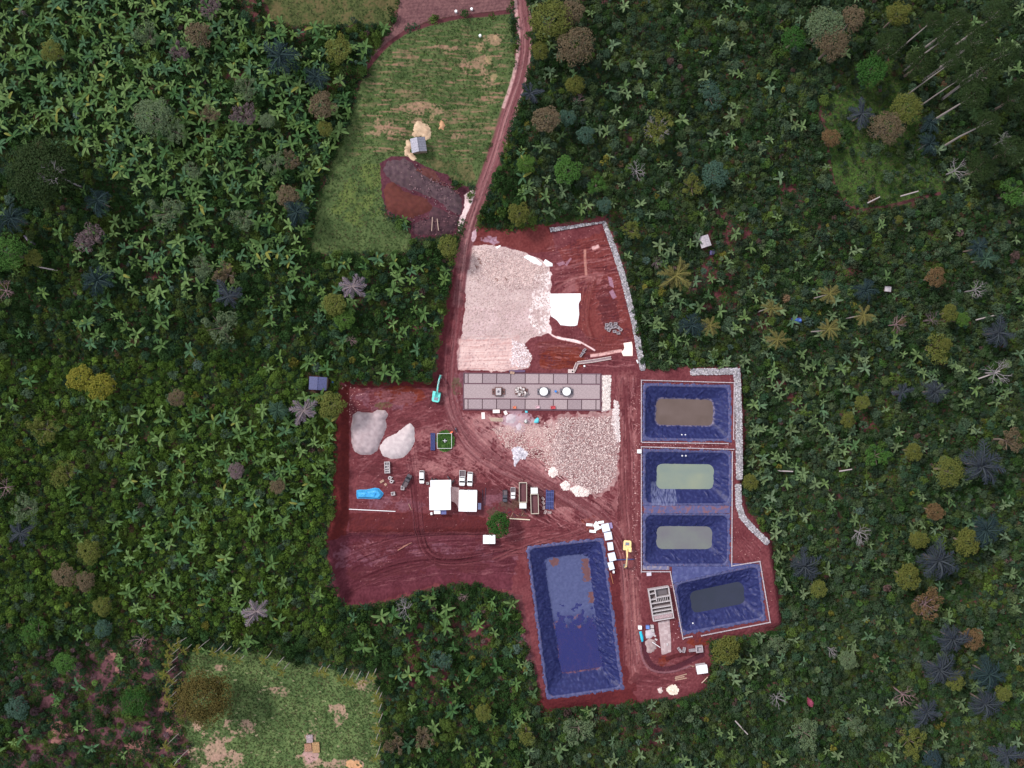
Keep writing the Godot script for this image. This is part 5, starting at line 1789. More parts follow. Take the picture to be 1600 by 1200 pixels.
func mound(called: String, label: String, cat: String, poly: Array, height: float, soft: float, m: Material, c0: Color, c1: Color, lumps := 0.15, step := 0.45, edge := 2.6) -> MeshInstance3D:
	var pp := jag(P2(poly), edge, 2.5)
	var bb := Rect2(pp[0], Vector2.ZERO)
	for p in pp:
		bb = bb.expand(p)
	bb = bb.grow(3.0)
	var st := step / S
	var fn := FastNoiseLite.new()
	fn.seed = int(poly[0])
	fn.frequency = 0.3
	fn.fractal_octaves = 4
	var mesh := gridmesh(int(bb.size.x / st) + 2, int(bb.size.y / st) + 2, func(i: int, j: int) -> Array:
		var p := bb.position + Vector2(i * st, j * st)
		var d := -pdist(p, pp) * S
		var q := W(p.x, p.y)
		var n := fn.get_noise_2d(q.x, q.z)
		q.y = land(p.x, p.y) - 0.35
		if d > -0.4:
			q.y = land(p.x, p.y) - 0.15 + (height * (1.0 - exp(-maxf(d, 0.0) / soft)) + n * lumps * smoothstep(0.0, 1.0, d))
		return [q, c0.lerp(c1, clampf(0.5 + fn.get_noise_2d(q.x * 1.7 + 70.0, q.z * 1.7) * 1.2, 0.0, 1.0))])
	var o := obj(called, mesh, m)
	tag(o, label, cat)
	return o
func stonewall(label: String, poly: Array, width: float, height: float) -> void:
	# rubble masonry: a mortar body carrying stones on its top and faces
	var t := thing("stone_wall", label, "stone wall", Vector3.ZERO)
	var body := MB.new()
	body.col = Color(0.22, 0.2, 0.23)
	var cap := MB.new()
	var pts := []
	for i in range(0, poly.size(), 2):
		pts.append(W(poly[i], poly[i + 1]))
	for i in pts.size() - 1:
		var a: Vector3 = pts[i]
		var b: Vector3 = pts[i + 1]
		var d := (b - a)
		var l := d.length()
		d /= l
		var ang := atan2(-d.z, d.x)
		body.box(Transform3D(Basis(Vector3.UP, ang), (a + b) * 0.5 + Vector3(0, height * 0.5 - 1.2, 0)), Vector3(l + width * 0.9, height + 2.2, width - 0.12 + 0.01 * i), 0.05)
		var n := int((l + width * 0.8) / 0.46)
		var rows := int(width / 0.40)
		for k in n:
			for r in rows + 1:
				var s := rng.randf_range(0.75, 1.15)
				var p := a + d * (k * 0.46 - width * 0.4 + rng.randf_range(-0.1, 0.1)) + Vector3(-d.z, 0, d.x) * (-width * 0.5 + width * r / rows + rng.randf_range(-0.07, 0.07))
				p.y = height - 0.1 + rng.randf_range(-0.05, 0.03)
				var g := rng.randf_range(0.2, 0.52)
				cap.col = Color(g, g * 0.95, g * rng.randf_range(0.98, 1.08))
				cap.stone(p, Vector3(0.28, 0.2, 0.25) * s, rng)
	obj("mortar_body", body, mat("mortar", Color(1, 1, 1), 0.95), t)
	tag(obj("stones", cap, mat("wallstone", Color(1, 1, 1), 0.9), t), "", "", "", "stuff")
func parapet(label: String, poly: Array, group := "") -> void:
	var t := thing("pond_parapet", label, "parapet", Vector3.ZERO, 0.0, group)
	var m := mat("parapet", rgb(206, 194, 204), 0.9, 0.0, 0.35)
	for i in range(0, poly.size() - 2, 2):
		var a := W(poly[i], poly[i + 1])
		var b := W(poly[i + 2], poly[i + 3])
		var d := b - a
		var l := d.length()
		var ang := atan2(-d.z, d.x)
		var w := MB.new()
		var nseg := int(max(1.0, l / 3.2))
		w.box(Transform3D(Basis(Vector3.UP, ang), (a + b) * 0.5 + Vector3(0, 0.1 + 0.004 * i, 0)), Vector3(l - 0.34, 0.62, 0.26), 0.02)
		obj("wall", w, m, t)
		for k in nseg + 1:
			if k == 0 and i > 0: continue
			var p := a + d * (float(k) / nseg)
			part_box("post", t, p + Vector3(0, 0.16, 0), Vector3(0.36, 0.78, 0.36), m, ang, 0.02)
func wheel(parent: Node, at: Vector3, r: float, w: float) -> void:
	var m := MB.new()
	m.tube([at - Vector3(w * 0.5, 0, 0), at - Vector3(w * 0.35, 0, 0), at + Vector3(w * 0.35, 0, 0), at + Vector3(w * 0.5, 0, 0)], [r * 0.88, r, r, r * 0.88], 14)
	var o := obj("wheel", m, mat("tyre", rgb(28, 27, 29), 0.9), parent)
	var h := MB.new()
	h.tube([at - Vector3(w * 0.53, 0, 0), at + Vector3(w * 0.53, 0, 0)], [r * 0.52, r * 0.52], 10)
	obj("rim", h, mat("rim", rgb(150, 150, 154), 0.4, 0.6), o)
func sec(z: float, hw: float, y0: float, y1: float, rd := 0.12) -> Array:
	return [Vector3(-hw, y0, z), Vector3(-hw, y1 - rd, z), Vector3(-hw + rd, y1, z), Vector3(hw - rd, y1, z), Vector3(hw, y1 - rd, z), Vector3(hw, y0, z)]
func car(kind: String, x: float, y: float, turn_deg: float, paint: Color, label: String, l := 4.6, group := "") -> void:
	# nose towards -z
	var t := thing({"suv": "white_car", "pickup": "pickup_truck", "flat": "small_truck"}[kind], label, {"suv": "car", "pickup": "pickup truck", "flat": "truck"}[kind], W(x, y, land(x, y)), deg_to_rad(turn_deg), group)
	var pm := mat("paint_" + paint.to_html(), paint, 0.3)
	pm.clearcoat_enabled = true
	var gl := mat("car_glass", rgb(22, 26, 34), 0.08)
	var hw := l * 0.19
	var z0 := -l * 0.5
	var b := MB.new()
	var belt := 0.98
	if kind == "suv":
		b.loft([sec(z0, hw * 0.82, 0.42, 0.78), sec(z0 + 0.22, hw * 0.96, 0.34, 0.9), sec(z0 + l * 0.24, hw, 0.32, belt), sec(z0 + l * 0.9, hw, 0.32, belt + 0.04), sec(-z0, hw * 0.9, 0.4, belt)])
	else:
		b.loft([sec(z0, hw * 0.82, 0.5, 0.86), sec(z0 + 0.22, hw * 0.96, 0.42, 1.0), sec(z0 + l * 0.24, hw, 0.4, belt + 0.08), sec(z0 + l * 0.56, hw, 0.4, belt + 0.1), sec(z0 + l * 0.58, hw, 0.4, 0.72), sec(-z0 - 0.06, hw, 0.42, 0.72)])
	obj("body", b, pm, t)
	var c0 := z0 + l * (0.24 if kind == "suv" else 0.2)
	var c1 := (-z0 - 0.12) if kind == "suv" else z0 + l * 0.56
	if kind == "flat":
		c0 = z0 + 0.1
		c1 = z0 + l * 0.34
	var top := 1.72 if kind != "flat" else 1.95
	var g := MB.new()
	g.loft([sec(c0, hw * 0.92, belt - 0.02, belt + 0.03, 0.02), sec(c0 + 0.62 if kind != "flat" else c0 + 0.2, hw * 0.8, belt - 0.02, top - 0.05, 0.08), sec(c1 - 0.35 if kind == "suv" else c1 - 0.15, hw * 0.8, belt - 0.02, top - 0.05, 0.08), sec(c1, hw * 0.88, belt - 0.02, belt + 0.05, 0.02)])
	obj("windows", g, gl, t)
	var rf := MB.new()
	var ra: float = c0 + (0.72 if kind != "flat" else 0.24)
	var rb: float = c1 - (0.42 if kind == "suv" else 0.2)
	rf.loft([sec(ra, hw * 0.8, top - 0.06, top - 0.01, 0.03), sec((ra + rb) * 0.5, hw * 0.84, top - 0.06, top + 0.03, 0.03), sec(rb, hw * 0.8, top - 0.06, top - 0.01, 0.03)])
	obj("roof", rf, pm, t)
	if kind != "suv":
		var s0 := z0 + l * (0.585 if kind == "pickup" else 0.38)
		var s1 := -z0
		var hh := 1.12
		for s in [-1.0, 1.0]:
			part_box("bed_side", t, Vector3(s * (hw - 0.03), 0.88, (s0 + s1) * 0.5), Vector3(0.07, 0.5, s1 - s0 - 0.16), pm)
		part_box("tailgate", t, Vector3(0, 0.88, s1 - 0.04), Vector3(hw * 2.0, 0.5, 0.07), pm)
		part_box("headboard", t, Vector3(0, 0.92, s0 + 0.03), Vector3(hw * 2.0, 0.6, 0.06), pm)
		part_box("bed_floor", t, Vector3(0, 0.7, (s0 + s1) * 0.5), Vector3(hw * 1.9, 0.08, s1 - s0 - 0.2), mat("bed_floor", rgb(96, 84, 90), 0.8))
	for s in [-1.0, 1.0]:
		for z in [z0 + l * 0.19, z0 + l * 0.79]:
			wheel(t, Vector3(s * (hw - 0.06), 0.35, z), 0.35, 0.22)
		part_box("headlight", t, Vector3(s * hw * 0.62, 0.72, z0 + 0.03), Vector3(0.3, 0.14, 0.08), mat("lamp_glass", rgb(220, 222, 226), 0.15))
		part_box("mirror", t, Vector3(s * (hw + 0.1), belt + 0.12, c0 + 0.55), Vector3(0.18, 0.14, 0.1), pm)
func dump_truck(x: float, y: float, turn_deg: float, label: String) -> void:
	var t := thing("dump_truck", label, "truck", W(x, y, land(x, y)), deg_to_rad(turn_deg), "dump trucks parked in the yard")
	var wm := mat("truck_white", rgb(232, 232, 232), 0.35)
	var cream := mat("truck_cream", rgb(206, 198, 184), 0.5)
	var cab := MB.new()
	cab.loft([sec(-4.5, 1.1, 0.7, 2.0, 0.1), sec(-4.35, 1.2, 0.6, 2.5, 0.15), sec(-4.05, 1.2, 0.6, 2.75, 0.15), sec(-2.55, 1.2, 0.6, 2.75, 0.15)])
	var cb := obj("cab", cab, wm, t)
	part_box("windscreen", cb, Vector3(0, 2.1, -4.42), Vector3(2.0, 0.7, 0.1), mat("car_glass", rgb(22, 26, 34), 0.08))
	for s in [-1.0, 1.0]:
		part_box("mirror", cb, Vector3(s * 1.36, 2.1, -4.3), Vector3(0.2, 0.4, 0.14), mat("black_plastic", rgb(26, 26, 28), 0.6))
		part_box("side_window", cb, Vector3(s * 1.2, 2.15, -3.6), Vector3(0.05, 0.6, 0.9), mat("car_glass", rgb(22, 26, 34), 0.08))
	part_box("chassis", t, Vector3(0, 0.8, 0.3), Vector3(1.0, 0.35, 8.2), mat("black_plastic", rgb(26, 26, 28), 0.6))
	part_box("bed_floor", t, Vector3(0, 1.15, 1.05), Vector3(2.5, 0.14, 6.7), cream)
	for s in [-1.0, 1.0]:
		part_box("bed_side", t, Vector3(s * 1.27, 1.75, 1.05), Vector3(0.16, 1.25, 6.9), cream)
	part_box("headboard", t, Vector3(0, 1.85, -2.28), Vector3(2.36, 1.45, 0.16), cream)
	part_box("tailgate", t, Vector3(0, 1.75, 4.40), Vector3(2.36, 1.2, 0.14), cream)
	var ld := gridmesh(9, 22, func(i: int, j: int) -> Array:
		return [Vector3(-1.18 + i * 0.295, 1.34 + 0.22 * sin(i * PI / 8.0) * sin(j * PI / 21.0) + rng.randf() * 0.06, -2.18 + j * 0.312), Color(1, 1, 1) * rng.randf_range(0.85, 1.15)])
	obj("earth_residue", ld, mat("truck_earth", rgb(96, 60, 66), 0.95), t)
	for s in [-1.0, 1.0]:
		for z in [-3.5, 2.3, 3.5]:
			wheel(t, Vector3(s * 1.05, 0.5, z), 0.5, 0.34)
func excavator(x: float, y: float, turn_deg: float, c: Color, track: Color, label: String, reach: float) -> void:
	# boom towards -z
	var t := thing("excavator", label, "excavator", W(x, y, land(x, y)), deg_to_rad(turn_deg))
	var pm := mat("digger_" + c.to_html(), c, 0.42)
	var dk := mat("digger_black", rgb(34, 33, 36), 0.7)
	for s in [-1.0, 1.0]:
		var tr := MB.new()
		var prof := []
		for k in 12:
			var a := TAU * k / 12.0
			prof.append(Vector3(0, 0.42 + sin(a) * 0.42, cos(a) * 0.42 + (1.35 if cos(a) > 0.0 else -1.35)))
		var s0 := []
		var s1 := []
		for p in prof:
			s0.append(p + Vector3(s * 1.1 - 0.28, 0, 0))
			s1.append(p + Vector3(s * 1.1 + 0.28, 0, 0))
		tr.loft([s0, s1])
		var o := obj("track", tr, dk, t)
		part_box("track_frame", o, Vector3(s * 1.1, 0.42, 0), Vector3(0.62, 0.3, 2.4), mat("track_frame", track, 0.6))
	part_box("turntable", t, Vector3(0, 0.95, 0), Vector3(1.7, 0.3, 1.9), dk, 0.0, 0.1)
	var house := MB.new()
	house.loft([sec(-1.35, 1.3, 1.1, 1.75, 0.1), sec(-0.2, 1.35, 1.1, 1.95, 0.12), sec(1.2, 1.35, 1.1, 2.0, 0.16), sec(1.75, 1.25, 1.15, 1.95, 0.2), sec(2.0, 0.95, 1.2, 1.85, 0.2)])
	var hb := obj("house", house, pm, t)
	part_box("engine_cover", hb, Vector3(0.1, 2.05, 0.9), Vector3(1.3, 0.14, 1.0), mat("digger_grille", rgb(120, 126, 140), 0.6))
	part_box("exhaust", hb, Vector3(0.85, 2.3, 0.3), Vector3(0.14, 0.5, 0.14), dk)
	var cab := part_box("cab", t, Vector3(-0.82, 2.3, -0.85), Vector3(0.95, 1.2, 1.5), pm, 0.0, 0.12)
	part_box("cab_roof", cab, Vector3(-0.82, 2.93, -0.85), Vector3(0.98, 0.1, 1.55), pm, 0.0, 0.04)
	part_box("cab_window", cab, Vector3(-0.82, 2.45, -1.6), Vector3(0.75, 0.7, 0.06), mat("car_glass", rgb(22, 26, 34), 0.08))
	part_box("cab_side_window", cab, Vector3(-1.3, 2.45, -0.9), Vector3(0.05, 0.65, 1.1), mat("car_glass", rgb(22, 26, 34), 0.08))
	var bm := MB.new()
	var b := [[Vector3(0.15, 1.7, -0.9), 0.3], [Vector3(0.15, 3.4, -2.3), 0.34], [Vector3(0.15, 3.9, -3.3), 0.32], [Vector3(0.15, 3.5, -reach), 0.22]]
	for i in 3:
		var p: Vector3 = b[i][0]
		var q: Vector3 = b[i + 1][0]
		var d := q - p
		bm.box(Transform3D(Basis.looking_at(d.normalized(), Vector3.UP), (p + q) * 0.5), Vector3(0.5, (b[i][1] + b[i + 1][1]), d.length() + 0.2), 0.05)
	obj("boom", bm, pm, t)
	var st := MB.new()
	var e := Vector3(0.15, 3.6, -reach - 0.1)
	var f := Vector3(0.15, 1.0, -reach - 1.2)
	st.box(Transform3D(Basis.looking_at((f - e).normalized(), Vector3.FORWARD), (e + f) * 0.5), Vector3(0.4, 0.45, (f - e).length()), 0.05)
	obj("stick", st, pm, t)
	var cy := MB.new()
	cy.tube([Vector3(0.15, 1.5, -1.4), Vector3(0.15, 2.9, -2.9)], [0.1, 0.1], 8)
	cy.tube([Vector3(0.15, 4.3, -3.2), Vector3(0.15, 4.0, -reach)], [0.09, 0.09], 8)
	obj("cylinders", cy, mat("steel", rgb(170, 172, 176), 0.3, 0.8), t)
	var bk := MB.new()
	bk.loft([[f + Vector3(-0.5, 0.1, 0.1), f + Vector3(0.5, 0.1, 0.1), f + Vector3(0.5, -0.1, -0.3), f + Vector3(-0.5, -0.1, -0.3)], [f + Vector3(-0.55, -0.6, 0.7), f + Vector3(0.55, -0.6, 0.7), f + Vector3(0.55, -0.85, 0.2), f + Vector3(-0.55, -0.85, 0.2)], [f + Vector3(-0.55, -0.75, 0.95), f + Vector3(0.55, -0.75, 0.95), f + Vector3(0.55, -0.95, 0.9), f + Vector3(-0.55, -0.95, 0.9)]])
	obj("bucket", bk, mat("bucket", rgb(116, 110, 112), 0.6, 0.3), t)
func motorbike(x: float, y: float, turn_deg: float, c: Color, label: String) -> void:
	var t := thing("motorcycle", label, "motorcycle", W(x, y, land(x, y)), deg_to_rad(turn_deg), "motorcycles parked by the white sheds")
	wheel(t, Vector3(0, 0.3, -0.65), 0.3, 0.12)
	wheel(t, Vector3(0, 0.3, 0.65), 0.3, 0.14)
	var b := MB.new()
	b.loft([sec(-0.5, 0.1, 0.45, 0.85, 0.05), sec(-0.1, 0.18, 0.4, 0.9, 0.06), sec(0.25, 0.17, 0.45, 0.78, 0.06), sec(0.85, 0.12, 0.6, 0.82, 0.05)])
	obj("body", b, mat("bike_" + c.to_html(), c, 0.4), t)
	part_box("seat", t, Vector3(0, 0.86, 0.4), Vector3(0.28, 0.1, 0.75), mat("black_plastic", rgb(26, 26, 28), 0.6))
	var hb := MB.new()
	hb.tube([Vector3(-0.36, 1.02, -0.4), Vector3(0, 0.95, -0.52), Vector3(0.36, 1.02, -0.4)], [0.025, 0.03, 0.025], 5)
	hb.tube([Vector3(0, 0.95, -0.5), Vector3(0, 0.3, -0.65)], [0.04, 0.03], 5)
	obj("handlebar", hb, mat("steel", rgb(170, 172, 176), 0.3, 0.8), t)
func shed(called: String, label: String, x: float, y: float, w: float, d: float, hgt_: float, turn_deg: float, roof_m: Material, wall_m: Material, gable := 0.5, door := true, cat := "shed") -> Node3D:
	# x, y, w, d in plan units: the roof as surveyed from the air
	var q := seen(x, y, hgt_)
	var g := land(q.x / S + 800.0, q.z / S + 600.0)
	q.y = g
	var t := thing(called, label, cat, q, deg_to_rad(turn_deg))
	var hw := w * S * 0.5
	var hd := d * S * 0.5
	var wl := 0.25
	for s in [-1.0, 1.0]:
		part_box("wall", t, Vector3(s * (hw - wl), hgt_ * 0.5 - 0.15, 0), Vector3(0.12, hgt_ + 0.3, hd * 2.0 - wl * 2.0 - 0.14), wall_m, 0.0, 0.0)
		part_box("wall", t, Vector3(0, hgt_ * 0.5 - 0.15, s * (hd - wl)), Vector3(hw * 2.0 - wl * 2.0 + 0.12, hgt_ + 0.3, 0.12), wall_m, 0.0, 0.0)
	if door:
		part_box("door", t, Vector3(-hw * 0.3, 1.0, -hd + wl - 0.08), Vector3(0.9, 2.0, 0.06), mat("door_wood", rgb(104, 92, 88), 0.7), 0.0, 0.0)
		part_box("window", t, Vector3(hw * 0.35, 1.5, -hd + wl - 0.08), Vector3(1.1, 0.8, 0.06), mat("car_glass", rgb(22, 26, 34), 0.08), 0.0, 0.0)
	var m := MB.new()
	var ridge := hgt_ + gable
	for s in [-1.0, 1.0]:
		var n := int(hd * 2.0 / 0.38)
		for k in n:
			# ribbed metal: alternate strips stand a little proud
			var z0 := -hd + 2.0 * hd * k / n
			var z1 := -hd + 2.0 * hd * (k + 1) / n
			var up := 0.05 if k % 2 else 0.0
			m.quad(Vector3(0, ridge + up, z0), Vector3(0, ridge + up, z1), Vector3(s * hw, hgt_ + up, z1), Vector3(s * hw, hgt_ + up, z0), Vector3.UP)
			m.quad(Vector3(0, ridge - 0.04, z0), Vector3(0, ridge - 0.04, z1), Vector3(s * hw, hgt_ - 0.04, z1), Vector3(s * hw, hgt_ - 0.04, z0), Vector3.DOWN)
			m.quad(Vector3(0, ridge + 0.05, z0), Vector3(s * hw, hgt_ + 0.05, z0), Vector3(s * hw, hgt_ - 0.04, z0), Vector3(0, ridge - 0.04, z0), Vector3(0, 0, -1 if k % 2 else 1))
	var rf := obj("roof", m, roof_m, t)
	if gable > 0.0:
		var rc := MB.new()
		rc.tube([Vector3(0, ridge + 0.05, -hd), Vector3(0, ridge + 0.05, hd)], [0.12, 0.12], 6)
		obj("ridge_cap", rc, roof_m, rf)
		for s in [-1.0, 1.0]:
			var gb := MB.new()
			gb.tri(Vector3(-hw + wl, hgt_, s * (hd - wl)), Vector3(hw - wl, hgt_, s * (hd - wl)), Vector3(0, ridge - 0.06, s * (hd - wl)), Vector3(0, 0, s))
			obj("gable", gb, wall_m, t)
	return t
func block(called: String, label: String, cat: String, x: float, y: float, size: Vector3, turn_deg: float, m: Material, group := "", hollow := false, lift := 0.0) -> Node3D:
	var t := thing(called, label, cat, W(x, y, land(x, y) + lift), deg_to_rad(turn_deg), group)
	if hollow:
		# an open box: floor and four walls
		var th: float = min(size.x, size.z) * 0.16
		part_box("base", t, Vector3(0, 0.06, 0), Vector3(size.x - 0.01, 0.14, size.z - 0.01), m)
		for s in [-1.0, 1.0]:
			part_box("side", t, Vector3(s * (size.x - th) * 0.5, size.y * 0.5, 0), Vector3(th, size.y, size.z), m)
			part_box("end", t, Vector3(0, size.y * 0.5 - 0.005, s * (size.z - th) * 0.5), Vector3(size.x - th * 2.0, size.y, th), m)
	else:
		part_box("body", t, Vector3(0, size.y * 0.5 - 0.02, 0), size, m, 0.0, min(0.06, size.y * 0.3))
	return t
func pole(called: String, label: String, cat: String, x0: float, y0: float, x1: float, y1: float, r: float, m: Material, group := "", lift := 0.0) -> void:
	var a := W(x0, y0, land(x0, y0) + r + lift)
	var b := W(x1, y1, land(x1, y1) + r + lift)
	var t := MB.new()
	t.tube([a, a.lerp(b, 0.3) + Vector3(0, r * 0.3, 0), a.lerp(b, 0.7) - Vector3(0, r * 0.2, 0), b], [r, r * 1.03, r * 0.97, r * 0.9], 7)
	tag(obj(called, t, m), label, cat, group)

func build_site() -> void:
	rng.seed = 77
	var white := mat("white_metal", rgb(238, 240, 244), 0.45)
	var wallw := mat("shed_wall", rgb(196, 194, 198), 0.8)
	var conc := mat("concrete", rgb(176, 164, 172), 0.9, 0.0, 0.4)
	var pale := mat("pale_concrete", rgb(212, 204, 208), 0.9, 0.0, 0.35)
	var dark_conc := mat("dark_concrete", rgb(96, 70, 80), 0.9, 0.0, 0.4)
	var wood := mat("timber", rgb(196, 160, 140), 0.85, 0.0, 0.4)
	var bluem := mat("blue_steel", rgb(64, 74, 138), 0.5, 0.0, 0.4)
	var tarp := mat("blue_tarp", rgb(62, 160, 214), 0.45)
	for k in 3:
		var m := MB.new()
		m.stone(Vector3.ZERO, Vector3.ONE, rng)
		rocks.append(m.mesh())
	# ---- ponds
	var lm := StandardMaterial3D.new()
	lm.albedo_color = Color(1, 1, 1)
	lm.vertex_color_use_as_albedo = true
	lm.roughness = 0.46
	lm.metallic_specular = 0.32
	var names := {"brown": ["wrinkled blue liner of the pond with brown water", "still brown water in the northernmost small pond"], "green": ["wrinkled blue liner of the pond with pale green water", "pale green water in the second small pond"], "grey": ["wrinkled blue liner of the pond with grey water", "cloudy grey water in the third small pond"], "dark": ["wrinkled blue liner of the tilted pond with dark water", "dark slate water in the tilted southern pond"], "large": ["blue liner of the large nearly empty pond", "shallow dark blue water in the south half of the large pond"]}
	var wm := {"brown": watermat("brown", rgb(88, 72, 66), 1.0, rgb(100, 84, 80)), "green": watermat("green_", rgb(112, 126, 120), 1.0, rgb(130, 138, 120)), "grey": watermat("grey", rgb(100, 98, 106), 1.0, rgb(108, 114, 110)), "dark": watermat("dark_one", rgb(28, 36, 54), 1.0, rgb(36, 42, 64)), "large": watermat("large", rgb(20, 26, 104), 0.7)}
	var sd := 31
	for q in ponds:
		var big: bool = q.key == "large"
		var o := obj("pond_liner", liner(q, 0.82 if big else 0.74, -4.6 if big else -4.5, 1.15, 0.4, sd), lm)
		tag(o, names[q.key][0], "pond liner")
		water("pond_water", q, -4.61 if big else (-3.5 if q.key != "dark" else -3.75), wm[q.key], names[q.key][1], 12.0 if big else 8.0)
		sd += 13
	tag(obj("liner_strip", sheet([1006, 785, 1142, 785, 1141, 806, 1006, 806], 0.2, 0.12, 0.4, 6, Color(0.085, 0.09, 0.2), Color(0.17, 0.09, 0.12)), lm), "dusty blue liner over the bank between the green and grey ponds", "liner sheet")
	tag(obj("liner_strip", sheet([1050, 880, 1139, 880, 1183, 881, 1120, 897, 1056, 914, 1050, 912], 0.17, 0.1, 0.4, 8, Color(0.055, 0.065, 0.18), Color(0.09, 0.1, 0.23)), lm), "blue liner sheet between the grey and dark ponds", "liner sheet")
	tag(obj("liner_strip", sheet([1004, 883, 1046, 883, 1046, 892, 1004, 892], 0.15, 0.12, 0.4, 9, Color(0.14, 0.14, 0.25), Color(0.3, 0.25, 0.27)), lm), "dusty liner end at the grey pond's lower left corner", "liner sheet")
	parapet("low white parapet round the brown pond", [1002, 690, 1002, 594, 1147, 598, 1146, 686])
	parapet("low white parapet along the brown pond's lower side", [1003.5, 691, 1137, 693])
	parapet("white parapet along the west side of the green and grey ponds", [1146, 702, 1002, 698, 1002, 893, 1047, 893, 1067, 998])
	parapet("long white parapet east of the green and grey ponds round the dark pond", [1144, 706, 1143, 884, 1187, 877, 1203, 972, 1096, 993])
	parapet("short stub of white parapet below the dark pond", [1069, 996.5, 1081, 994])
	for q in [[1066, 680, "left of the pair of white sandbags on the brown pond's lower slope"], [1071.6, 680, "right of the pair of white sandbags on the brown pond's lower slope"], [1066.5, 712.6, "left of the pair of white sandbags on the green pond's upper slope"], [1072.2, 712.6, "right of the pair of white sandbags on the green pond's upper slope"], [1083.6, 976, "lone white sandbag on the dark pond's lower slope"]]:
		var b := MB.new()
		b.loft([[Vector3(-0.15, 0, -0.1), Vector3(-0.15, 0, 0.1), Vector3(-0.12, 0.12, 0)], [Vector3(-0.1, -0.02, -0.26), Vector3(-0.1, -0.02, 0.26), Vector3(-0.1, 0.32, 0)], [Vector3(0.2, -0.02, -0.3), Vector3(0.2, -0.02, 0.3), Vector3(0.2, 0.36, 0)], [Vector3(0.4, 0, -0.12), Vector3(0.4, 0, 0.12), Vector3(0.4, 0.1, 0)]])
		var d: float = (687.0 - q[1]) * S if q[1] < 700 else (q[1] - 707.0) * S
		if q[1] > 900: d = 1.9
		var o := obj("sandbag", b, white)
		o.position = W(q[0], q[1], -d * 0.74 - 0.05)
		tag(o, q[2], "sandbag", "white sandbags on the pond slopes")
	# ---- retaining walls
	stonewall("grey rubble stone retaining wall round the site's northeast side", [863, 358, 944, 344, 972, 428, 990, 500, 1004, 576], 1.6, 0.45)
	stonewall("grey rubble stone wall right of the brown pond", [1083, 581, 1151, 580, 1154, 650, 1155, 746], 1.9, 0.4)
	stonewall("curved pale stone wall right of the grey pond", [1153, 760, 1154, 790, 1160, 808, 1176, 826, 1198, 847], 1.7, 0.4)
	# ---- foundation slab
	var f := thing("foundation_slab", "long concrete foundation slab with two rows of square panels", "foundation", W(831, 612, 0.0), deg_to_rad(-0.3))
	var fx := 831.0
	var fy := 612.0
	part_box("base", f, Vector3(0, -0.1, 0), Vector3(215 * S, 0.72, 58.5 * S), dark_conc, 0.0, 0.02)
	var xs := [725.5, 731.5, 753.8, 776, 798, 820.6, 842, 864.6, 886.7, 908.8, 931.2, 938]
	var pans := [mat("panel_a", rgb(166, 148, 154), 0.9, 0.0, 0.22), mat("panel_b", rgb(174, 156, 160), 0.9, 0.0, 0.22), mat("panel_c", rgb(158, 140, 146), 0.9, 0.0, 0.22)]
	for row in [[584.2, 599.2], [624.2, 639.4]]:
		for i in xs.size() - 1:
			var w: float = (xs[i + 1] - xs[i]) * S - 0.3
			part_box("panel", f, Vector3(((xs[i] + xs[i + 1]) * 0.5 - fx) * S, 0.3, ((row[0] + row[1]) * 0.5 - fy) * S), Vector3(w, 0.1 + rng.randf() * 0.02, (row[1] - row[0]) * S - 0.1), pans[rng.randi() % 3], 0.0, 0.015)
	part_box("floor_strip", f, Vector3(0, 0.3, (611.6 - fy) * S), Vector3(212 * S, 0.11, 22.4 * S), pans[1], 0.0, 0.015)
	for yy in [583.3, 600.2, 623.2, 640.6]:
		part_box("edge_beam", f, Vector3(0, 0.32, (yy - fy) * S), Vector3(215.4 * S, 0.22, 0.2), mat("beam", rgb(110, 78, 92), 0.9), 0.0, 0.02)
	for xx in [724.0, 938.6]:
		part_box("edge_beam", f, Vector3((xx - fx) * S, 0.325, 0), Vector3(0.2, 0.22, 58 * S), mat("beam", rgb(110, 78, 92), 0.9), 0.0, 0.02)
	# ---- machine footings on the slab
	var grey := mat("footing_grey", rgb(112, 106, 118), 0.8, 0.0, 0.3)
	var rust := mat("footing_rust", rgb(126, 88, 86), 0.9, 0.0, 0.4)
	var spec := [[779.0, "brown cross shaped footing with a white square box on the slab", rust, 0], [814.5, "cluttered cross shaped footing full of rubble on the slab", rust, 1], [849.5, "grey cross shaped footing with a white drum, third on the slab", grey, 2], [885.0, "grey cross shaped footing with a white drum, rightmost on the slab", grey, 2]]
	for q in spec:
		var t := thing("machine_footing", q[1], "footing", W(q[0], 611.8, 0.355))
		part_box("frame", t, Vector3(0, 0.3, 0), Vector3(2.5, 0.6, 3.1), q[2], 0.0, 0.05)
		for s in [-1.0, 1.0]:
			part_box("wing", t, Vector3(s * 1.72, 0.22, 0), Vector3(0.94, 0.44, 2.0), q[2], 0.0, 0.04)
			part_box("pocket", t, Vector3(s * 1.75, 0.45, 0.1), Vector3(0.4, 0.04, 0.5), mat("black_plastic", rgb(26, 26, 28), 0.6), 0.0, 0.0)
		if q[3] == 0:
			part_box("box", t, Vector3(0, 0.95, 0), Vector3(1.8, 0.7, 2.5), pale, 0.0, 0.06)
			var h := MB.new()
			h.tube([Vector3(0, 1.25, 0), Vector3(0, 1.36, 0)], [0.42, 0.42], 16)
			obj("lid", h, grey, t)
		elif q[3] == 1:
			var rb := MB.new()
			for k in 40:
				var g := rng.randf_range(0.2, 0.75)
				rb.col = Color(g, g * 0.9, g * 0.9)
				rb.stone(Vector3(rng.randf_range(-1.9, 1.9), 0.55 + rng.randf() * 0.25, rng.randf_range(-1.3, 1.3)), Vector3.ONE * rng.randf_range(0.12, 0.42), rng)
			obj("rubble", rb, mat("rock", Color(1, 1, 1), 0.9), t)
		else:
			var d := MB.new()
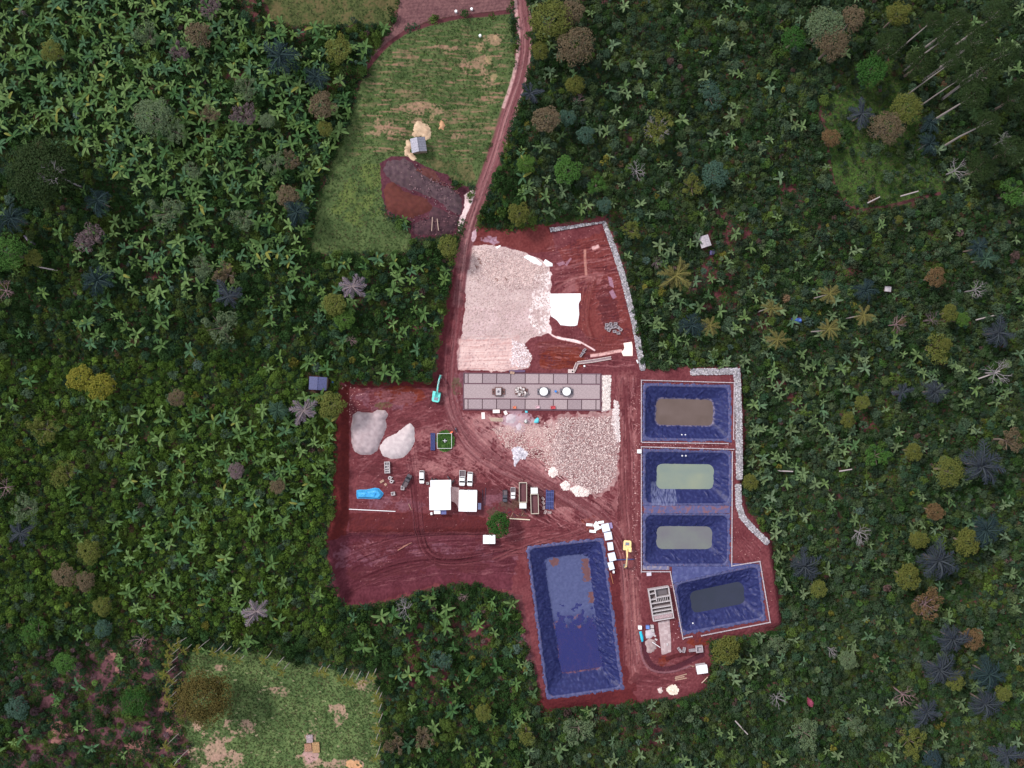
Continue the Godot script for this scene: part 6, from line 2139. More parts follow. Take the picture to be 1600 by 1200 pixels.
			d.lathe([Vector2(1.3, 0.55), Vector2(1.42, 0.75), Vector2(1.42, 1.4), Vector2(1.25, 1.55), Vector2(0.5, 1.64), Vector2(0.42, 1.74), Vector2(0.0, 1.75)], 24)
			obj("drum", d, mat("white_plastic", rgb(240, 240, 240), 0.4), t)
	var bd := MB.new()
	bd.lathe([Vector2(0.36, 0), Vector2(0.4, 0.04), Vector2(0.4, 0.45), Vector2(0.42, 0.5), Vector2(0.4, 0.9), Vector2(0.36, 0.94), Vector2(0.0, 0.93)], 14)
	var bo := obj("blue_drum", bd, mat("drum_blue", rgb(44, 122, 206), 0.4))
	bo.position = W(868, 611.5, 0.355)
	tag(bo, "small blue drum between the two white drums on the slab", "drum")
	for q in [[804, 636.5, "orange crate on the slab's lower edge", rgb(222, 130, 96), 1.1, 0.8], [864, 636.5, "red crate on the slab's lower edge", rgb(190, 70, 80), 1.6, 1.0], [840, 636, "pale pink sack heap on the slab's lower edge", rgb(214, 180, 190), 1.3, 0.9]]:
		block("crate", q[2], "crate", q[0], q[1], Vector3(q[4], 0.5, q[5]), 4.0, mat("crate_" + q[3].to_html(), q[3], 0.6), "", true, 0.36)
	for q in [[755, 649.5, 5.5, 10.5, 3.0, "upright pale board lying left below the slab"], [775.5, 642.6, 11.0, 5.5, 1.0, "wide pale board against the slab's lower edge"], [790, 645, 5.0, 6.5, 24.0, "small pink board right of the wide pale board"]]:
		block("board", q[5], "board", q[0], q[1], Vector3(q[2] * S, 0.14, q[3] * S), q[4], mat("board_pale", rgb(232, 214, 212), 0.7), "", false, 0.5 if q[1] < 644.0 else 0.05)
	for k in 4:
		pole("pipe", "long pale pipe of the bundle lying below the slab", "pipe", 764 + k, 653.0 + k * 1.5, 786, 653.6 + k * 1.5, 0.09, mat("pipe_pale", rgb(214, 198, 176), 0.6), "bundle of pale pipes below the slab", 0.05)
	mound("cement_heap", "grey cement heap below the slab's middle", "heap", [789, 650, 796, 645, 806, 647, 808, 656, 802, 663, 792, 662], 0.9, 1.1, mat("cement", Color(1, 1, 1), 0.95), Color(0.42, 0.34, 0.38), Color(0.52, 0.44, 0.48), 0.1, 0.3)
	mound("cement_heap", "smaller cement heap lower right of the grey one", "heap", [804, 664, 812, 659, 819, 665, 815, 674, 807, 673], 0.6, 1.0, mat("cement", Color(1, 1, 1), 0.95), Color(0.42, 0.34, 0.38), Color(0.52, 0.44, 0.48), 0.1, 0.3)
	tag(obj("tarpaulin", sheet([834, 660, 836, 655, 840, 652, 843, 654, 842, 660, 838, 662], 0.5, 0.2, 0.25, 12, Color(1, 1, 1), Color(0.8, 0.9, 0.95)), mat("cyan_tarp", rgb(96, 200, 214), 0.5)), "small crumpled cyan tarpaulin below the slab", "tarpaulin")
	tag(obj("tarpaulin", sheet([820, 641.5, 825, 641.8, 825, 646, 821, 645.5], 0.3, 0.1, 0.25, 12, Color(1, 1, 1), Color(0.8, 0.9, 0.95)), mat("cyan_tarp", rgb(96, 200, 214), 0.5)), "tiny cyan tarpaulin beside the slab's lower edge", "tarpaulin")
	var mx := thing("cement_mixer", "small grey cement mixer beside the cyan tarpaulin", "cement mixer", W(821.5, 658, land(821.5, 658)))
	var mdr := MB.new()
	mdr.tube([Vector3(0, 0.7, 0.35), Vector3(0, 0.8, 0.2), Vector3(0, 1.0, -0.2), Vector3(0, 1.15, -0.5)], [0.3, 0.5, 0.5, 0.28], 14)
	obj("drum", mdr, mat("mixer_white", rgb(214, 214, 214), 0.5), mx)
	part_box("frame", mx, Vector3(0, 0.35, 0.1), Vector3(0.9, 0.12, 1.2), mat("mixer_green", rgb(104, 122, 110), 0.6))
	for s in [-1.0, 1.0]:
		wheel(mx, Vector3(s * 0.5, 0.25, 0.4), 0.25, 0.12)
		part_box("leg", mx, Vector3(s * 0.35, 0.15, -0.4), Vector3(0.08, 0.34, 0.08), mat("mixer_green", rgb(104, 122, 110), 0.6))
	# ---- gravel, rubble and stone heaps
	var st := Node3D.new()
	st.name = "crushed_stone"
	add_child(st)
	tag(st, "loose pale crushed stone spread on the pad and east of the yard", "crushed stone", "", "stuff")
	rubble("stones", st, [[737, 386, 790, 388, 838, 404, 858, 418, 856, 450, 790, 455, 732, 440]], 2400, 0.07, 0.22, rgb(160, 134, 132), rgb(218, 200, 196))
	rubble("stones", st, [[730, 440, 858, 450, 858, 520, 830, 526, 728, 524]], 1600, 0.06, 0.2, rgb(170, 146, 144), rgb(206, 186, 182))
	rubble("stones", st, [[800, 530, 818, 536, 832, 556, 826, 576, 796, 572]], 500, 0.1, 0.28, rgb(196, 178, 182), rgb(240, 228, 230))
	rubble("stones", st, [[872, 652, 945, 650, 966, 644, 968, 700, 962, 748, 940, 770, 915, 774, 892, 756, 864, 728, 862, 700, 870, 672]], 6500, 0.08, 0.25, rgb(146, 118, 120), rgb(222, 204, 200), 0.22)
	rubble("stones", st, [[766, 668, 840, 664, 872, 668, 864, 700, 866, 730, 830, 716, 790, 700]], 2200, 0.05, 0.18, rgb(170, 140, 138), rgb(226, 206, 200), 0.05)
	rubble("stones", st, [[850, 660, 880, 660, 880, 750, 850, 735]], 700, 0.07, 0.22, rgb(170, 140, 138), rgb(230, 210, 206), 0.1)
	rubble("stones", st, [[960, 625, 967, 628, 969, 690, 962, 690, 955, 660]], 900, 0.1, 0.27, rgb(182, 168, 168), rgb(236, 226, 226), 0.5)
	rubble("stones", st, [[941, 587, 954, 587, 953, 640, 942, 642]], 900, 0.12, 0.34, rgb(182, 170, 168), rgb(236, 226, 222), 0.4)
	for q in [[[800, 700, 812, 698, 824, 706, 822, 716, 812, 718, 804, 728, 802, 716], "grey stone heap right of the grass circle", 420, rgb(170, 164, 176), rgb(226, 222, 230)], [[857, 735, 864, 729, 871, 733, 871, 742, 864, 746, 858, 742], "pale stone heap between the yard and the stone field", 260, rgb(206, 190, 186), rgb(244, 234, 230)], [[875, 757, 884, 751, 891, 757, 889, 765, 880, 766], "pale stone heap at the stone field's lower left", 220, rgb(206, 190, 186), rgb(244, 234, 230)], [[890, 763, 905, 758, 921, 766, 918, 776, 900, 775], "long pale stone heap at the stone field's lower edge", 420, rgb(206, 190, 186), rgb(244, 234, 230)], [[1041, 1076, 1048, 1070, 1056, 1071, 1061, 1079, 1056, 1086, 1046, 1085], "pale rubble heap at the site's south end", 260, rgb(206, 190, 176), rgb(240, 230, 216)], [[1027, 1077, 1033, 1075, 1036, 1080, 1032, 1084], "small rubble heap left of the one at the south end", 60, rgb(180, 160, 160), rgb(226, 210, 206)], [[1150, 724, 1154, 722, 1156, 740, 1151, 742], "pale stones heaped against the wall right of the green pond", 90, rgb(206, 190, 186), rgb(240, 230, 226)]]:
		var h := Node3D.new()
		h.name = numbered("stone_heap")
		add_child(h)
		tag(h, q[1], "stone heap", "", "stuff")
		rubble("stones", h, [q[0]], int(q[2] * 1.4), 0.12, 0.32, q[3], q[4], 0.8)
	# ---- sand heaps in the yard
	var sand := mat("sand", Color(1, 1, 1), 0.95)
	mound("sand_heap", "large flat topped grey sand heap in the yard's northwest", "sand heap", [551, 648, 558, 643, 582, 645, 590, 640, 603, 641, 607, 647, 603, 656, 604, 668, 600, 680, 594, 692, 590, 704, 580, 711, 566, 711, 553, 706, 549, 690, 548, 668], 2.0, 1.4, sand, Color(0.32, 0.25, 0.27), Color(0.42, 0.34, 0.36), 0.25, 0.4, 1.0)
	mound("sand_heap", "smaller pale sand heap right of the large grey one", "sand heap", [592, 700, 597, 690, 606, 682, 620, 676, 634, 664, 641, 660, 648, 668, 649, 690, 642, 704, 630, 716, 612, 718, 598, 713], 1.7, 1.6, sand, Color(0.44, 0.37, 0.39), Color(0.54, 0.47, 0.48), 0.16, 0.4, 1.0)
	# ---- spoil by the road
	var earth := mat("spoil", Color(1, 1, 1), 0.97)
	mound("earth_heap", "rust red flat earth heap beside the grass field", "earth heap", [601, 302, 606, 292, 618, 288, 632, 300, 650, 308, 668, 312, 678, 326, 674, 334, 648, 346, 626, 342, 606, 332], 1.5, 1.8, earth, Color(0.075, 0.017, 0.014), Color(0.105, 0.026, 0.02), 0.15, 0.5)
	mound("earth_heap", "grey brown earth ridge across the spoil ground", "earth heap", [599, 270, 610, 256, 636, 252, 656, 268, 680, 286, 712, 300, 724, 312, 722, 338, 708, 336, 684, 316, 660, 306, 636, 300, 612, 288], 1.6, 2.2, earth, Color(0.055, 0.03, 0.04), Color(0.10, 0.06, 0.07), 0.5, 0.5)
	mound("earth_heap", "small red earth heap at the top of the spoil ground", "earth heap", [646, 272, 662, 266, 680, 270, 690, 284, 688, 290, 668, 284], 1.4, 1.6, earth, Color(0.08, 0.02, 0.018), Color(0.12, 0.04, 0.036), 0.3, 0.5)
	mound("earth_heap", "dark clodded earth heap at the lower end of the spoil ground", "earth heap", [676, 322, 700, 334, 720, 340, 712, 366, 690, 372, 648, 372, 646, 352, 670, 344], 1.1, 1.8, earth, Color(0.04, 0.016, 0.024), Color(0.075, 0.032, 0.042), 0.4, 0.5)
	var cl := Node3D.new()
	cl.name = "earth_clods"
	add_child(cl)
	tag(cl, "loose clods of earth scattered over the spoil ground", "earth clods", "", "stuff")
	rubble("clods", cl, [[640, 340, 720, 330, 716, 368, 650, 374]], 160, 0.08, 0.28, rgb(66, 40, 48), rgb(120, 84, 90), 1.1)
	rubble("clods", cl, [[600, 262, 640, 252, 720, 300, 724, 336, 700, 334, 620, 292]], 220, 0.08, 0.26, rgb(80, 56, 66), rgb(136, 106, 112), 1.7)
	rubble("clods", cl, [[660, 268, 690, 284, 720, 296, 722, 310, 690, 300]], 60, 0.08, 0.26, rgb(90, 44, 46), rgb(120, 80, 84), 1.4)
	pole("log", "pale log on the spoil ground, left one", "log", 678, 344, 676.5, 365, 0.12, mat("log", rgb(190, 164, 150), 0.9), "logs on the spoil ground", 1.15)
	pole("log", "pale log on the spoil ground, right one", "log", 685, 346, 687, 364, 0.12, mat("log", rgb(190, 164, 150), 0.9), "logs on the spoil ground", 1.15)
	# ---- hut and straw in the grass field
	var tin := mat("tin_roof", rgb(150, 150, 166), 0.45, 0.3, 0.4)
	shed("field_hut", "small grey tin roofed hut among straw in the grass field", 656, 232, 23, 22, 2.4, 8.0, tin, mat("hut_wall", rgb(120, 104, 92), 0.9), 0.9, true, "hut")
	var straw := mat("straw", Color(1, 1, 1), 0.95)
	mound("straw_heap", "wide straw heap above the field hut", "straw heap", [645, 214, 650, 196, 660, 194, 672, 200, 678, 212, 676, 222, 668, 226, 660, 220, 648, 222], 0.9, 1.2, straw, Color(0.44, 0.30, 0.20), Color(0.60, 0.44, 0.30), 0.5, 0.35)
	mound("straw_heap", "straw heap along the left side of the field hut", "straw heap", [636, 224, 644, 222, 647, 234, 644, 240, 652, 248, 656, 256, 648, 258, 634, 248, 634, 236], 0.7, 1.0, straw, Color(0.44, 0.30, 0.20), Color(0.60, 0.44, 0.30), 0.4, 0.35)
	mound("straw_heap", "small orange straw cone right of the field hut", "straw heap", [685, 206, 689, 192, 692, 191, 696, 200, 695, 208, 690, 207], 1.6, 1.2, straw, Color(0.42, 0.22, 0.12), Color(0.52, 0.30, 0.17), 0.2, 0.3)
	for q in [[713.5, 25, "left of two white drums on the ploughed field's edge"], [737.5, 19.5, "right of two white drums on the ploughed field's edge"], [750.5, 60, "white sack lying in the top of the grass field"]]:
		var d := MB.new()
		d.lathe([Vector2(0.4, -0.1), Vector2(0.46, 0.08), Vector2(0.46, 0.8), Vector2(0.34, 0.9), Vector2(0.0, 0.92)], 14)
		var o := obj("white_drum", d, white)
		o.position = W(q[0], q[1], land(q[0], q[1]))
		tag(o, q[2], "drum")
	# ---- plastic sheets
	var sh := mat("white_sheet", rgb(248, 247, 250), 0.6)
	tag(obj("ground_sheet", sheet([860, 459, 908, 458.5, 908, 468, 904, 474, 905, 492, 902, 508, 896, 510, 876, 508, 870, 500, 861, 494], 0.12, 0.12, 0.4, 3), sh), "large bright white ground sheet right of the gravel pad", "ground sheet")
	tag(obj("ground_sheet", sheet([818, 402, 824, 398, 836, 402, 848, 412, 846, 416, 834, 412], 0.2, 0.25, 0.35, 5), sh), "crumpled white sheet on the gravel pad's upper edge", "ground sheet")
	tag(obj("ground_sheet", sheet([849, 410, 852, 405, 864, 412, 864, 417, 854, 416], 0.2, 0.25, 0.35, 6), sh), "small white sheet at the gravel pad's upper right corner", "ground sheet")
	tag(obj("ground_sheet", sheet([974, 536, 987, 534, 990, 545, 990, 556, 974, 557, 971, 550, 976, 545], 0.1, 0.08, 0.35, 7), mat("cream_sheet", rgb(248, 226, 216), 0.8)), "cream coloured sheet beside the northeast retaining wall", "ground sheet")
	tag(obj("ground_sheet", sheet([774, 386, 782, 383, 783, 384, 777, 389], 0.1, 0.1, 0.3, 7), sh), "white scrap of sheet on the gravel pad's top edge", "ground sheet")
	tag(obj("tarpaulin", sheet([557, 766, 562, 765, 572, 765, 586, 762, 592, 763, 597, 768, 600, 771, 597, 776, 592, 781, 584, 780, 566, 779, 558, 779, 557, 775], 1.1, 0.5, 0.3, 15, Color(1, 1, 1), Color(0.7, 0.85, 0.95), 0.9), tarp), "bright blue tarpaulin over a long heap in the west yard", "tarpaulin")
	# ---- sheds
	var sa := shed("white_shed", "larger white roofed shed with a lower extension, left of the pair", 687.5, 779, 33, 35, 3.2, 1.0, white, wallw, 0.35)
	part_box("porch_roof", sa, Vector3(0.3, 2.9, -5.0), Vector3(7.1, 0.1, 2.5), mat("porch_white", rgb(226, 228, 232), 0.45))
	part_box("rear_roof", sa, Vector3(-1.1, 2.6, 4.5), Vector3(2.2, 0.1, 1.6), white)
	part_box("awning", sa, Vector3(1.0, 2.2, 4.6), Vector3(1.9, 0.08, 1.9), mat("awning_blue", rgb(92, 96, 148), 0.6))
	for s in [-3.0, 3.4]:
		part_box("porch_post", sa, Vector3(s, 1.4, -6.0), Vector3(0.12, 2.9, 0.12), wallw)
	var sb := shed("white_shed", "smaller white roofed shed, right of the pair", 731, 782.5, 28, 33, 3.0, -1.2, white, wallw, 0.3)
	part_box("step_plate", sb, Vector3(3.9, 0.2, 2.2), Vector3(1.1, 0.5, 2.2), mat("plate_blue", rgb(150, 156, 196), 0.6))
	tag(obj("paved_apron", sheet([704, 760, 718, 762, 717, 796, 712, 785, 704, 783], 0.06, 0.02, 0.5, 2, Color(0.5, 0.33, 0.33), Color(0.6, 0.42, 0.42)), mat("apron", Color(1, 1, 1), 0.95)), "pinkish concrete apron between the two white sheds", "apron")
	shed("small_shed", "small white flat roofed cabin on the terrace below the sheds", 764, 845, 19, 13.5, 2.4, 0.0, white, wallw, 0.12)
	shed("small_shed", "white two slope roofed cabin at the site's south end", 1097, 1046, 13, 16.5, 2.4, -82.0, white, wallw, 0.35)
	shed("blue_hut", "blue grey roofed hut in the trees at the yard's northwest corner", 500, 599, 27, 20, 2.8, -3.0, mat("hut_blue", rgb(82, 88, 138), 0.55, 0.0, 0.4), mat("hut_wall", rgb(120, 104, 92), 0.9), 0.4, true, "hut")
	tag(obj("tarpaulin", sheet([520, 594, 524, 594, 526, 599, 525, 602, 521, 601], 0.9, 0.3, 0.25, 3), mat("royal_tarp", rgb(36, 116, 214), 0.5)), "small royal blue tarpaulin beside the blue roofed hut", "tarpaulin")
	shed("garden_hut", "small white roofed hut in the thicket right of the retaining wall", 1102, 376.5, 16, 18, 2.3, 18.0, mat("old_white", rgb(198, 190, 198), 0.6, 0.0, 0.4), mat("hut_wall", rgb(120, 104, 92), 0.9), 0.3, true, "hut")
	shed("garden_hut", "tiny white roofed hut deep in the right thicket", 1394, 450, 10, 8, 2.1, -6.0, mat("old_white", rgb(198, 190, 198), 0.6, 0.0, 0.4), mat("hut_wall", rgb(120, 104, 92), 0.9), 0.3, true, "hut")
	block("water_tank", "small violet water tank beside the white roofed garden hut", "tank", 1113, 394, Vector3(1.6, 1.5, 1.6), 10.0, mat("tank_violet", rgb(82, 74, 122), 0.5))
	tag(obj("tarpaulin", sheet([1240, 496, 1254, 496, 1255, 504, 1241, 505], 2.0, 0.2, 0.3, 3, Color(1, 1, 1), Color(0.8, 0.85, 0.95), 0.5), mat("dusk_tarp", rgb(72, 108, 186), 0.6)), "blue tarpaulin shelter among the coconut palms", "tarpaulin")
	tag(obj("tarpaulin", sheet([1264, 1092, 1270, 1092, 1274, 1098, 1273, 1108, 1266, 1107, 1263, 1100], 1.6, 0.5, 0.25, 3, Color(1, 1, 1), Color(1.2, 0.9, 0.95), 0.5), mat("red_tarp", rgb(136, 56, 82), 0.7)), "crimson and white cloth in the lower right thicket", "cloth")
	# ---- vehicles
	car("suv", 659.5, 745, 180, rgb(238, 238, 240), "white car standing alone left of the sheds", 4.4)
	car("pickup", 722.5, 746.5, 178, rgb(238, 238, 240), "white pickup truck with open bed above the smaller shed", 5.3)
	car("suv", 734.5, 748, 177, rgb(236, 236, 238), "white car parked right beside the white pickup", 4.8)
	car("pickup", 636.5, 750.5, -28, rgb(58, 52, 62), "dark pickup truck parked askew left of the sheds", 4.6)
	car("flat", 789, 774.5, 180, rgb(52, 52, 66), "small dark truck left of the dump trucks", 4.2)
	car("flat", 801.6, 770, 180, rgb(226, 226, 230), "small white truck between the dark truck and the dump trucks", 4.0)
	dump_truck(817, 773, 180, "dump truck with its white cab towards the bottom, left of the pair")
	dump_truck(835, 781, 1.5, "dump truck with its white cab towards the top, right of the pair")
	excavator(682.5, 619, -10, rgb(108, 214, 206), rgb(40, 60, 62), "turquoise excavator with its arm raised north in the yard", 6.0)
	excavator(979, 852, 176, rgb(240, 208, 148), rgb(60, 54, 50), "cream yellow excavator on the track between the ponds", 6.2)
	var bikes := [[675.5, 750, 12, rgb(40, 40, 52)], [679.5, 750.5, -8, rgb(58, 50, 66)], [682.5, 751, 14, rgb(34, 36, 48)], [686, 753, 22, rgb(90, 70, 84)], [701, 746, 30, rgb(96, 92, 104)], [706, 753, -40, rgb(60, 56, 66)], [708.5, 752, -20, rgb(48, 44, 54)], [712.5, 671, 10, rgb(70, 80, 104)]]
	var bl := ["dark motorcycle, leftmost of the row above the larger shed", "violet motorcycle, second of the row above the larger shed", "black motorcycle, third of the row above the larger shed", "mauve motorcycle, last of the row above the larger shed", "grey motorcycle standing apart above the sheds", "dark motorcycle, left of two beside the white pickup", "dark motorcycle, right of two beside the white pickup", "blue grey motorcycle by the grass circle"]
	for i in bikes.size():
		motorbike(bikes[i][0], bikes[i][1], bikes[i][2], bikes[i][3], bl[i])
	# ---- grass circle with its pipe frame
	mound("grass_island", "round grass island with a white pipe frame in the yard", "grass island", [688, 672, 696, 670, 705, 673, 711, 681, 711, 692, 706, 702, 697, 707, 687, 706, 682, 698, 681, 682], 0.45, 0.8, leafmat("island", Color(1, 1, 1)), Color(0.06, 0.13, 0.035), Color(0.12, 0.21, 0.07), 0.25, 0.35)
	var ig := Node3D.new()
	ig.name = "island_grass"
	add_child(ig)
	tag(ig, "long grass growing on the round island in the yard", "grass", "", "stuff")
	var it := MB.new()
	for k in 9:
		var a := k * 2.4
		it.col = tint(0.3)
		it.leaf(Vector3.ZERO, Vector3(cos(a), rng.randf_range(0.6, 1.6), sin(a)).normalized(), Vector3(rng.randf() - 0.5, 1, rng.randf() - 0.5).normalized(), 0.6, 0.16)
	var ix := []
	var ic := []
	for k in 420:
		var a := rng.randf() * TAU
		var r := sqrt(rng.randf()) * 14.0
		var px := 696.0 + cos(a) * r
		var py := 688.5 + sin(a) * r * 1.15
		if Vector2(px - 696, py - 688).length() > 3.0:
			ix.append(Transform3D(Basis(Vector3.UP, rng.randf() * TAU), W(px, py, land(px, py) + 0.2)))
			ic.append(lin([rgb(84, 124, 60), rgb(104, 142, 74), rgb(70, 108, 54)][k % 3]))
	scatter("tufts", ig, it.mesh(), leafmat("undergrowth", Color(1, 1, 1)), ix, ic)
	var fr := thing("well_enclosure", "square white pipe frame standing round the well on the grass island", "enclosure", W(695, 688.5, land(695, 688) + 0.4))
	var corner := [Vector3(-2.45, 1.1, -2.55), Vector3(2.45, 1.1, -2.55), Vector3(2.45, 1.1, 2.55), Vector3(-2.45, 1.1, 2.55)]
	for k in 4:
		var r := MB.new()
		r.tube([corner[k], corner[(k + 1) % 4]], [0.06, 0.06], 6)
		obj("rail", r, white, fr)
		var p := MB.new()
		p.tube([corner[k] - Vector3(0, 1.5, 0), corner[k]], [0.07, 0.07], 6)
		obj("post", p, white, fr)
	var wl := thing("well", "dark round well with a white cross valve in the grass island", "well", W(695.5, 688.5, land(695, 688) + 0.32))
	var wr := MB.new()
	wr.tube([Vector3(0, -0.3, 0), Vector3(0, 0.22, 0)], [0.72, 0.72], 16)
	obj("shaft", wr, mat("well_black", rgb(16, 16, 18), 0.9), wl)
	part_box("valve_arm", wl, Vector3(0, 0.3, 0), Vector3(1.5, 0.12, 0.14), white)
	part_box("valve_stem", wl, Vector3(0.0, 0.45, 0), Vector3(0.16, 0.14, 1.2), white)
	block("marker_board", "orange board at the corner of the grass island", "board", 705.5, 675.5, Vector3(1.1, 0.5, 0.5), 34.0, mat("orange", rgb(226, 104, 70), 0.6), "", false, 0.3)
	var stk := thing("beam_stack", "stack of dark blue steel beams left of the grass island", "beam stack", W(676.5, 690, land(676.5, 690)))
	for k in 4:
		part_box("beam", stk, Vector3(-0.6 + k * 0.4, 0.2 + 0.02 * (k % 2), 0), Vector3(0.32, 0.4, 6.0 - 0.1 * (k % 2)), bluem)
	var stk2 := thing("beam_stack", "wide stack of dark blue steel frames right of the dump trucks", "beam stack", W(859, 780, land(859, 780)), deg_to_rad(-1))
	for k in 5:
		part_box("beam", stk2, Vector3(-1.15 + k * 0.56, 0.3 + 0.03 * (k % 2), 0.15 * (k % 3)), Vector3(0.46, 0.6, 6.6 - 0.2 * (k % 2)), bluem)
	for k in 4:
		part_box("strap", stk2, Vector3(0, 0.66, -2.4 + k * 1.55), Vector3(2.7, 0.05, 0.08), mat("strap", rgb(110, 116, 170), 0.6))
	var bk := [[848.5, 779, 40], [849, 785.5, 35], [849.5, 793, -10], [852, 800, -20], [858.5, 800.5, 85]]
	for i in bk.size():
		block("concrete_trough", ["topmost", "second", "third", "fourth", "lowest, turned sideways,"][i] + " of five small concrete troughs left of the blue frames", "trough", bk[i][0], bk[i][1], Vector3(0.75, 0.5, 1.25), bk[i][2], mat("trough", rgb(206, 184, 184), 0.9, 0.0, 0.3), "small concrete troughs by the dump trucks", true)
	# ---- concrete pieces in the west yard
	var sk := thing("septic_box", "long white concrete box with square openings below the sand heaps", "concrete box", W(605.5, 730, land(605.5, 730)), deg_to_rad(2))
	part_box("base", sk, Vector3(0, 0.15, 0), Vector3(1.7, 0.3, 3.9), pale)
	for s in [-1.0, 1.0]:
		part_box("side", sk, Vector3(s * 0.82, 0.65, 0), Vector3(0.24, 0.72, 4.0), pale)
	for z in [-1.85, -0.75, 0.35, 1.1, 1.85]:
		part_box("crosswall", sk, Vector3(0, 0.64, z), Vector3(1.4, 0.68, 0.26), pale)
	part_box("divider", sk, Vector3(0, 0.62, -1.3), Vector3(0.2, 0.62, 0.84), pale)
	for q in [[609.5, 746.5, "upper of two white concrete rings below the long box"], [612, 752, "lower of two white concrete rings below the long box"]]:
		var rg := thing("concrete_ring", q[2], "concrete ring", W(q[0], q[1], land(q[0], q[1])))
		var m := MB.new()
		for k in 18:
			var a := TAU * k / 18.0
			var b := TAU * (k + 1) / 18.0
			var p := Vector3(cos(a), 0, sin(a))
			var w := Vector3(cos(b), 0, sin(b))
			m.quad(p * 0.62 + Vector3(0, 0.7, 0), w * 0.62 + Vector3(0, 0.7, 0), w * 0.3 + Vector3(0, 0.7, 0), p * 0.3 + Vector3(0, 0.7, 0), Vector3.UP)
			m.quad(p * 0.62, w * 0.62, w * 0.62 + Vector3(0, 0.7, 0), p * 0.62 + Vector3(0, 0.7, 0), p)
			m.quad(p * 0.3, w * 0.3, w * 0.3 + Vector3(0, 0.7, 0), p * 0.3 + Vector3(0, 0.7, 0), -p)
		obj("ring", m, pale, rg)
		part_box("bracket", rg, Vector3(0.75, 0.3, -0.2), Vector3(0.3, 0.4, 0.3), pale)
	block("white_box", "white square tank cap beside the dark pickup", "tank", 629.5, 762, Vector3(1.2, 0.9, 1.4), -4.0, pale, "", true)
	block("white_box", "white square tank cap right of the blue tarpaulin", "tank", 614.5, 771, Vector3(1.35, 0.8, 1.2), 8.0, pale, "", true)
	block("pallet", "pinkish pallet between the long box and the blue tarpaulin", "pallet", 597, 752, Vector3(1.5, 0.25, 0.8), 32.0, wood)
	block("pallet", "weathered pallet beside the concrete rings", "pallet", 602.5, 757, Vector3(0.9, 0.25, 0.9), 50.0, wood)
	pole("white_pole", "long thin white pole along the west yard's lower edge", "pole", 545.5, 795.5, 618, 799, 0.14, white)
	pole("white_pole", "pale pole lying left of the vehicle track", "pole", 638.5, 787, 643, 797, 0.12, wood)
	pole("white_pole", "cream pole lying below the dump trucks", "pole", 796, 810, 828, 812, 0.2, mat("cream_pole", rgb(222, 212, 190), 0.7))
	block("white_bin", "small white bin behind the larger shed", "bin", 674.5, 802, Vector3(0.7, 0.9, 0.9), 4.0, white)
	block("white_crate", "white crate beside the car left of the sheds", "crate", 668.5, 755, Vector3(0.9, 0.6, 0.8), 6.0, pale, "", true)
	pole("pipe", "black pipe lying right of the smaller shed, inner one", "pipe", 754, 765, 755, 797, 0.1, mat("pipe_dark", rgb(60, 44, 66), 0.6), "", 0.0)
	pole("pipe", "black pipe lying right of the smaller shed, outer one", "pipe", 759, 762, 757.5, 790, 0.1, mat("pipe_dark", rgb(60, 44, 66), 0.6), "", 0.0)
	pole("log", "long pale log on the lower terrace", "log", 620, 862, 636, 853, 0.2, mat("terrace_log", rgb(150, 104, 92), 0.9))
	pole("log", "second pale log on the lower terrace", "log", 628, 856, 642, 850, 0.15, mat("terrace_log", rgb(150, 104, 92), 0.9))
	for k in 9:
		pole("scrap_stick", "thin stick of the scrap pile below the lone tree", "stick", 785 + k * 4.3, 795 + rng.randf() * 14.0, 790 + k * 4.0, 797 + rng.randf() * 13.0, 0.09, wood if k % 2 else mat("pipe_dark", rgb(60, 44, 66), 0.6), "scrap sticks by the lone tree")
	# ---- precast blocks and drain north-east of the slab
	var cul := [[948, 507.5, 3], [954, 506.5, 82], [961.5, 506, -4], [947.5, 512.5, 2], [953.5, 512.5, 15], [959, 511, 8], [965, 511.5, -28], [951, 516, -24], [960, 518, 0], [966, 520.5, 2], [969.5, 515, -34]]
	for i in cul.size():
		block("culvert_block", "grey precast culvert block in the cluster beside the northeast wall, number %s from the left" % ["two", "five", "eight", "one", "four", "six", "nine", "three", "seven", "ten", "eleven"][i], "culvert block", cul[i][0], cul[i][1], Vector3(1.15, 0.7, 0.95), cul[i][2], mat("culvert", rgb(186, 176, 184), 0.9, 0.0, 0.3), "precast culvert blocks beside the northeast wall", true)
	for q in [[913, 547, 48, "upper"], [911, 551, 60, "middle"], [908, 555, 40, "lower"]]:
		block("culvert_block", q[3] + " grey culvert block of the three north of the slab", "culvert block", q[0], q[1], Vector3(0.75, 0.6, 1.3), -q[2], mat("culvert", rgb(186, 176, 184), 0.9, 0.0, 0.3), "three culvert blocks north of the slab", true)
	var dr := thing("drain_channel", "pale angled concrete drain channel above the slab's right end", "drain", Vector3.ZERO)
	for seg in [[955, 559, 926, 564], [926, 564, 902, 567], [902, 567, 896.5, 580]]:
		var a := W(seg[0], seg[1], 0.0)
		var b := W(seg[2], seg[3], 0.0)
		var d := (b - a).normalized()
		var ang := atan2(-d.z, d.x)
		var side := Vector3(-d.z, 0, d.x)
		part_box("bed", dr, (a + b) * 0.5 + Vector3(0, 0.03, 0), Vector3(a.distance_to(b) - 0.05, 0.14, 0.5), mat("drain_bed", rgb(150, 130, 136), 0.9), ang)
		for s in [-1.0, 1.0]:
			part_box("kerb", dr, (a + b) * 0.5 + side * s * 0.42 + Vector3(0, 0.15, 0), Vector3(a.distance_to(b), 0.44, 0.24), mat("drain_kerb", rgb(226, 206, 204), 0.9, 0.0, 0.3), ang)
	part_box("sump", dr, W(892.5, 580, 0.25), Vector3(2.2, 0.7, 1.3), mat("drain_kerb", rgb(226, 206, 204), 0.9, 0.0, 0.3))
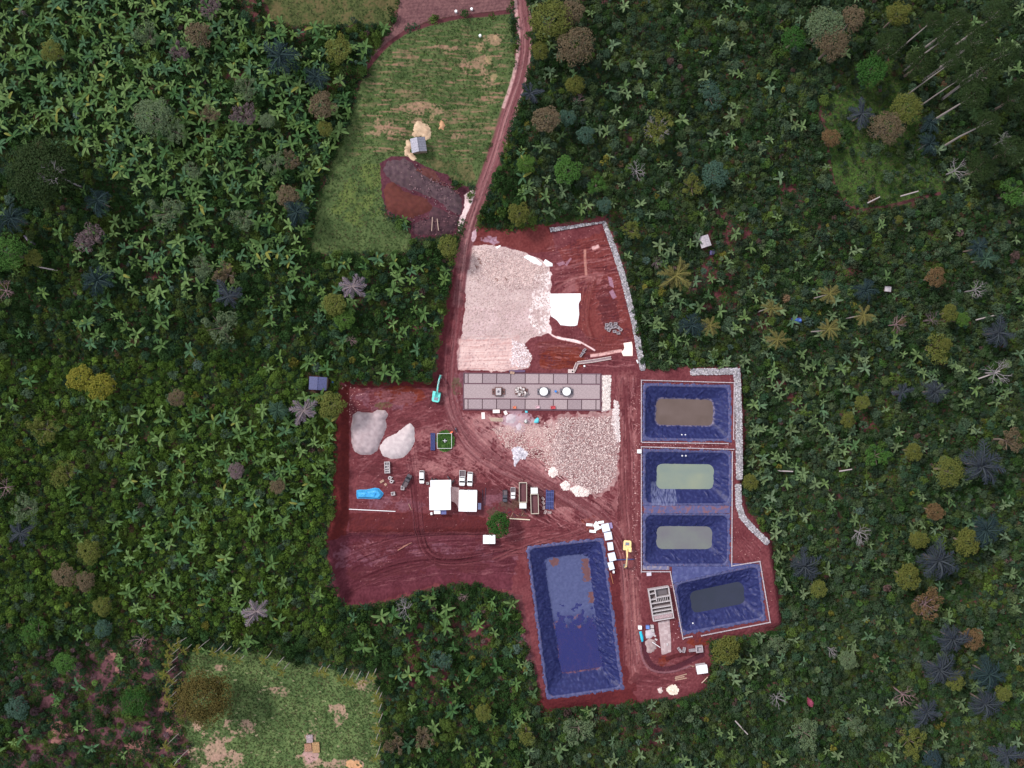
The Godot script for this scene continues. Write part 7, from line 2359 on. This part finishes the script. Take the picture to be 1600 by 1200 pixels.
	part_box("sump_hole", dr, W(894.5, 580.5, 0.61), Vector3(0.5, 0.03, 0.5), mat("well_black", rgb(16, 16, 18), 0.9), 0.0, 0.0)
	block("white_box", "small white box below the angled drain channel", "box", 913, 572, Vector3(0.6, 0.5, 0.6), 10.0, white)
	block("white_board", "white plank beside the foot of the northeast wall", "plank", 996, 565, Vector3(0.45, 0.12, 1.3), 24.0, white)
	block("pipe_bundle", "dark timber bundle on the slab's top edge", "timber bundle", 808, 580, Vector3(5.5, 0.3, 0.8), 1.0, mat("timber_violet", rgb(92, 70, 100), 0.8), "", false, 0.05)
	block("pallet", "pinkish pallet on the slab's top edge", "pallet", 800.5, 582.5, Vector3(1.5, 0.2, 0.9), -12.0, wood, "", false, 0.42)
	# ---- panels along the big pond
	var pn := [[946, 824, 12, 12, 14, "topmost"], [950, 837, 11.5, 12, 10, "second"], [953.5, 853, 8.5, 12, 8, "third"], [956, 869.5, 11, 12.5, 14, "fourth"], [954.5, 883.5, 8.5, 11.5, 16, "lowest"]]
	for q in pn:
		var b := thing("liner_crate", "%s of the five pale blue white crates beside the large pond" % q[5], "crate", W(q[0], q[1], land(q[0], q[1])), deg_to_rad(q[4]), "pale crates in a row beside the large pond")
		part_box("box", b, Vector3(0, 0.45, 0), Vector3(q[2] * S, 0.9, q[3] * S), mat("crate_white", rgb(214, 224, 240), 0.55), 0.0, 0.05)
		for k in 3:
			part_box("slat", b, Vector3(0, 0.91, (-0.32 + k * 0.32) * q[3] * S), Vector3(q[2] * S - 0.2, 0.04, 0.4), mat("crate_slat", rgb(226, 234, 246), 0.55), 0.0, 0.01)
	block("pallet", "violet pallet behind the topmost pale crate", "pallet", 954.5, 821, Vector3(1.0, 0.3, 2.0), 12.0, mat("timber_violet2", rgb(140, 124, 164), 0.8))
	var ws := [[921, 820, 10, 4, -4, "leftmost"], [931, 819.5, 6, 9, -34, "upright"], [939, 816, 9, 4, 8, "topmost"], [934, 825.5, 11, 4, 26, "slanting"], [926, 830, 10, 4, -6, "lowest"], [932.5, 823, 8, 6, 38, "middle"]]
	for i in ws.size():
		var q: Array = ws[i]
		block("loose_board", "%s of the scattered white panels above the large pond" % q[5], "board", q[0], q[1], Vector3(q[2] * S, 0.08, q[3] * S), q[4], mat("panel_white", rgb(236, 244, 246), 0.5), "scattered white panels above the large pond", false, 0.06 * i)
	block("white_box", "small white box below the lowest pale crate", "box", 958.5, 893, Vector3(0.6, 0.9, 0.8), 0.0, white)
	pole("pipe", "blue pipe laid across the track under the yellow excavator's arm", "pipe", 963, 874.5, 991, 873.5, 0.22, bluem)
	pole("pipe", "orange hose beside the large pond's right bank", "hose", 954, 895, 958, 912, 0.07, mat("hose", rgb(196, 132, 90), 0.6))
	# ---- treatment tanks
	var tk := thing("treatment_tanks", "roofless concrete treatment tanks with partition walls left of the dark pond", "tank", W(1031.5, 941.5, 0.0), deg_to_rad(9.5))
	part_box("floor", tk, Vector3(0, 0.05, 0), Vector3(6.8, 0.3, 10.6), mat("tank_floor", rgb(124, 108, 110), 0.9, 0.0, 0.4), 0.0, 0.0)
	for s in [-1.0, 1.0]:
		part_box("wall", tk, Vector3(s * 3.45, 0.9, 0), Vector3(0.32, 2.0, 11.0), pale)
		part_box("wall", tk, Vector3(0, 0.89, s * 5.34), Vector3(6.6, 2.0, 0.32), pale)
	part_box("partition", tk, Vector3(-1.3, 0.86, -3.2), Vector3(0.3, 1.96, 3.96), pale)
	part_box("partition", tk, Vector3(-2.36, 0.84, -3.9), Vector3(1.85, 1.94, 0.26), pale)
	part_box("partition", tk, Vector3(-2.36, 0.84, -1.9), Vector3(1.85, 1.94, 0.26), pale)
	for z in [-2.3, -0.55, 1.1, 2.3, 3.5]:
		part_box("partition", tk, Vector3(1.06 if z < -1.0 else 0.0, 0.85, z), Vector3(4.42 if z < -1.0 else 6.58, 1.95, 0.28), pale)
	for k in 6:
		part_box("baffle", tk, Vector3(-0.6 + k * 0.62, 0.7, -1.42), Vector3(0.16, 1.5, 1.4), pale)
	part_box("slab_cover", tk, Vector3(0, 1.5, 4.4), Vector3(6.3, 0.12, 1.3), mat("cover_pink", rgb(190, 164, 170), 0.9, 0.0, 0.35))
	var wt := mat("tank_water", rgb(96, 88, 92), 0.1)
	part_box("tank_water", tk, Vector3(0.9, 0.5, -3.9), Vector3(3.9, 0.06, 2.6), wt, 0.0, 0.0)
	tag(obj("concrete_path", sheet([1028, 972, 1046, 968, 1050, 1018, 1034, 1024], 0.1, 0.03, 0.5, 2, Color(0.36, 0.27, 0.28), Color(0.47, 0.38, 0.39)), mat("apron", Color(1, 1, 1), 0.95)), "worn concrete strip below the treatment tanks", "concrete strip")
	mound("cement_heap", "pale sand heap left of the concrete strip", "heap", [1008, 986, 1014, 981, 1022, 983, 1024, 994, 1016, 998, 1008, 1000], 0.8, 1.0, sand, Color(0.42, 0.37, 0.42), Color(0.52, 0.46, 0.50), 0.1, 0.3)
	mound("cement_heap", "brown gravel heap below the pale sand heap", "heap", [1008, 1000, 1018, 996, 1026, 1004, 1026, 1014, 1018, 1022, 1010, 1020, 1008, 1010], 0.8, 1.0, sand, Color(0.26, 0.19, 0.20), Color(0.38, 0.29, 0.29), 0.2, 0.3)
	tag(obj("tarpaulin", sheet([998.5, 987, 1002.5, 986, 1005, 994, 1006, 1001, 1003, 1004, 1001, 998], 0.6, 0.2, 0.25, 12, Color(1, 1, 1), Color(0.7, 0.9, 0.95), 0.4), mat("cyan_tarp2", rgb(44, 196, 226), 0.5)), "narrow turquoise tarpaulin by the track below the treatment tanks", "tarpaulin")
	block("white_box", "white cube tank beside the narrow turquoise tarpaulin", "tank", 999.5, 979.5, Vector3(1.2, 1.1, 1.2), 0.0, white)
	block("blue_box", "blue water tank right of the white cube tank", "tank", 1011.5, 979, Vector3(1.2, 1.0, 1.2), 0.0, mat("box_blue", rgb(96, 128, 196), 0.5))
	block("white_box", "pale box at the top of the sand heap below the tanks", "box", 1018.5, 978, Vector3(1.1, 0.9, 1.0), 0.0, pale)
	block("white_box", "second pale box at the sand heap below the tanks", "box", 1019, 984, Vector3(1.1, 0.9, 1.0), 12.0, pale)
	for q in [[1023, 993, "upper"], [1025, 999, "lower"], [1042.5, 1006.5, "lone"]]:
		block("cement_sack", q[2] + " white cement sack near the concrete strip", "sack", q[0], q[1], Vector3(0.9, 0.35, 0.6), q[0] * 7.0, pale)
	pole("white_pole", "white pole lying across the brown gravel heap", "pole", 1018.5, 1002, 1031, 1010.5, 0.12, white, "", 0.75)
	for q in [[1061.5, 1015, 35, "left"], [1068.5, 1015, -12, "right"]]:
		block("culvert_block", q[3] + " of two culvert blocks below the dark pond's corner", "culvert block", q[0], q[1], Vector3(0.9, 0.6, 1.8), q[2], mat("culvert", rgb(186, 176, 184), 0.9, 0.0, 0.3), "two culvert blocks below the dark pond", true)
	block("manhole_box", "square open concrete manhole below the dark pond", "manhole", 1092, 1013, Vector3(2.4, 1.0, 2.3), 6.0, mat("culvert", rgb(186, 176, 184), 0.9, 0.0, 0.3), "", true)
	block("manhole_channel", "short open concrete channel leading to the square manhole", "channel", 1081.5, 1015.5, Vector3(2.4, 0.6, 0.9), 6.0, mat("culvert", rgb(186, 176, 184), 0.9, 0.0, 0.3), "", true)
	for q in [[1064, 1055.5, 19, 16, "upper"], [1064, 1061, 18, 10, "lower"], [1062, 1058.5, 16, 13, "middle"]]:
		block("plank", q[4] + " long pinkish plank at the site's south end", "plank", q[0], q[1], Vector3(q[2] * S, 0.1, 0.35), q[3], wood, "planks at the south end")
	for k in 4:
		pole("wood_stick", "short stick of the small wood pile left of the south cabin", "stick", 1078 + k * 1.3, 1039 + k * 0.8, 1083 + k * 0.8, 1042 - k * 0.6, 0.1, wood, "sticks left of the south cabin")
	pole("log", "pale crooked log right of the site's south cabin", "log", 1096, 1067, 1106, 1058, 0.16, mat("log", rgb(190, 164, 150), 0.9))
	block("pallet", "grey pallet outside the grey pond's lower left corner", "pallet", 1014, 897, Vector3(1.6, 0.2, 1.2), 5.0, mat("pallet_grey", rgb(196, 190, 204), 0.8))
	block("white_box", "white box between the pond walls left of the green pond", "box", 998.5, 705, Vector3(1.4, 1.0, 1.3), 0.0, white)
	# ---- lower left field
	var rk := [[487.5, 1148, 10, 12, rgb(190, 170, 176), "pale pink slab of the old platform in the lower field"], [485.5, 1161, 11, 12, rgb(186, 138, 112), "reddish timber slab of the old platform in the lower field"], [497.5, 1161, 11, 16, rgb(196, 156, 112), "straw coloured slab of the old platform in the lower field"]]
	for q in rk:
		block("platform_slab", q[5], "platform", q[0], q[1], Vector3(q[2] * S, 0.5, q[3] * S), 4.0, mat("slab_" + q[4].to_html(), q[4], 0.9, 0.0, 0.5))
	tag(obj("rock", sheet([46, 371, 52, 369, 60, 376, 67, 382, 64, 387, 52, 380], 1.2, 0.5, 0.3, 3, Color(0.13, 0.11, 0.17), Color(0.2, 0.17, 0.24), 0.5), mat("rock_violet", Color(1, 1, 1), 0.9)), "dark violet fallen trunk among the trees at the left edge", "fallen trunk")
	# fallen pale trunks in the thickets
	for q in [[72, 420, 103, 426, "near the left edge"], [1310, 736, 1330, 733, "across the narrow path at right"], [1350, 320, 1370, 310, "in the upper right clearing"], [1402, 309, 1430, 301, "at the upper right clearing's lower end"], [1216, 736, 1240, 737, "right of the yellow green tree by the stone wall"], [1148, 1125, 1168, 1147, "in the thicket below the south cabin"], [1524, 500, 1569, 489, "near the right edge above the slate palm"], [1524, 593, 1562, 580, "under the large white leafless tree at right"]]:
		pole("fallen_trunk", "pale fallen tree trunk " + q[4], "fallen trunk", q[0], q[1], q[2], q[3], 0.24, mat("trunk_pale", rgb(158, 148, 148), 0.9), "pale fallen trunks", 2.2)
